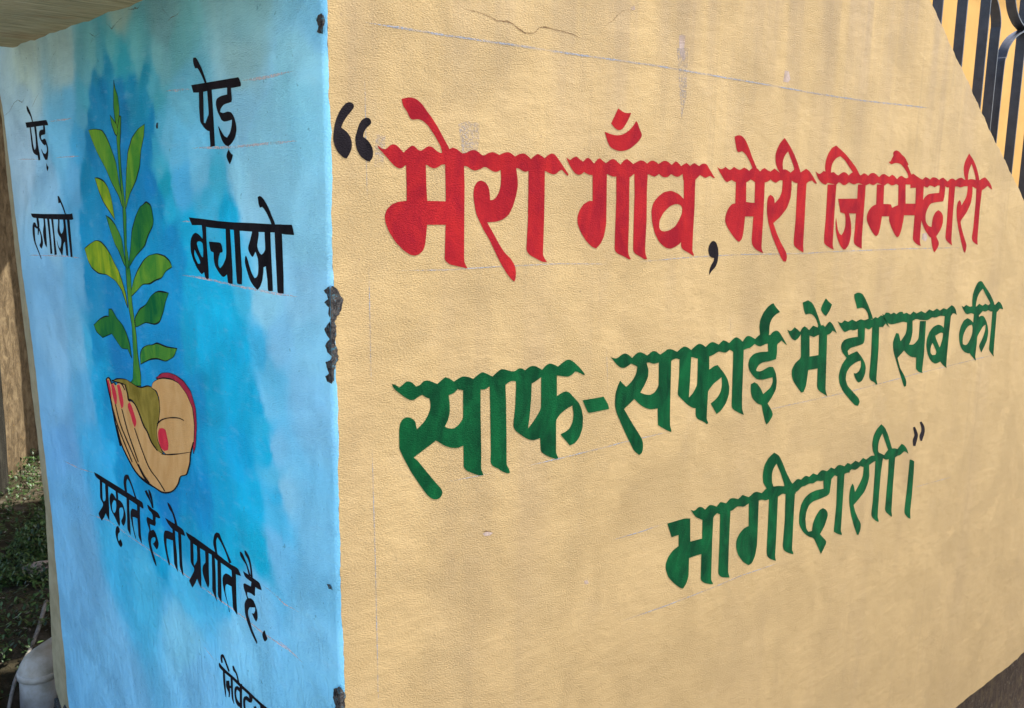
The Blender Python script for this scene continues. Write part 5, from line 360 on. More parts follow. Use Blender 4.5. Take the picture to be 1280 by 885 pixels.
PAINT = [(0.671, 1.79, 120, 160, 170), (0.484, 1.75, 95, 150, 175), (0.22, 1.731, 110, 165, 195), (0.026, 1.708, 105, 172, 218), (1.266, 1.736, 155, 190, 205), (0.99, 1.73, 140, 180, 200), (0.861, 1.713, 90, 160, 190), (0.746, 1.703, 10, 120, 170), (0.632, 1.688, 60, 150, 180), (0.509, 1.691, 100, 165, 190), (0.443, 1.709, 90, 160, 185), (0.226, 1.668, 125, 175, 200), (0.049, 1.653, 125, 190, 235), (1.285, 1.669, 145, 185, 215), (0.983, 1.653, 90, 165, 215), (0.888, 1.648, 70, 160, 200), (0.827, 1.66, 20, 120, 180), (0.696, 1.652, 0, 110, 170), (0.587, 1.632, 20, 130, 180), (0.535, 1.63, 60, 150, 180), (0.422, 1.636, 90, 165, 205), (0.231, 1.614, 120, 180, 220), (0.052, 1.604, 120, 190, 238), (1.31, 1.583, 145, 185, 220), (1.052, 1.577, 100, 175, 225), (0.928, 1.574, 60, 155, 215), (0.872, 1.573, 0, 115, 175), (0.711, 1.569, 0, 115, 180), (0.579, 1.566, 0, 120, 185), (0.545, 1.565, 50, 150, 195), (0.464, 1.551, 90, 175, 225), (0.164, 1.557, 125, 190, 235), (1.155, 1.495, 125, 180, 225), (0.969, 1.497, 90, 165, 220), (0.916, 1.497, 0, 125, 180), (0.726, 1.484, 0, 120, 185), (0.572, 1.5, 0, 120, 190), (0.52, 1.5, 0, 150, 190), (0.455, 1.501, 70, 165, 225), (0.242, 1.502, 125, 190, 235), (1.181, 1.392, 130, 185, 225), (0.986, 1.4, 90, 170, 225), (0.951, 1.402, 0, 130, 190), (0.739, 1.411, 0, 125, 190), (0.498, 1.422, 0, 130, 195), (0.433, 1.425, 0, 160, 215), (0.354, 1.465, 60, 170, 220), (0.285, 1.461, 0, 160, 215), (0.218, 1.48, 130, 190, 230), (0.061, 1.441, 125, 190, 235), (1.209, 1.284, 115, 175, 225), (0.978, 1.303, 100, 170, 220), (0.947, 1.305, 0, 130, 190), (0.755, 1.321, 0, 125, 190), (0.509, 1.341, 0, 135, 200), (0.427, 1.348, 0, 160, 215), (0.313, 1.321, 0, 165, 220), (0.256, 1.35, 60, 175, 225), (0.182, 1.334, 125, 190, 235), (0.066, 1.367, 125, 185, 225), (1.187, 1.142, 120, 175, 220), (1.018, 1.164, 110, 175, 220), (0.956, 1.173, 60, 160, 210), (0.926, 1.177, 0, 130, 190), (0.778, 1.197, 0, 120, 190), (0.524, 1.23, 0, 130, 195), (0.44, 1.242, 0, 145, 195), (0.393, 1.248, 0, 160, 215), (0.264, 1.265, 0, 160, 215), (0.199, 1.274, 60, 170, 225), (0.15, 1.28, 115, 180, 225), (0.049, 1.294, 115, 180, 220), (1.22, 1.007, 110, 170, 220), (0.992, 1.048, 90, 170, 225), (0.916, 1.062, 20, 150, 210), (0.868, 1.07, 0, 130, 190), (0.42, 1.151, 0, 130, 190), (0.373, 1.159, 0, 145, 195), (0.272, 1.177, 0, 160, 215), (0.213, 1.188, 10, 160, 215), (0.18, 1.194, 100, 180, 230), (0.075, 1.213, 115, 180, 225), (1.187, 0.9, 100, 165, 225), (0.963, 0.95, 60, 165, 225), (0.863, 0.972, 40, 160, 220), (0.816, 0.982, 0, 130, 190), (0.43, 1.067, 0, 135, 195), (0.382, 1.077, 0, 150, 205), (0.279, 1.1, 0, 155, 215), (0.186, 1.12, 20, 165, 220), (0.161, 1.126, 110, 180, 230), (1.155, 0.794, 100, 170, 225), (0.877, 0.901, 50, 165, 225), (0.699, 0.929, 0, 130, 190), (0.586, 0.912, 0, 120, 190), (0.44, 0.98, 0, 130, 195), (0.348, 0.977, 0, 150, 205), (0.232, 1.022, 0, 160, 215), (0.167, 1.051, 50, 165, 220), (0.142, 1.058, 120, 185, 230), (1.123, 0.688, 105, 170, 220), (0.858, 0.751, 60, 170, 225), (0.635, 0.836, 0, 150, 205), (0.485, 0.881, 0, 140, 195), (0.323, 0.93, 0, 155, 205), (0.226, 0.946, 0, 165, 215), (0.173, 0.963, 100, 175, 225), (0.044, 1.003, 105, 175, 220), (1.091, 0.583, 105, 170, 220), (0.729, 0.741, 70, 175, 225), (0.53, 0.791, 70, 175, 230), (0.363, 0.834, 60, 170, 225), (0.246, 0.861, 110, 180, 230), (0.047, 0.943, 100, 170, 215), (1.002, 0.5, 110, 178, 226), (0.545, 0.677, 112, 186, 234), (0.31, 0.768, 110, 182, 230), (0.051, 0.869, 105, 172, 216), (0.918, 0.421, 108, 174, 222), (0.484, 0.608, 104, 172, 220), (0.055, 0.794, 100, 168, 212), (0.354, 0.298, 90, 160, 205), (0.826, 1.731, 95, 165, 190), (0.786, 1.716, 70, 150, 185), (0.733, 1.709, 30, 125, 172), (0.704, 1.718, 60, 150, 180), (0.649, 1.7, 40, 140, 175), (0.605, 1.699, 80, 158, 185), (0.634, 1.675, 5, 120, 175), (0.782, 1.671, 5, 115, 175), (0.722, 1.727, 80, 160, 185), (0.686, 1.708, 40, 140, 175), (0.609, 1.717, 85, 160, 185), (0.58, 1.677, 20, 130, 175), (0.547, 1.662, 70, 155, 190), (0.813, 1.687, 30, 125, 175), (0.863, 1.617, 10, 120, 178), (0.899, 1.619, 80, 160, 205), (0.556, 1.605, 5, 120, 180), (0.53, 1.597, 70, 160, 205), (0.493, 1.577, 90, 170, 215), (0.532, 1.533, 60, 165, 205), (0.548, 1.473, 0, 130, 190), (0.502, 1.461, 30, 160, 210), (0.376, 1.525, 100, 180, 230), (0.321, 1.502, 60, 170, 215), (0.47, 1.384, 0, 140, 205), (0.407, 1.388, 0, 160, 215), (0.891, 1.116, 20, 150, 210), (0.857, 1.006, 20, 140, 200), (0.826, 0.93, 0, 135, 195), (0.893, 0.94, 50, 160, 222), (0.747, 0.884, 20, 135, 200), (0.795, 0.855, 60, 165, 220), (0.668, 0.874, 0, 140, 205), (0.165, 1.232, 90, 178, 228), (0.196, 1.155, 40, 170, 222), (0.172, 1.075, 80, 178, 228), (0.17, 1.014, 70, 172, 225)]
END_OUT = [(1.489, 1.8078), (1.4977, 1.7174), (1.4864, 1.643), (1.4837, 1.4968), (1.4639, 1.2884), (1.436, 1.0789), (1.4082, 0.8642), (1.3909, 0.7057), (1.4062, 0.545), (1.4289, 0.3785), (1.441, 0.2511), (1.4342, 0.1974), (1.3898, 0.1604)]
END_IN = [(1.4751, 1.8065), (1.4837, 1.7165), (1.4585, 1.6419), (1.4417, 1.4971), (1.4148, 1.292), (1.3733, 1.0879), (1.3559, 0.8755), (1.3351, 0.7207), (1.3304, 0.5694), (1.3279, 0.4162), (1.3207, 0.3008), (1.3231, 0.2235), (1.3176, 0.193)]
STRIPS = [[(1.8102, 1.9898)], [(1.9473, 2.0089)], [(2.0854, 2.0282)], [(2.0959, 2.0542), (2.1148, 2.0405), (2.1345, 2.0246), (2.1539, 2.0001), (2.1643, 1.9699), (2.1623, 1.9148)], [(2.3424, 1.9808), (2.2812, 1.9571), (2.2405, 1.9276), (2.2238, 1.8967), (2.2134, 1.8415)], [(2.3412, 1.985), (2.3003, 1.9975), (2.2638, 2.0215), (2.2438, 2.0503), (2.2388, 2.0793), (2.2536, 2.1069), (2.3032, 2.1316)], [(2.3293, 1.9967)]]
CHAMFER = [(1.5606, 1.9421), (1.6807, 1.8581), (1.8026, 1.7778), (1.9358, 1.6843), (2.0603, 1.606), (2.22, 1.502)]
PATCHES = [('chip', 'y', 'cement', [(0.0026, 1.3758), (0.0084, 1.3724), (0.0131, 1.366), (0.0177, 1.3563), (0.0164, 1.346), (0.0115, 1.338), (0.0054, 1.3301), (0.0077, 1.3226), (0.0075, 1.3101), (0.005, 1.3019), (0.0096, 1.2888), (0.0106, 1.2802), (0.0069, 1.2732), (0.0033, 1.2662), (0.003, 1.2492), (0.0018, 1.2472)]), ('chip', 'x', 'cement', [(-0.0057, 1.3765), (0.0042, 1.3736), (0.0144, 1.3685), (0.0066, 1.3641), (0.003, 1.3582), (0.0132, 1.3531), (0.0015, 1.348), (0.0039, 1.3395), (-0.0036, 1.332), (0.0045, 1.3269), (0.015, 1.3173), (0.0092, 1.3127), (0.0016, 1.3063), (0.014, 1.2963), (0.0103, 1.2904), (0.0026, 1.2851), (0.0009, 1.2791), (0.0131, 1.2741), (0.0095, 1.265), (0.0058, 1.2603), (0.0161, 1.2544), (0.0103, 1.2489), (-0.0016, 1.2476)]), ('chip', 'y', 'cement', [(-0.0068, 1.7068), (-0.0046, 1.7052), (-0.0025, 1.6999), (-0.0048, 1.6921), (-0.0038, 1.6857), (-0.0067, 1.6835)]), ('chip', 'x', 'cement', [(0.0008, 1.708), (0.0103, 1.7073), (0.0145, 1.7012), (0.0091, 1.6941), (0.0133, 1.6879), (0.0021, 1.6839)]), ('chip', 'y', 'cement', [(0.0054, 0.8201), (0.0104, 0.8135), (0.0154, 0.8045), (0.0127, 0.7934), (0.0151, 0.778), (0.0061, 0.779)]), ('chip', 'x', 'cement', [(-0.0004, 0.8199), (0.0148, 0.8097), (0.0176, 0.7951), (0.0117, 0.7855), (0.0166, 0.7711), (-0.0007, 0.7789)]), ('chip', 'y', 'pinkish', [(0.6767, 1.7625), (0.685, 1.7647), (0.6938, 1.7632), (0.6926, 1.75), (0.691, 1.7434), (0.6965, 1.7283), (0.6905, 1.7224), (0.6835, 1.7295), (0.6783, 1.742)]), ('smear', 'y', 'smear', [(0.2064, 1.5895), (0.2234, 1.5949), (0.2452, 1.5929), (0.2441, 1.573), (0.2415, 1.5508), (0.214, 1.5486), (0.2109, 1.5681)]), ('chip', 'y', 'pinkish', [(0.9972, 1.7356), (1.0109, 1.7354), (1.0182, 1.7212), (1.0107, 1.7146), (0.9942, 1.7147)]), ('smear', 'y', 'smear', [(0.6719, 1.7413), (0.7017, 1.7445), (0.7037, 1.6656), (0.6938, 1.6249), (0.6833, 1.6772)]), ('smear', 'y', 'smear', [(0.0708, 1.5685), (0.0857, 1.5672), (0.0817, 1.5261), (0.0681, 1.5277)]), ('chip', 'y', 'pinkish', [(1.6261, 1.417), (1.6466, 1.4186), (1.6535, 1.405), (1.6466, 1.3975), (1.6246, 1.4037)]), ('chip', 'y', 'pinkish', [(0.5519, 1.7917), (0.5613, 1.7942), (0.5636, 1.7884), (0.5541, 1.786)]), ('chip', 'y', 'pinkish', [(0.2603, 0.9821), (0.2683, 0.9834), (0.2813, 0.9784), (0.2765, 0.9757), (0.2652, 0.977)]), ('chip', 'y', 'pinkish', [(0.4893, 0.8435), (0.4972, 0.8429), (0.5015, 0.8359), (0.4916, 0.8356)]), ('pit', 'y', 'crack', [(0.2554, 0.987), (0.2682, 0.9853), (0.2812, 0.9803), (0.2683, 0.983)]), ('pit', 'x', 'cement', [(0.5362, 1.5989), (0.5293, 1.5999), (0.5306, 1.591), (0.5376, 1.5899)]), ('pit', 'x', 'cement', [(0.0266, 0.9625), (0.016, 0.9638), (0.0121, 0.9581), (0.0205, 0.9564)])]  # the crack-coloured pit above a front chip is that chip's painted shadow
BLUE_ILLUM = (.64, .71, .85)
SHADE_SLAB = ((1.045, 3.348), (1.159, 3.706), 2.35)
PIPE = (0.020, 1.600, 0.156)
STICK = ((0.160, 2.018), (-0.095, 1.501))
STONE = (0.215, 2.304)
# ------------------------------------------------------------------ helpers
def lin(r, g, b):
    f = lambda c: (c/255/12.92 if c/255 <= .04045 else ((c/255+.055)/1.055)**2.4)
    return (f(r), f(g), f(b))

def tag(o, label=None, cat=None, group=None, kind=None):
    if label: o['label'] = label
    if cat: o['category'] = cat
    if group: o['group'] = group
    if kind: o['kind'] = kind
    return o

def empty(name, loc, label, cat, group=None):
    o = bpy.data.objects.new(name, None); COL.objects.link(o); o.location = loc
    return tag(o, label, cat, group)

def link_mesh(name, verts, faces, mats, parent=None, smooth=False, mat_ids=None):
    me = bpy.data.meshes.new(name)
    if parent is not None:
        b = parent_origin(parent)
        verts = [(v[0]-b[0], v[1]-b[1], v[2]-b[2]) for v in verts]
    me.from_pydata(verts, [], faces)
    for m in (mats if isinstance(mats, (list, tuple)) else [mats]): me.materials.append(m)
    if mat_ids: me.polygons.foreach_set('material_index', mat_ids)
    if smooth: me.polygons.foreach_set('use_smooth', [True]*len(me.polygons))
    me.update()
    o = bpy.data.objects.new(name, me); COL.objects.link(o)
    if parent is not None: o.parent = parent
    return o

def parent_origin(p):
    b = Vector(p.location)
    while p.parent: p = p.parent; b = b + Vector(p.location)
    return b

class MB:
    def __init__(s): s.v = []; s.f = []
    def box(s, x0, x1, y0, y1, z0, z1):
        n = len(s.v)
        s.v += [(x, y, z) for z in (z0, z1) for x, y in ((x0, y0), (x1, y0), (x1, y1), (x0, y1))]
        s.f += [(n, n+3, n+2, n+1), (n+4, n+5, n+6, n+7)] + [(n+i, n+(i+1) % 4, n+4+(i+1) % 4, n+4+i) for i in range(4)]
        return s
    def tube(s, path, radii, seg=16, cap=True):
        path = [Vector(p) for p in path]
        n0 = len(s.v); up = Vector((0.13, 0.9, 0.31)).normalized()
        for i, p in enumerate(path):
            d = (path[min(i+1, len(path)-1)] - path[max(i-1, 0)]).normalized()
            a = d.cross(up).normalized(); b = d.cross(a).normalized()
            r = radii[i] if isinstance(radii, (list, tuple)) else radii
            for k in range(seg):
                t = 2*math.pi*k/seg
                s.v.append(tuple(p + a*math.cos(t)*r + b*math.sin(t)*r))
        for i in range(len(path)-1):
            for k in range(seg):
                a = n0+i*seg+k; b = n0+i*seg+(k+1) % seg
                s.f.append((a, b, b+seg, a+seg))
        if cap:
            s.f.append(tuple(n0+k for k in range(seg))[::-1]); m = n0+(len(path)-1)*seg
            s.f.append(tuple(m+k for k in range(seg)))
        return s
    def build(s, name, mat, parent=None, smooth=False): return link_mesh(name, s.v, s.f, mat, parent, smooth)

# ------------------------------------------------------------------ materials
class NT:
    def __init__(s, name):
        s.m = bpy.data.materials.new(name); s.m.use_nodes = True; s.t = s.m.node_tree
        s.b = s.t.nodes['Principled BSDF']; s.out = s.t.nodes['Material Output']
        s.pos = s.n('ShaderNodeNewGeometry').outputs['Position']
    def n(s, kind, **kw):
        x = s.t.nodes.new(kind)
        for k, v in kw.items(): setattr(x, k, v)
        return x
    def l(s, a, b): s.t.links.new(a, b)
    def map(s, scale, vec=None, rot=(0, 0, 0)):
        x = s.n('ShaderNodeMapping'); x.inputs['Scale'].default_value = scale; x.inputs['Rotation'].default_value = rot
        s.l(vec or s.pos, x.inputs['Vector']); return x.outputs[0]
    def noise(s, scale, detail=4, rough=.55, vec=None, dist=0.0, col=False):
        x = s.n('ShaderNodeTexNoise'); x.inputs['Scale'].default_value = scale; x.inputs['Detail'].default_value = detail
        x.inputs['Roughness'].default_value = rough; x.inputs['Distortion'].default_value = dist
        s.l(vec or s.pos, x.inputs['Vector']); return x.outputs['Color' if col else 'Fac']
    def ramp(s, fac, stops):
        x = s.n('ShaderNodeValToRGB'); e = x.color_ramp.elements
        while len(e) < len(stops): e.new(.5)
        for i, (p, c) in enumerate(stops):
            e[i].position = p; c = (c, c, c) if isinstance(c, (int, float)) else c; e[i].color = (*c, 1)
        s.l(fac, x.inputs[0]); return x.outputs[0]
    def mix(s, fac, a, b, mode='MIX'):
        x = s.n('ShaderNodeMix', data_type='RGBA', blend_type=mode)
        for sock, v in ((x.inputs[0], fac), (x.inputs[6], a), (x.inputs[7], b)):
            if isinstance(v, (int, float)): sock.default_value = v
            elif isinstance(v, tuple): sock.default_value = (*v, 1)
            else: s.l(v, sock)
        return x.outputs[2]
    def math(s, op, a, b=0.0, c=0.0):
        x = s.n('ShaderNodeMath', operation=op)
        for i, v in enumerate((a, b, c)):
            if isinstance(v, (int, float)): x.inputs[i].default_value = v
            else: s.l(v, x.inputs[i])
        return x.outputs[0]
    def bump(s, h, dist, strength=1.0, normal=None):
        x = s.n('ShaderNodeBump'); x.inputs['Distance'].default_value = dist; x.inputs['Strength'].default_value = strength
        s.l(h, x.inputs['Height'])
        if normal: s.l(normal, x.inputs['Normal'])
        return x.outputs[0]
    def fin(s, col, rough=.8, normal=None, spec=.3):
        for k, v in (('Base Color', col), ('Roughness', rough)):
            if isinstance(v, tuple): s.b.inputs[k].default_value = (*v, 1)
            elif isinstance(v, (int, float)): s.b.inputs[k].default_value = v
            else: s.l(v, s.b.inputs[k])
        s.b.inputs['Specular IOR Level'].default_value = spec
        if normal: s.l(normal, s.b.inputs['Normal'])
        return s.m

def plaster_normal(t, k=1.0, fine=1.0):
    """the sandy plaster relief, the same under every paint (world coordinates)"""
    v = t.map((1.0, 1.0, 1.8), rot=(0, .14, 0))
    a = t.noise(300, 3, .6, v, 0)
    b = t.noise(640, 2, .6, v, .0)
    c = t.noise(28, 3, .5, v)
    patch = t.ramp(t.noise(6, 4, .6, None, .8), [(.36, .25), (.62, 1.0)])
    h = t.math('ADD', t.math('MULTIPLY', t.ramp(a, [(.40, 0.0), (.66, 1.0)]), .55), t.math('MULTIPLY', b, .22))
    h = t.math('MULTIPLY', h, patch)
    n = t.bump(h, .0024*k*fine)
    n = t.bump(c, .0024*k, 1.0, n)
    return t.bump(t.noise(5, 2, .5), .010, 1.0, n)

def mat_cream(name='cream_paint', dirt_shade=1.0):
    t = NT(name)
    base = t.mix(t.ramp(t.noise(3.2, 3, .6), [(.3, 0.0), (.7, 1.0)]), (.380, .268, .122), (.435, .310, .146))
    # rain streaks: long and vertical
    st = t.ramp(t.noise(1.0, 5, .62, t.map((9, 9, .55))), [(.47, 0.0), (.66, 1.0)])
    st = t.math('MULTIPLY', st, t.ramp(t.noise(2.1, 2), [(.35, 0.15), (.65, 1.0)]))
    col = t.mix(t.math('MULTIPLY', st, .42*dirt_shade), base, (.27, .195, .115))
    gr = t.ramp(t.noise(11, 5, .65), [(.55, 0.0), (.75, 1.0)])
    col = t.mix(t.math('MULTIPLY', gr, .22*dirt_shade), col, (.38, .29, .18))
    tp = t.n('ShaderNodeSeparateXYZ'); t.l(t.pos, tp.inputs[0])
    tm = t.math('MULTIPLY', t.ramp(t.noise(1.0, 4, .6, t.map((16, 16, .8))), [(.42, 0.0), (.62, 1.0)]), t.ramp(t.math('MULTIPLY', tp.outputs[2], .5), [(.74, 0.0), (.95, 1.0)]))
    col = t.mix(t.math('MULTIPLY', tm, .5*dirt_shade), col, (.25, .19, .13))
    dr = t.ramp(t.noise(1.0, 3, .5, t.map((55, 55, .9))), [(.56, 0.0), (.72, 1.0)])
    dr = t.math('MULTIPLY', dr, t.ramp(t.noise(1.7, 2, .5, None, .3), [(.45, 0.0), (.62, 1.0)]))
    col = t.mix(t.math('MULTIPLY', dr, .30*dirt_shade), col, (.27, .20, .11))
    # grain contrast in colour: darker low spots, and sparse dark specks
    pit = t.ramp(t.noise(300, 3, .6, t.map((1, 1, 1.8), rot=(0, .14, 0)), 0), [(.30, 1.0), (.42, 0.0)])
    col = t.mix(t.math('MULTIPLY', pit, .48), col, (.23, .155, .075))
    sp = t.ramp(t.noise(75, 2, .5), [(.245, 1.0), (.27, 0.0)])
    col = t.mix(t.math('MULTIPLY', sp, .5), col, (.22, .15, .09))
    # light falloff painted into the colour: darker towards the foot and the right
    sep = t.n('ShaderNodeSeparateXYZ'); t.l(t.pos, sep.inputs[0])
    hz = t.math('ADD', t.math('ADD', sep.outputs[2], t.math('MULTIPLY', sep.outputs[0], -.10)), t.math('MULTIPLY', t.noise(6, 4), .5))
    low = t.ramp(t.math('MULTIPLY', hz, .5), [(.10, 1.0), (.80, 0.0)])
    col = t.mix(t.math('MULTIPLY', low, .75*dirt_shade), col, (.25, .172, .077))
    return t.fin(col, .86, plaster_normal(t), .2)

def mat_paint(name, c1, c2, rough=.85, k=.35, spec=.05):
    t = NT(name)
    v = t.map((1, 1, .5))
    f = t.ramp(t.noise(26, 4, .6, v, .6), [(.36, 0.0), (.66, 1.0)])
    col = t.mix(f, c1, c2)
    wear = t.ramp(t.noise(260, 2, .6), [(.66, 0.0), (.80, 1.0)])
    col = t.mix(t.math('MULTIPLY', wear, .12), col, tuple(min(1, x*1.5+.02) for x in c2))
    return t.fin(col, rough, plaster_normal(t, k), spec)

def mat_blue():
    t = NT('blue_paint')
    at = t.n('ShaderNodeVertexColor'); at.layer_name = 'paint'
    c = at.outputs[0]
    # broad brush streaks and the mottled second coat
    st = t.noise(1.0, 5, .6, t.map((60, 60, 14)), .4)
    c = t.mix(t.ramp(st, [(.38, .09), (.62, 0.0)]), c, (.10, .38, .64))
    c = t.mix(t.ramp(t.noise(1.0, 4, .6, t.map((22, 22, 70))), [(.55, 0.0), (.72, .10)]), c, (.42, .66, .84))
    sp = t.ramp(t.noise(85, 2, .5), [(.25, 1.0), (.275, 0.0)])
    c = t.mix(t.math('MULTIPLY', sp, .45), c, (.05, .2, .3))
    # swirled thick paint lower down
    v2 = t.map((20, 20, 9), rot=(.5, 0, 0))
    n = plaster_normal(t, 1.1)
    sep = t.n('ShaderNodeSeparateXYZ'); t.l(t.pos, sep.inputs[0])
    lowm = t.ramp(sep.outputs[2], [(.70, 1.0), (1.0, .12)])
    n = t.bump(t.math('MULTIPLY', t.noise(1.6, 4, .55, v2, 2.2), lowm), .008, 1.0, n)
    return t.fin(c, .75, n, .08)

M = {}
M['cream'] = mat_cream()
M['blue'] = mat_blue()
M['red'] = mat_paint('red_enamel', (.205, .007, .014), (.305, .013, .015))
M['green'] = mat_paint('green_enamel', (.0010, .030, .011), (.0025, .070, .021))
M['black'] = mat_paint('black_enamel', (.006, .005, .007), (.014, .011, .014))
M['leaf_mid'] = mat_paint('mid_green_paint', (.025, .17, .035), (.10, .27, .03))
M['leaf_light'] = mat_paint('light_green_paint', (.05, .22, .03), (.15, .32, .03))
M['leaf_pale'] = mat_paint('yellow_green_paint', (.09, .25, .02), (.34, .42, .02))
M['leaf_deep'] = mat_paint('deep_green_paint', (.004, .11, .035), (.04, .20, .03))
M['soil'] = mat_paint('olive_paint', (.17, .13, .02), (.30, .23, .045))
M['skin'] = mat_paint('tan_paint', (.52, .29, .105), (.60, .36, .15))
M['crimson'] = mat_paint('crimson_paint', (.26, .02, .045), (.36, .03, .06))
M['nail'] = mat_paint('nail_red_paint', (.50, .02, .045), (.62, .04, .06), .6)

def mat_chalk(name, col, lo, hi, amount):
    t = NT(name)
    t.fin(col, .9, plaster_normal(t, .9), .1)
    a = t.ramp(t.noise(240, 3, .6), [(lo, 0.0), (hi, 1.0)])
    a = t.math('MULTIPLY', a, t.ramp(t.noise(18, 2), [(.35, .25), (.6, 1.0)]))
    a = t.math('MULTIPLY', a, amount)
    tr = t.n('ShaderNodeBsdfTransparent'); mx = t.n('ShaderNodeMixShader')
    t.l(a, mx.inputs[0]); t.l(tr.outputs[0], mx.inputs[1]); t.l(t.b.outputs[0], mx.inputs[2]); t.l(mx.outputs[0], t.out.inputs[0])
    return t.m
M['chalk'] = mat_chalk('pencil_line', (.27, .31, .38), .30, .55, .8)
M['cream_mark'] = mat_chalk('chalk_line', (.78, .62, .60), .30, .55, .7)
M['smear'] = mat_chalk('grey_smear', (.36, .31, .27), .40, .62, .75)
M['pinkish'] = mat_chalk('bare_primer', (.44, .345, .30), .25, .4, .9)
M['crack'] = mat_chalk('crack', (.16, .095, .045), .30, .5, .9)

def mat_cement():
    t = NT('bare_cement')
    f = t.noise(120, 5, .7, None, 1.0)
    col = t.ramp(f, [(.34, (.008, .008, .010)), (.47, (.035, .034, .036)), (.53, (.11, .10, .09)), (.58, (.03, .03, .033)), (.64, (.10, .26, .34)), (.70, (.015, .015, .02))])
    return t.fin(col, .95, t.bump(t.noise(170, 5, .7, None, .8), .012), .2)
M['cement'] = mat_cement()

def mat_soffit():
    t = NT('weathered_concrete')
    f = t.noise(1.0, 5, .6, t.map((14, 90, 20), rot=(0, 0, .3)))
    col = t.ramp(f, [(.3, (.20, .185, .11)), (.5, (.31, .285, .18)), (.68, (.40, .365, .25))])
    r = t.ramp(t.noise(5, 4), [(.55, 0.0), (.7, 1.0)])
    col = t.mix(t.math('MULTIPLY', r, .6), col, (.26, .14, .06))
    return t.fin(col, .95, t.bump(f, .004), .1)
M['soffit'] = mat_soffit()

def mat_damp(name, cols, scale=(14, 14, 3), dist=.015):
    t = NT(name)
    f = t.noise(1.0, 7, .72, t.map(scale), .6)
    col = t.ramp(f, [(.30, cols[0]), (.5, cols[1]), (.66, cols[2])])
    g = t.ramp(t.noise(60, 4, .7), [(.6, 0.0), (.72, .7)])
    col = t.mix(g, col, cols[3])
    return t.fin(col, .95, t.bump(t.noise(1.0, 6, .75, t.map(tuple(q*3 for q in scale))), dist), .15)
M['plinth'] = mat_damp('damp_brown_stone', ((.018, .013, .008), (.05, .033, .022), (.085, .06, .028), (.20, .17, .13)), (34, 34, 20), .010)
M['old_wall'] = mat_damp('weathered_render', ((.05, .036, .018), (.14, .10, .055), (.24, .18, .10), (.32, .19, .045)), (15, 15, 15), .006)
M['shadow_post'] = mat_damp('shadow_render', ((.012, .011, .008), (.03, .027, .02), (.06, .055, .04), (.10, .09, .06)), (14, 14, 4))  # near-black colour puts a shadow strip beside the old wall

def mat_ground():
    t = NT('ground_soil')
    f = t.noise(9, 7, .7)
    col = t.ramp(f, [(.3, (.02, .018, .010)), (.5, (.06, .05, .03)), (.72, (.15, .13, .10))])
    sep = t.n('ShaderNodeSeparateXYZ'); t.l(t.pos, sep.inputs[0])
    # pale packed earth on the lane in front, dark weedy soil behind the wall
    k = t.ramp(t.math('ADD', t.math('MULTIPLY', sep.outputs[1], .25), t.math('MULTIPLY', t.noise(3, 3), .2)), [(.30, 0.0), (.42, 1.0)])
    lane = t.ramp(t.noise(4, 6, .65), [(.3, (.34, .30, .24)), (.7, (.46, .42, .35))])
    return t.fin(t.mix(k, lane, col), .95, t.bump(t.noise(30, 6, .7), .03), .1)
M['ground'] = mat_ground()

def mat_leaf(name, a, b, c):
    t = NT(name)
    oi = t.n('ShaderNodeNewGeometry')
    col = t.ramp(oi.outputs['Random Per Island'], [(0.0, a), (.55, b), (.93, c)])
    t.fin(col, .5, None, .4)
    return t.m
M['weed'] = mat_leaf('weed_leaves', (.010, .026, .006), (.026, .065, .013), (.07, .13, .03))
M['litter'] = mat_leaf('leaf_litter', (.06, .045, .03), (.16, .14, .11), (.42, .40, .36))

def mat_simple(name, a, b, scale, rough, dist, spec=.4):
    t = NT(name)
    col = t.mix(t.ramp(t.noise(scale, 5, .65), [(.35, 0.0), (.65, 1.0)]), a, b)
    return t.fin(col, rough, t.bump(t.noise(scale*3, 4), dist), spec)
M['margin'] = mat_simple('grey_cream_margin', (.25, .225, .14), (.34, .31, .205), 22, .9, .003, .1)
M['pvc'] = mat_simple('grey_pvc', (.24, .22, .165), (.42, .415, .39), 11, .45, .001)
M['stone'] = mat_simple('stone', (.16, .13, .11), (.33, .28, .24), 30, .9, .006)
M['stick'] = mat_simple('bleached_stick', (.14, .13, .115), (.28, .265, .235), 40, .8, .003)
M['iron'] = mat_simple('black_iron_paint', (.016, .018, .025), (.030, .033, .042), 30, .38, .0008, .5)
M['house'] = mat_simple('ochre_house_paint', (.50, .28, .075), (.56, .32, .09), 2.5, .85, .003, .2)
M['grey_conc'] = mat_simple('grey_concrete', (.25, .24, .22), (.36, .34, .31), 6, .9, .004, .2)

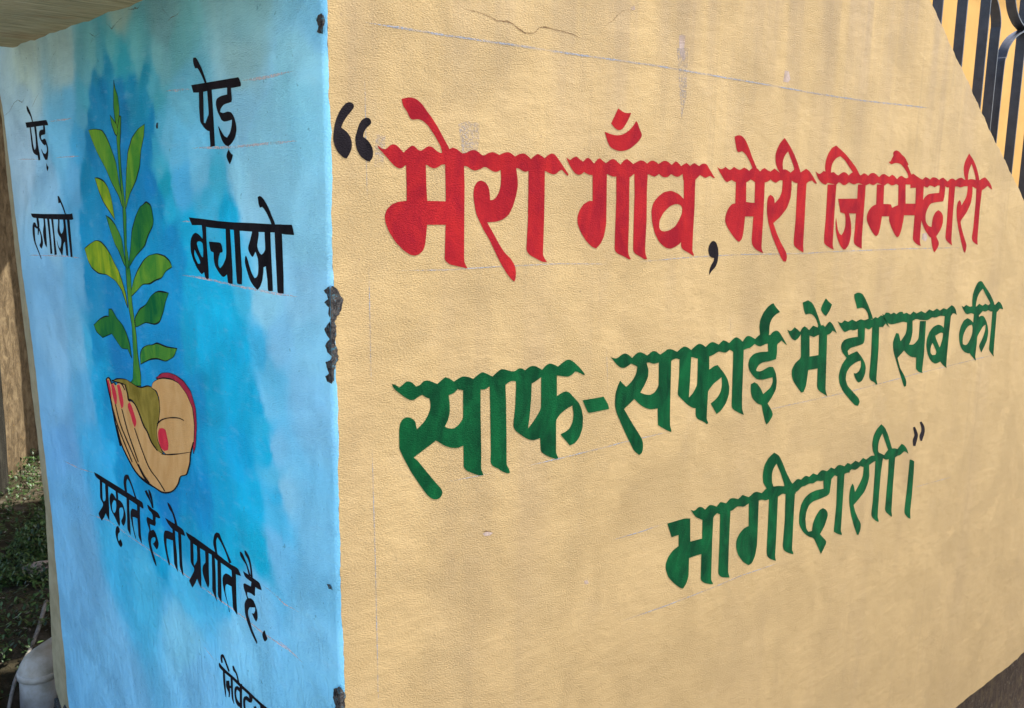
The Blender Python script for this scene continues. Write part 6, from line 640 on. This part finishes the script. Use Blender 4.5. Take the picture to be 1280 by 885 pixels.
# ------------------------------------------------------------------ structure: ground
def ground_h(x, y):
    sg = lambda t: 1/(1+math.exp(-max(-60, min(60, t))))
    a = sg((y-1.25)*7)*sg(-(x-1.6)*2.5)
    b = sg((x-1.0)*5)*sg(-(y-1.0)*5)
    pit = math.exp(-((x-PIPE[0])**2+(y-PIPE[1])**2)/.02) if abs(x) < 3 and abs(y) < 4 else 0
    return -.12 + .30*a - .42*b - .16*pit
def make_ground():
    def axis(lo, hi, fine0, fine1, step):
        v = list(np.arange(fine0, fine1, step)); s = step; p = fine1
        while p < hi: v.append(p); s *= 1.35; p += s
        s = step; p = fine0-step
        while p > lo: v.insert(0, p); s *= 1.35; p -= s
        return [lo]+v+[hi]
    xs = axis(-120, 120, -1.5, 3.5, .06); ys = axis(-120, 120, -1.5, 5.0, .06)
    V = []
    for y in ys:
        for x in xs:
            near = math.exp(-((x-.5)**2+(y-1.5)**2)/25)
            V.append((x, y, ground_h(x, y) + near*.012*(math.sin(x*9+y*5)+math.sin(y*13-x*4)+math.sin(x*23)*.5)))
    n = len(xs); F = [(j*n+i, j*n+i+1, (j+1)*n+i+1, (j+1)*n+i) for j in range(len(ys)-1) for i in range(n-1)]
    tag(link_mesh('ground', V, F, M['ground'], None, True), 'bare earth and packed lane around the painted wall', kind='structure')
make_ground()

# ------------------------------------------------------------------ the painted wall
def blue_x(z): return BLUE_A + BLUE_B*z
wall = empty('painted_wall', (0, 0, 0), 'plastered corner wall painted cream and sky blue with Hindi slogans', 'wall')

def wob(t, s=0.0):
    return math.sin(t*37+s)*.5+math.sin(t*91+s*2)*.3+math.sin(t*211+s*3)*.2
Z0, Z1 = 0.0, 1.965
TOPZ = CHAMFER[0][1]
rows = [Z0+(Z1-Z0)*i/260 for i in range(261)]
def seam(z): return blue_x(z)+.006+.0016*wob(z, 1.3)+.0010*math.sin(z*17)+(rnd_row[int(round(z*1000)) % 997]-.5)*.0012
rnd_row = rng.random(997)
# front: cream face, one polygon with an uneven outline, returned .22 m at the slope and the foot
out = [(seam(z), z) for z in rows]
topx = CHAMFER[0][0]-(Z1-TOPZ)*1.45
out += [(x, Z1) for x in np.linspace(.1, topx, 12)]
sl_pts = [(topx, Z1)]+list(CHAMFER)+[(2.9, 1.05), (4.4, 1.04)]
for (xa, za), (xb, zb) in zip(sl_pts, sl_pts[1:]):
    for k in range(1, 25):
        t = k/24; x = xa+(xb-xa)*t; z = za+(zb-za)*t
        d = .0022*wob(x*1.3, 4)+.0015*wob(x*3.1, 2)
        out.append((x, z+d))
nb = len(out)
for x in np.linspace(4.4, .02, 180):
    out.append((x, Z0+.003*wob(x, .7)+(.012*max(0, math.sin((x-2.55)*9)) if x > 2.6 else 0)))
FRONT_OUT = out; N_ROWS = len(rows)
# side: blue face, a fine grid that carries the painted colours
ends_in = [(z, y) for y, z in END_IN]; ends_out = [(z, y) for y, z in END_OUT]
ends_in.sort(); ends_out.sort()
def y_in(z): return float(np.interp(z, [a for a, b in ends_in], [b for a, b in ends_in]))+.003*wob(z, 5)
def y_out(z): return float(np.interp(z, [a for a, b in ends_out], [b for a, b in ends_out]))
NU = 220
SZ = [.10+(Z1-.10)*i/300 for i in range(301)]
SZ = [Z0+.10*i/12 for i in range(12)]+SZ
V = []; R_ = .007
for z in SZ:
    s_ = seam(z); bx = blue_x(z)
    V.append((s_, -.0003, z))
    for a in (25, 50, 75):
        a = math.radians(a); V.append((bx+R_-R_*math.sin(a)+(s_-bx-R_)*math.cos(a)*.2, R_-R_*math.cos(a), z))
    e = y_in(z)
    for k in range(NU+1):
        V.append((bx, R_+(e-R_)*k/NU, z))
NC = NU+5
F = [(j*NC+i+1, j*NC+i, (j+1)*NC+i, (j+1)*NC+i+1) for j in range(len(SZ)-1) for i in range(NC-1)]
side = link_mesh('side_face', V, F, M['blue'], wall, True)
tag(side, 'sky blue side face with painted hand and seedling')
# paint colours: brushed patches between hand-mixed tones, edges ragged by the brush
P = np.array(V); U = P[:, 1].copy(); Wz = P[:, 2].copy()
def vnoise(u, v, s, seed):
    r = np.random.default_rng(seed).random((64, 64))
    x = (u*s) % 63; y = (v*s) % 63; i = x.astype(int); j = y.astype(int); fx = x-i; fy = y-j
    fx = fx*fx*(3-2*fx); fy = fy*fy*(3-2*fy)
    return (r[i, j]*(1-fx)+r[(i+1) % 64, j]*fx)*(1-fy)+(r[i, (j+1) % 64]*(1-fx)+r[(i+1) % 64, (j+1) % 64]*fx)*fy-.5
Ud = U+.010*vnoise(U+3, Wz+3, 9, 1)+.008*vnoise(U+3, Wz*1.0+3, 38, 2)+.012*vnoise(U*1.0+2, Wz+5, 90, 3)
Wd = Wz+.014*vnoise(U+9, Wz+9, 9, 4)+.012*vnoise(U+3, Wz+7, 40, 5)
C = np.array([(u, w) for u, w, *_ in PAINT]); K = np.array([[c for c in lin(*p[2:])] for p in PAINT])
colr = np.zeros((len(U), 3))
for s0 in range(0, len(U), 8000):
    d2 = ((Ud[s0:s0+8000, None]-C[None, :, 0]))**2+((Wd[s0:s0+8000, None]-C[None, :, 1]))**2
    w = 1/(d2+.00008)**2.9
    colr[s0:s0+8000] = (w@K)/w.sum(1)[:, None]
ILL = np.array(BLUE_ILLUM)
colr = np.clip(colr/ILL, .004, .90)
colr[:, 0] = np.clip(colr[:, 0], .008, .8)
ca = side.data.color_attributes.new('paint', 'FLOAT_COLOR', 'POINT')
ca.data.foreach_set('color', np.concatenate([colr, np.ones((len(U), 1))], 1).ravel().astype(np.float32))

# unpainted margin at the far end and the rounded return behind it
V = []; cols = 10
MZ = [z for z in SZ if z >= .12]
for z in MZ:
    yi = y_in(z); yo = y_out(z)+.0025*wob(z, 9); bx = blue_x(z)
    V.append((bx-.0002, yi-.004, z))
    r = .012
    for k in range(7):
        a = math.radians(15*k); V.append((bx+r*(1-math.cos(a)), yo-r+r*math.sin(a), z))
    V.append((bx+.25, yo+.002, z)); V.append((1.5, yo, z))
F = [(j*cols+i+1, j*cols+i, (j+1)*cols+i, (j+1)*cols+i+1) for j in range(len(MZ)-1) for i in range(cols-1)]
tag(link_mesh('end_margin', V, F, M['margin'], wall, True), 'narrow cream margin at the far end of the blue face')
MB().box(.05, 1.5, .221, 1.36, .0, 1.955).build('core', M['grey_conc'], wall)
# broken foot of the far end: crumbling cement under the plaster
def rubble(name, cx, cy, cz, sx, sy, sz, mat, parent, seed, sub=3, amp=.28):
    bm = bmesh.new(); bmesh.ops.create_icosphere(bm, subdivisions=sub, radius=1)
    r = random.Random(seed); ph = [r.uniform(0, 6) for _ in range(6)]
    for v in bm.verts:
        c = v.co.copy()
        d = 1+amp*(math.sin(c.x*3+ph[0])*math.sin(c.y*4+ph[1])+.5*math.sin(c.z*7+ph[2])*math.sin(c.x*6+ph[3])+.35*math.sin(c.y*13+ph[4])*math.sin(c.z*11+ph[5]))
        v.co = Vector((c.x*sx*d, c.y*sy*d, c.z*sz*d))+Vector((cx, cy, cz))
    vs = [tuple(v.co) for v in bm.verts]; fs = [tuple(v.index for v in f.verts) for f in bm.faces]; bm.free()
    return link_mesh(name, vs, fs, mat, parent, True)
rubble('footing', .045, 1.36, .13, .05, .10, .075, M['cement'], wall, 4)
rubble('footing', .055, 1.22, .07, .05, .16, .08, M['cement'], wall, 8)
# recessed damp plinth under the front face
MB().box(.30, 4.4, .035, .20, -.75, .0).build('plinth', M['plinth'], wall)
MB().box(.03, .29, .05, .9, -.4, .0).build('plinth', M['plinth'], wall)
# coping slab over the blue side
Vc = []; Fc = []
ny = 40
for j in range(ny+1):
    y = -.02+(1.335+.02)*j/ny
    w = .004*wob(y*.7, 2)
    Vc += [(-.34+w, y, 1.795+w*.5), (-.012, y, 1.795+.003*wob(y, 6)), (.03, y, 1.796), (.03, y, 1.90), (-.34+w, y, 1.885)]
for j in range(ny):
    for k in range(5):
        a = j*5+k; b = j*5+(k+1) % 5
        Fc.append((a, a+5, b+5, b))
Fc += [(0, 1, 2, 3, 4), tuple(ny*5+k for k in (4, 3, 2, 1, 0))]
cop = link_mesh('coping', Vc, Fc, M['soffit'], wall)
tag(cop, 'weathered concrete coping slab jutting over the blue face')

# ------------------------------------------------------------------ lettering and the painted seedling
def decode(s):
    out = []; u = v = 0
    for t in s.split():
        a, b = t.split(','); u += int(a); v += int(b); out.append((u*1e-4, v*1e-4))
    return out
def winding(poly, pts):
    P = np.array(poly); Q = np.roll(P, -1, 0); wn = np.zeros(len(pts), int)
    for (x0, y0), (x1, y1) in zip(P, Q):
        cr = (x1-x0)*(pts[:, 1]-y0)-(pts[:, 0]-x0)*(y1-y0)
        wn += ((y0 <= pts[:, 1]) & (y1 > pts[:, 1]) & (cr > 0)).astype(int)
        wn -= ((y0 > pts[:, 1]) & (y1 <= pts[:, 1]) & (cr < 0)).astype(int)
    return wn != 0
def to3(face, u, v, off):
    return (u, -off, v) if face == 'y' else (blue_x(v)-off, u, v)
def fill(shapes):
    co = []; fs = []
    for hole, poly in shapes:
        n = len(co); co += [Vector(p) for p in poly]; fs.append(list(range(n, len(co))))
    S = 1000.0
    r = delaunay_2d_cdt([c*S for c in co], [], fs, 0, 1e-3)
    v = [(p.x/S, p.y/S) for p in r[0]]
    tri = [f for f in r[2]]
    cen = np.array([[sum(v[i][0] for i in f)/len(f), sum(v[i][1] for i in f)/len(f)] for f in tri])
    ins = np.zeros(len(tri), bool); neg = np.zeros(len(tri), bool)
    for hole, poly in shapes:
        w = winding(poly, cen)
        if hole: neg |= w
        else: ins |= w
    return v, [f for f, k in zip(tri, ins & ~neg) if k]
def orient(v3, f, face):
    a, b, c = (Vector(v3[i]) for i in f[:3])
    n = (b-a).cross(c-a)
    want = -1.0
    d = n.y if face == 'y' else n.x
    return f if d*want > 0 else f[::-1]
v2, tri = fill([(False, FRONT_OUT)])
V = [(x, 0, z) for x, z in v2]; F = [orient(V, f, 'y') for f in tri]
n = len(V); m = len(FRONT_OUT)
V += [(x, 0, z) for x, z in FRONT_OUT]+[(x, .22, z) for x, z in FRONT_OUT]
F += [(n+i, n+m+i, n+m+(i+1) % m, n+(i+1) % m) for i in range(N_ROWS-1, m-1)]
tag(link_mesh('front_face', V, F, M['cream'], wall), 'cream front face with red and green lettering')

layer = 0
for name, col, face, label, outline, shapes in WORDS:
    sh = [(s[0] == '-', decode(s[1:])) for s in shapes]
    v, tri = fill(sh)
    off = .0003
    if label is None:
        layer += 1; off = .00015+layer*.00004
    v3 = [to3(face, a, b, off) for a, b in v]
    F = [orient(v3, f, face) for f in tri]
    mats = [M[col]]; ids = [0]*len(F)
    if outline:
        mats.append(M['black'])
        hw = .0011*outline
        for hole, poly in sh:
            n = len(poly); base = len(v3)
            for i in range(n):
                p = Vector(poly[i]); a = Vector(poly[i-1]); c = Vector(poly[(i+1) % n])
                d = (c-a); d = d.normalized() if d.length > 1e-9 else Vector((1, 0))
                nn = Vector((-d.y, d.x)); w = hw*(1+.45*math.sin(i*.37+layer))
                for s in (-1, 1):
                    q = p+nn*w*s*1.0; v3.append(to3(face, q.x, q.y, off+.00002))
            for i in range(n):
                j = (i+1) % n
                F.append(orient(v3, (base+2*i, base+2*i+1, base+2*j+1, base+2*j), face)); ids.append(1)
    o = link_mesh(name, v3, F, mats, wall, False, ids)
    if label: o['label'] = label

# ruled guide lines, cracks, chips
def ribbon(name, face, pts, w, mat, off, jit=.3, seed=0, taper=True):
    r = random.Random(seed); D = []
    for a, b in zip(pts, pts[1:]):
        L = math.dist(a, b); k = max(2, int(L/.006))
        for i in range(k): D.append((a[0]+(b[0]-a[0])*i/k, a[1]+(b[1]-a[1])*i/k))
    D.append(pts[-1]); n = len(D); v = []
    for i, p in enumerate(D):
        a = D[max(i-1, 0)]; b = D[min(i+1, n-1)]; dx, dy = b[0]-a[0], b[1]-a[1]; m = math.hypot(dx, dy) or 1
        k = w/2*(1+jit*r.uniform(-1, 1))
        if taper: k *= min(1, (i+.4)/8, (n-i-.6)/8)
        jx = jit*w*.5*r.uniform(-1, 1)
        for s in (-1, 1): v.append(to3(face, p[0]-dy/m*(k*s+jx), p[1]+dx/m*(k*s+jx), off))
    F = [orient(v, (2*i, 2*i+1, 2*i+3, 2*i+2), face) for i in range(n-1)]
    return link_mesh(name, v, F, mat, wall)
for i, (face, w, m, pts) in enumerate(LINES):
    ribbon('guide_line', face, pts, w*(1.35 if face == 'y' else 1.6), M[m], .00022+.000001*i, .25, i)
for i, (face, w, pts) in enumerate(CRACKS):
    ribbon('crack', face, pts, w*1.5, M['crack'], .00020+.000001*i, .6, 50+i)
def patch(name, face, pts, mat, off, label=None):
    if mat is M['cement']:
        r = random.Random(len(pts)); q = []
        for i, a in enumerate(pts):
            b = pts[(i+1) % len(pts)]; L = math.dist(a, b); k = max(1, int(L/.0025))
            for j in range(k):
                t = j/k; amp = .0011 if min(L, 1) > .003 else .0004
                x = a[0]+(b[0]-a[0])*t; x = x+r.uniform(-amp, amp) if abs(x-(blue_x(a[1]) if face == 'y' else 0)) > .004 else x
                cx = blue_x(a[1])
                if face == 'y' and a[0] < cx+.0025 and b[0] < cx+.0025: x = cx-.0011
                if face == 'x' and a[0] < .003 and b[0] < .003: x = -.0011
                q.append((x, a[1]+(b[1]-a[1])*t+r.uniform(-amp, amp)*.5))
        pts = q
    v, tri = fill([(False, pts)]); v3 = [to3(face, a, b, off) for a, b in v]
    o = link_mesh(name, v3, [orient(v3, f, face) for f in tri], mat, wall)
    if label: o['label'] = label
for i, (name, face, mat, pts) in enumerate(PATCHES):
    patch(name, face, [tuple(p) for p in pts], M[mat], (.0010 if mat == 'cement' else .0001)+.000005*i)

# ------------------------------------------------------------------ railing on the sloping wall top
rail = empty('iron_railing', (2.1, .10, 1.6), 'black flat-bar iron railing with scrolls rising from the sloping wall top', 'railing')
def wall_top(x):
    xs = [p[0] for p in sl_pts]; zs = [p[1] for p in sl_pts]
    return float(np.interp(x, xs, zs))
def strip(path, depth=.0265, th=.004):
    """flat bar whose width runs across the wall, bent in the plane of the railing"""
    D = []
    n = len(path)
    for i in range(n-1):
        p0 = path[max(i-1, 0)]; p1 = path[i]; p2 = path[i+1]; p3 = path[min(i+2, n-1)]
        for k in range(6):
            t = k/6
            D.append(tuple(.5*(2*p1[c]+(p2[c]-p0[c])*t+(2*p0[c]-5*p1[c]+4*p2[c]-p3[c])*t*t+(3*p1[c]-p0[c]-3*p2[c]+p3[c])*t**3) for c in (0, 1)))
    D.append(path[-1]); m = MB(); n = len(D)
    for i, p in enumerate(D):
        a = D[max(i-1, 0)]; b = D[min(i+1, n-1)]; dx, dz = b[0]-a[0], b[1]-a[1]; l = math.hypot(dx, dz) or 1
        nx, nz = -dz/l*th/2, dx/l*th/2
        m.v += [(p[0]+nx, .10-depth/2, p[1]+nz), (p[0]-nx, .10-depth/2, p[1]-nz), (p[0]-nx, .10+depth/2, p[1]-nz), (p[0]+nx, .10+depth/2, p[1]+nz)]
    for i in range(n-1):
        for k in range(4):
            a = i*4+k; b = i*4+(k+1) % 4; m.f.append((a, b, b+4, a+4))
    m.f += [(3, 2, 1, 0), tuple((n-1)*4+k for k in range(4))]
    return m
TOPR = 2.62
def vbar(x): strip([(x, wall_top(x)-.03), (x, TOPR)]).build('bar', M['iron'], rail)
def mirror(path, cx): return [(2*cx-x, z) for x, z in path]
arch = STRIPS[3]; scl = STRIPS[4]; scu = STRIPS[5]
xm = STRIPS[6][0][0]
def module(dx, dz, first):
    m = lambda p: [(x+dx, z+dz) for x, z in p]
    a = m(arch); xe = a[-1][0]; strip(a+[(xe, wall_top(xe)-.03)]).build('scroll_bar', M['iron'], rail)
    l = m(scl); xe = l[-1][0]; strip(l+[(xe, wall_top(xe)-.03)]).build('scroll_bar', M['iron'], rail)
    strip(m(scu)).build('scroll', M['iron'], rail)
    vbar(xm+dx+.014)
    cx = xm+dx+.014
    l2 = mirror(l, cx); xe = l2[-1][0]; strip(l2+[(xe, wall_top(xe)-.03)]).build('scroll_bar', M['iron'], rail)
    strip(mirror(m(scu), cx)).build('scroll', M['iron'], rail)
    a2 = mirror(a, cx); xe = a2[-1][0]; strip(a2+[(xe, wall_top(xe)-.03)]).build('scroll_bar', M['iron'], rail)
for k in range(3): vbar(STRIPS[k][0][0])
module(0, 0, True)
for k in range(1, 5): vbar(2*xm+.028-STRIPS[2][0][0]+.137*(k-1))
module(1.05, -.05, False)
MB().box(1.5, 4.3, .088, .112, TOPR, TOPR+.03).build('top_rail', M['iron'], rail)

# ------------------------------------------------------------------ house behind the railing
hs = empty('ochre_house', (5.5, 3.4, 0), 'ochre yellow house wall glimpsed behind the black railing', 'house')
MB().box(1.9, 40, 3.4, 7.5, -.6, 5.2).build('wall', M['house'], hs)
MB().box(1.7, 40.3, 3.15, 7.7, 5.2, 5.4).build('roof', M['grey_conc'], hs)
MB().box(1.88, 40.1, 3.38, 3.399, -.6, .25).build('plinth', M['grey_conc'], hs)

# ------------------------------------------------------------------ neighbour's wall in the alley behind
d = Vector((.45, .89, 0)).normalized(); nrm = Vector((d.y, -d.x, 0))
p0 = Vector((.36, 3.38, 0))
nw = empty('old_wall', (p0.x, p0.y, .15), 'weathered grey brown rendered wall in patchy sun behind the blue face', 'wall')
def slab_along(name, a0, a1, t0, t1, z0, z1, mat, parent, nx=40, nz=40, amp=.002):
    V = []; F = []
    for j in range(nz+1):
        for i in range(nx+1):
            s = a0+(a1-a0)*i/nx; z = z0+(z1-z0)*j/nz
            q = p0+d*s+nrm*(t1+amp*(math.sin(s*31+z*17)+math.sin(z*41-s*9)*.6)); V.append((q.x, q.y, z))
    for j in range(nz):
        for i in range(nx): a = j*(nx+1)+i; F.append((a, a+1, a+nx+2, a+nx+1))
    n = len(V)
    for s, z in ((a0, z0), (a1, z0), (a1, z1), (a0, z1)):
        q = p0+d*s+nrm*t0; V.append((q.x, q.y, z))
    c = (0, nx, (nx+1)*(nz+1)-1, nz*(nx+1))
    for k in range(4):
        e = (k+1) % 4; F.append((c[k], n+k, n+e, c[e]))
    F.append((n, n+3, n+2, n+1))
    return link_mesh(name, V, F, mat, parent)
slab_along('body', .0, 5.0, -.25, .0, -.1, 2.6, M['old_wall'], nw)
post = empty('shadow_post', tuple(p0+d*(-.02)), 'near-black post added in place of a shadow at the near end of the weathered wall', 'post')
slab_along('shaft', -.40, .012, -.28, .03, -.1, 2.7, M['shadow_post'], post, 10, 40)  # added shape, dark in place of a soft shadow edge on the wall
slab_along('cap', -.44, .05, -.32, .06, 2.7, 2.78, M['grey_conc'], post, 4, 2)
# unseen slab added to shade the upper part of that wall
cn = empty('added_shade_slab', (.3, 3.0, 2.3), 'unseen concrete slabs added to shade the alley wall and ground', 'canopy')
e0 = Vector((SHADE_SLAB[0][0], SHADE_SLAB[0][1], 0)); e1 = Vector((SHADE_SLAB[1][0], SHADE_SLAB[1][1], 0)); dd = (e1-e0).normalized()
A = e0-dd*2.6; B = e1+dd*3.5; L = Vector((-dd.y, dd.x, 0))*3.0
if L.x > 0: L = -L
zc = SHADE_SLAB[2]
V = [tuple(q+Vector((0, 0, z))) for z in (zc, zc+.09) for q in (A, B, B+L, A+L)]
link_mesh('slab', V, [(0, 1, 2, 3), (7, 6, 5, 4), (0, 4, 5, 1), (1, 5, 6, 2), (2, 6, 7, 3), (3, 7, 4, 0)], M['grey_conc'], cn)
MB().box(.75, 2.6, 1.46, 2.78, zc+.001, zc+.085).build('slab', M['grey_conc'], cn)  # second added slab, out of view, keeps sun off the alley ground
MB().box((A+L).x-.05, (A+L).x+.07, (A+L).y+.2, (A+L).y+.32, -.1, zc).build('support_post', M['grey_conc'], cn)

# ------------------------------------------------------------------ pipe, stick, stone, weeds
pp = empty('drain_pipe', (.02, 1.62, .0), 'grey PVC drain pipe with an elbow beside the foot of the blue wall', 'pipe')
R = .048; px_, py_ = PIPE[0], PIPE[1]; zt = PIPE[2]
MB().tube([(px_-.012, py_, -.15), (px_-.006, py_, .0), (px_, py_, zt+.02)], R, 28).build('pipe', M['pvc'], pp, True)
MB().tube([(px_, py_, zt+.004), (px_, py_, zt+.007), (px_, py_, zt+.022), (px_, py_, zt+.025)], [R+.001, R+.006, R+.006, R+.001], 28).build('collar', M['pvc'], pp, True)
el = [(px_, py_, zt+.012)]+[(px_+.035*(1-math.cos(a))*.8, py_+.035*(1-math.cos(a))*.6, zt+.018+.012*math.sin(a)*.8) for a in np.linspace(0, math.pi/2, 12)]
el += [(px_+.10, py_+.075, zt+.026), (px_+.5, py_+.36, zt+.020)]
MB().tube(el, R+.003, 28).build('elbow', M['pvc'], pp, True)

def gh(x, y): return ground_h(x, y)
sp = [STICK[0], STICK[1]]
a = Vector((*sp[0], gh(*sp[0])+.02)); b = Vector((*sp[1], gh(*sp[1])+.035))
pts = [a.lerp(b, t)+Vector((.006*math.sin(t*7), 0, .006*math.sin(t*11))) for t in np.linspace(0, 1, 12)]
tag(MB().tube(pts, [.0068-.0025*t for t in np.linspace(0, 1, 12)], 10).build('stick', M['stick'], None, True),
    'long bleached stick lying on the weeds beside the drain pipe', 'stick')
st = rubble('stone', STONE[0], STONE[1], gh(*STONE)+.02, .05, .045, .028, M['stone'], None, 3, 3, .12)
tag(st, 'small brown rounded stone among the weeds behind the wall', 'stone')

def scatter(name, n, region, size, mat, label, upright, seed, avoid=None):
    r = random.Random(seed); V = []; F = []
    while n > 0:
        x = r.uniform(region[0], region[1]); y = r.uniform(region[2], region[3])
        if avoid and avoid(x, y, r): n -= .2; continue
        n -= 1
        z = gh(x, y)
        k = r.randint(3, 6) if upright else 1
        for _ in range(k):
            yaw = r.uniform(0, 6.28); tilt = r.uniform(.15, 1.2) if upright else r.uniform(-.3, .3)
            L = size*r.uniform(.5, 1.5); w = L*r.uniform(.22, .5)
            fx, fy = math.cos(yaw), math.sin(yaw); sx, sy = -fy, fx
            c, s = (math.cos(tilt), math.sin(tilt)) if upright else (math.cos(tilt), math.sin(tilt))
            h0 = r.uniform(0, .045) if upright else .006
            b = len(V)
            for t, ww in ((0, .15), (.35, 1), (.7, .8), (1, 0)):
                q = L*t; hx = q*c; hz = h0+q*s-.25*L*t*t*(1 if upright else 0)
                for sg in ((-1, 1) if ww else (0,)):
                    V.append((x+fx*hx+sx*w/2*ww*sg, y+fy*hx+sy*w/2*ww*sg, z+max(hz, .002)))
            F += [(b, b+1, b+3, b+2), (b+2, b+3, b+5, b+4), (b+4, b+5, b+6)]
    return tag(link_mesh(name, V, F, mat), label, kind='stuff')
bare = lambda x, y, r: (x-PIPE[0])**2+(y-PIPE[1])**2 < .011 or (math.sin(x*6.3+1)*math.sin(y*4.1) > .25 and r.random() < .8) or ((p0-Vector((x, y, 0))).dot(nrm) > -.22 and r.random() < .85)
scatter('weeds', 17000, (-.35, 1.0, 1.35, 3.9), .018, M['weed'], 'low green weeds growing on the shaded soil behind the wall', True, 5, bare)
scatter('leaf_litter', 2200, (-.35, 1.2, 1.35, 4.0), .014, M['litter'], 'pale fallen leaves and chips scattered between the weeds', False, 6)
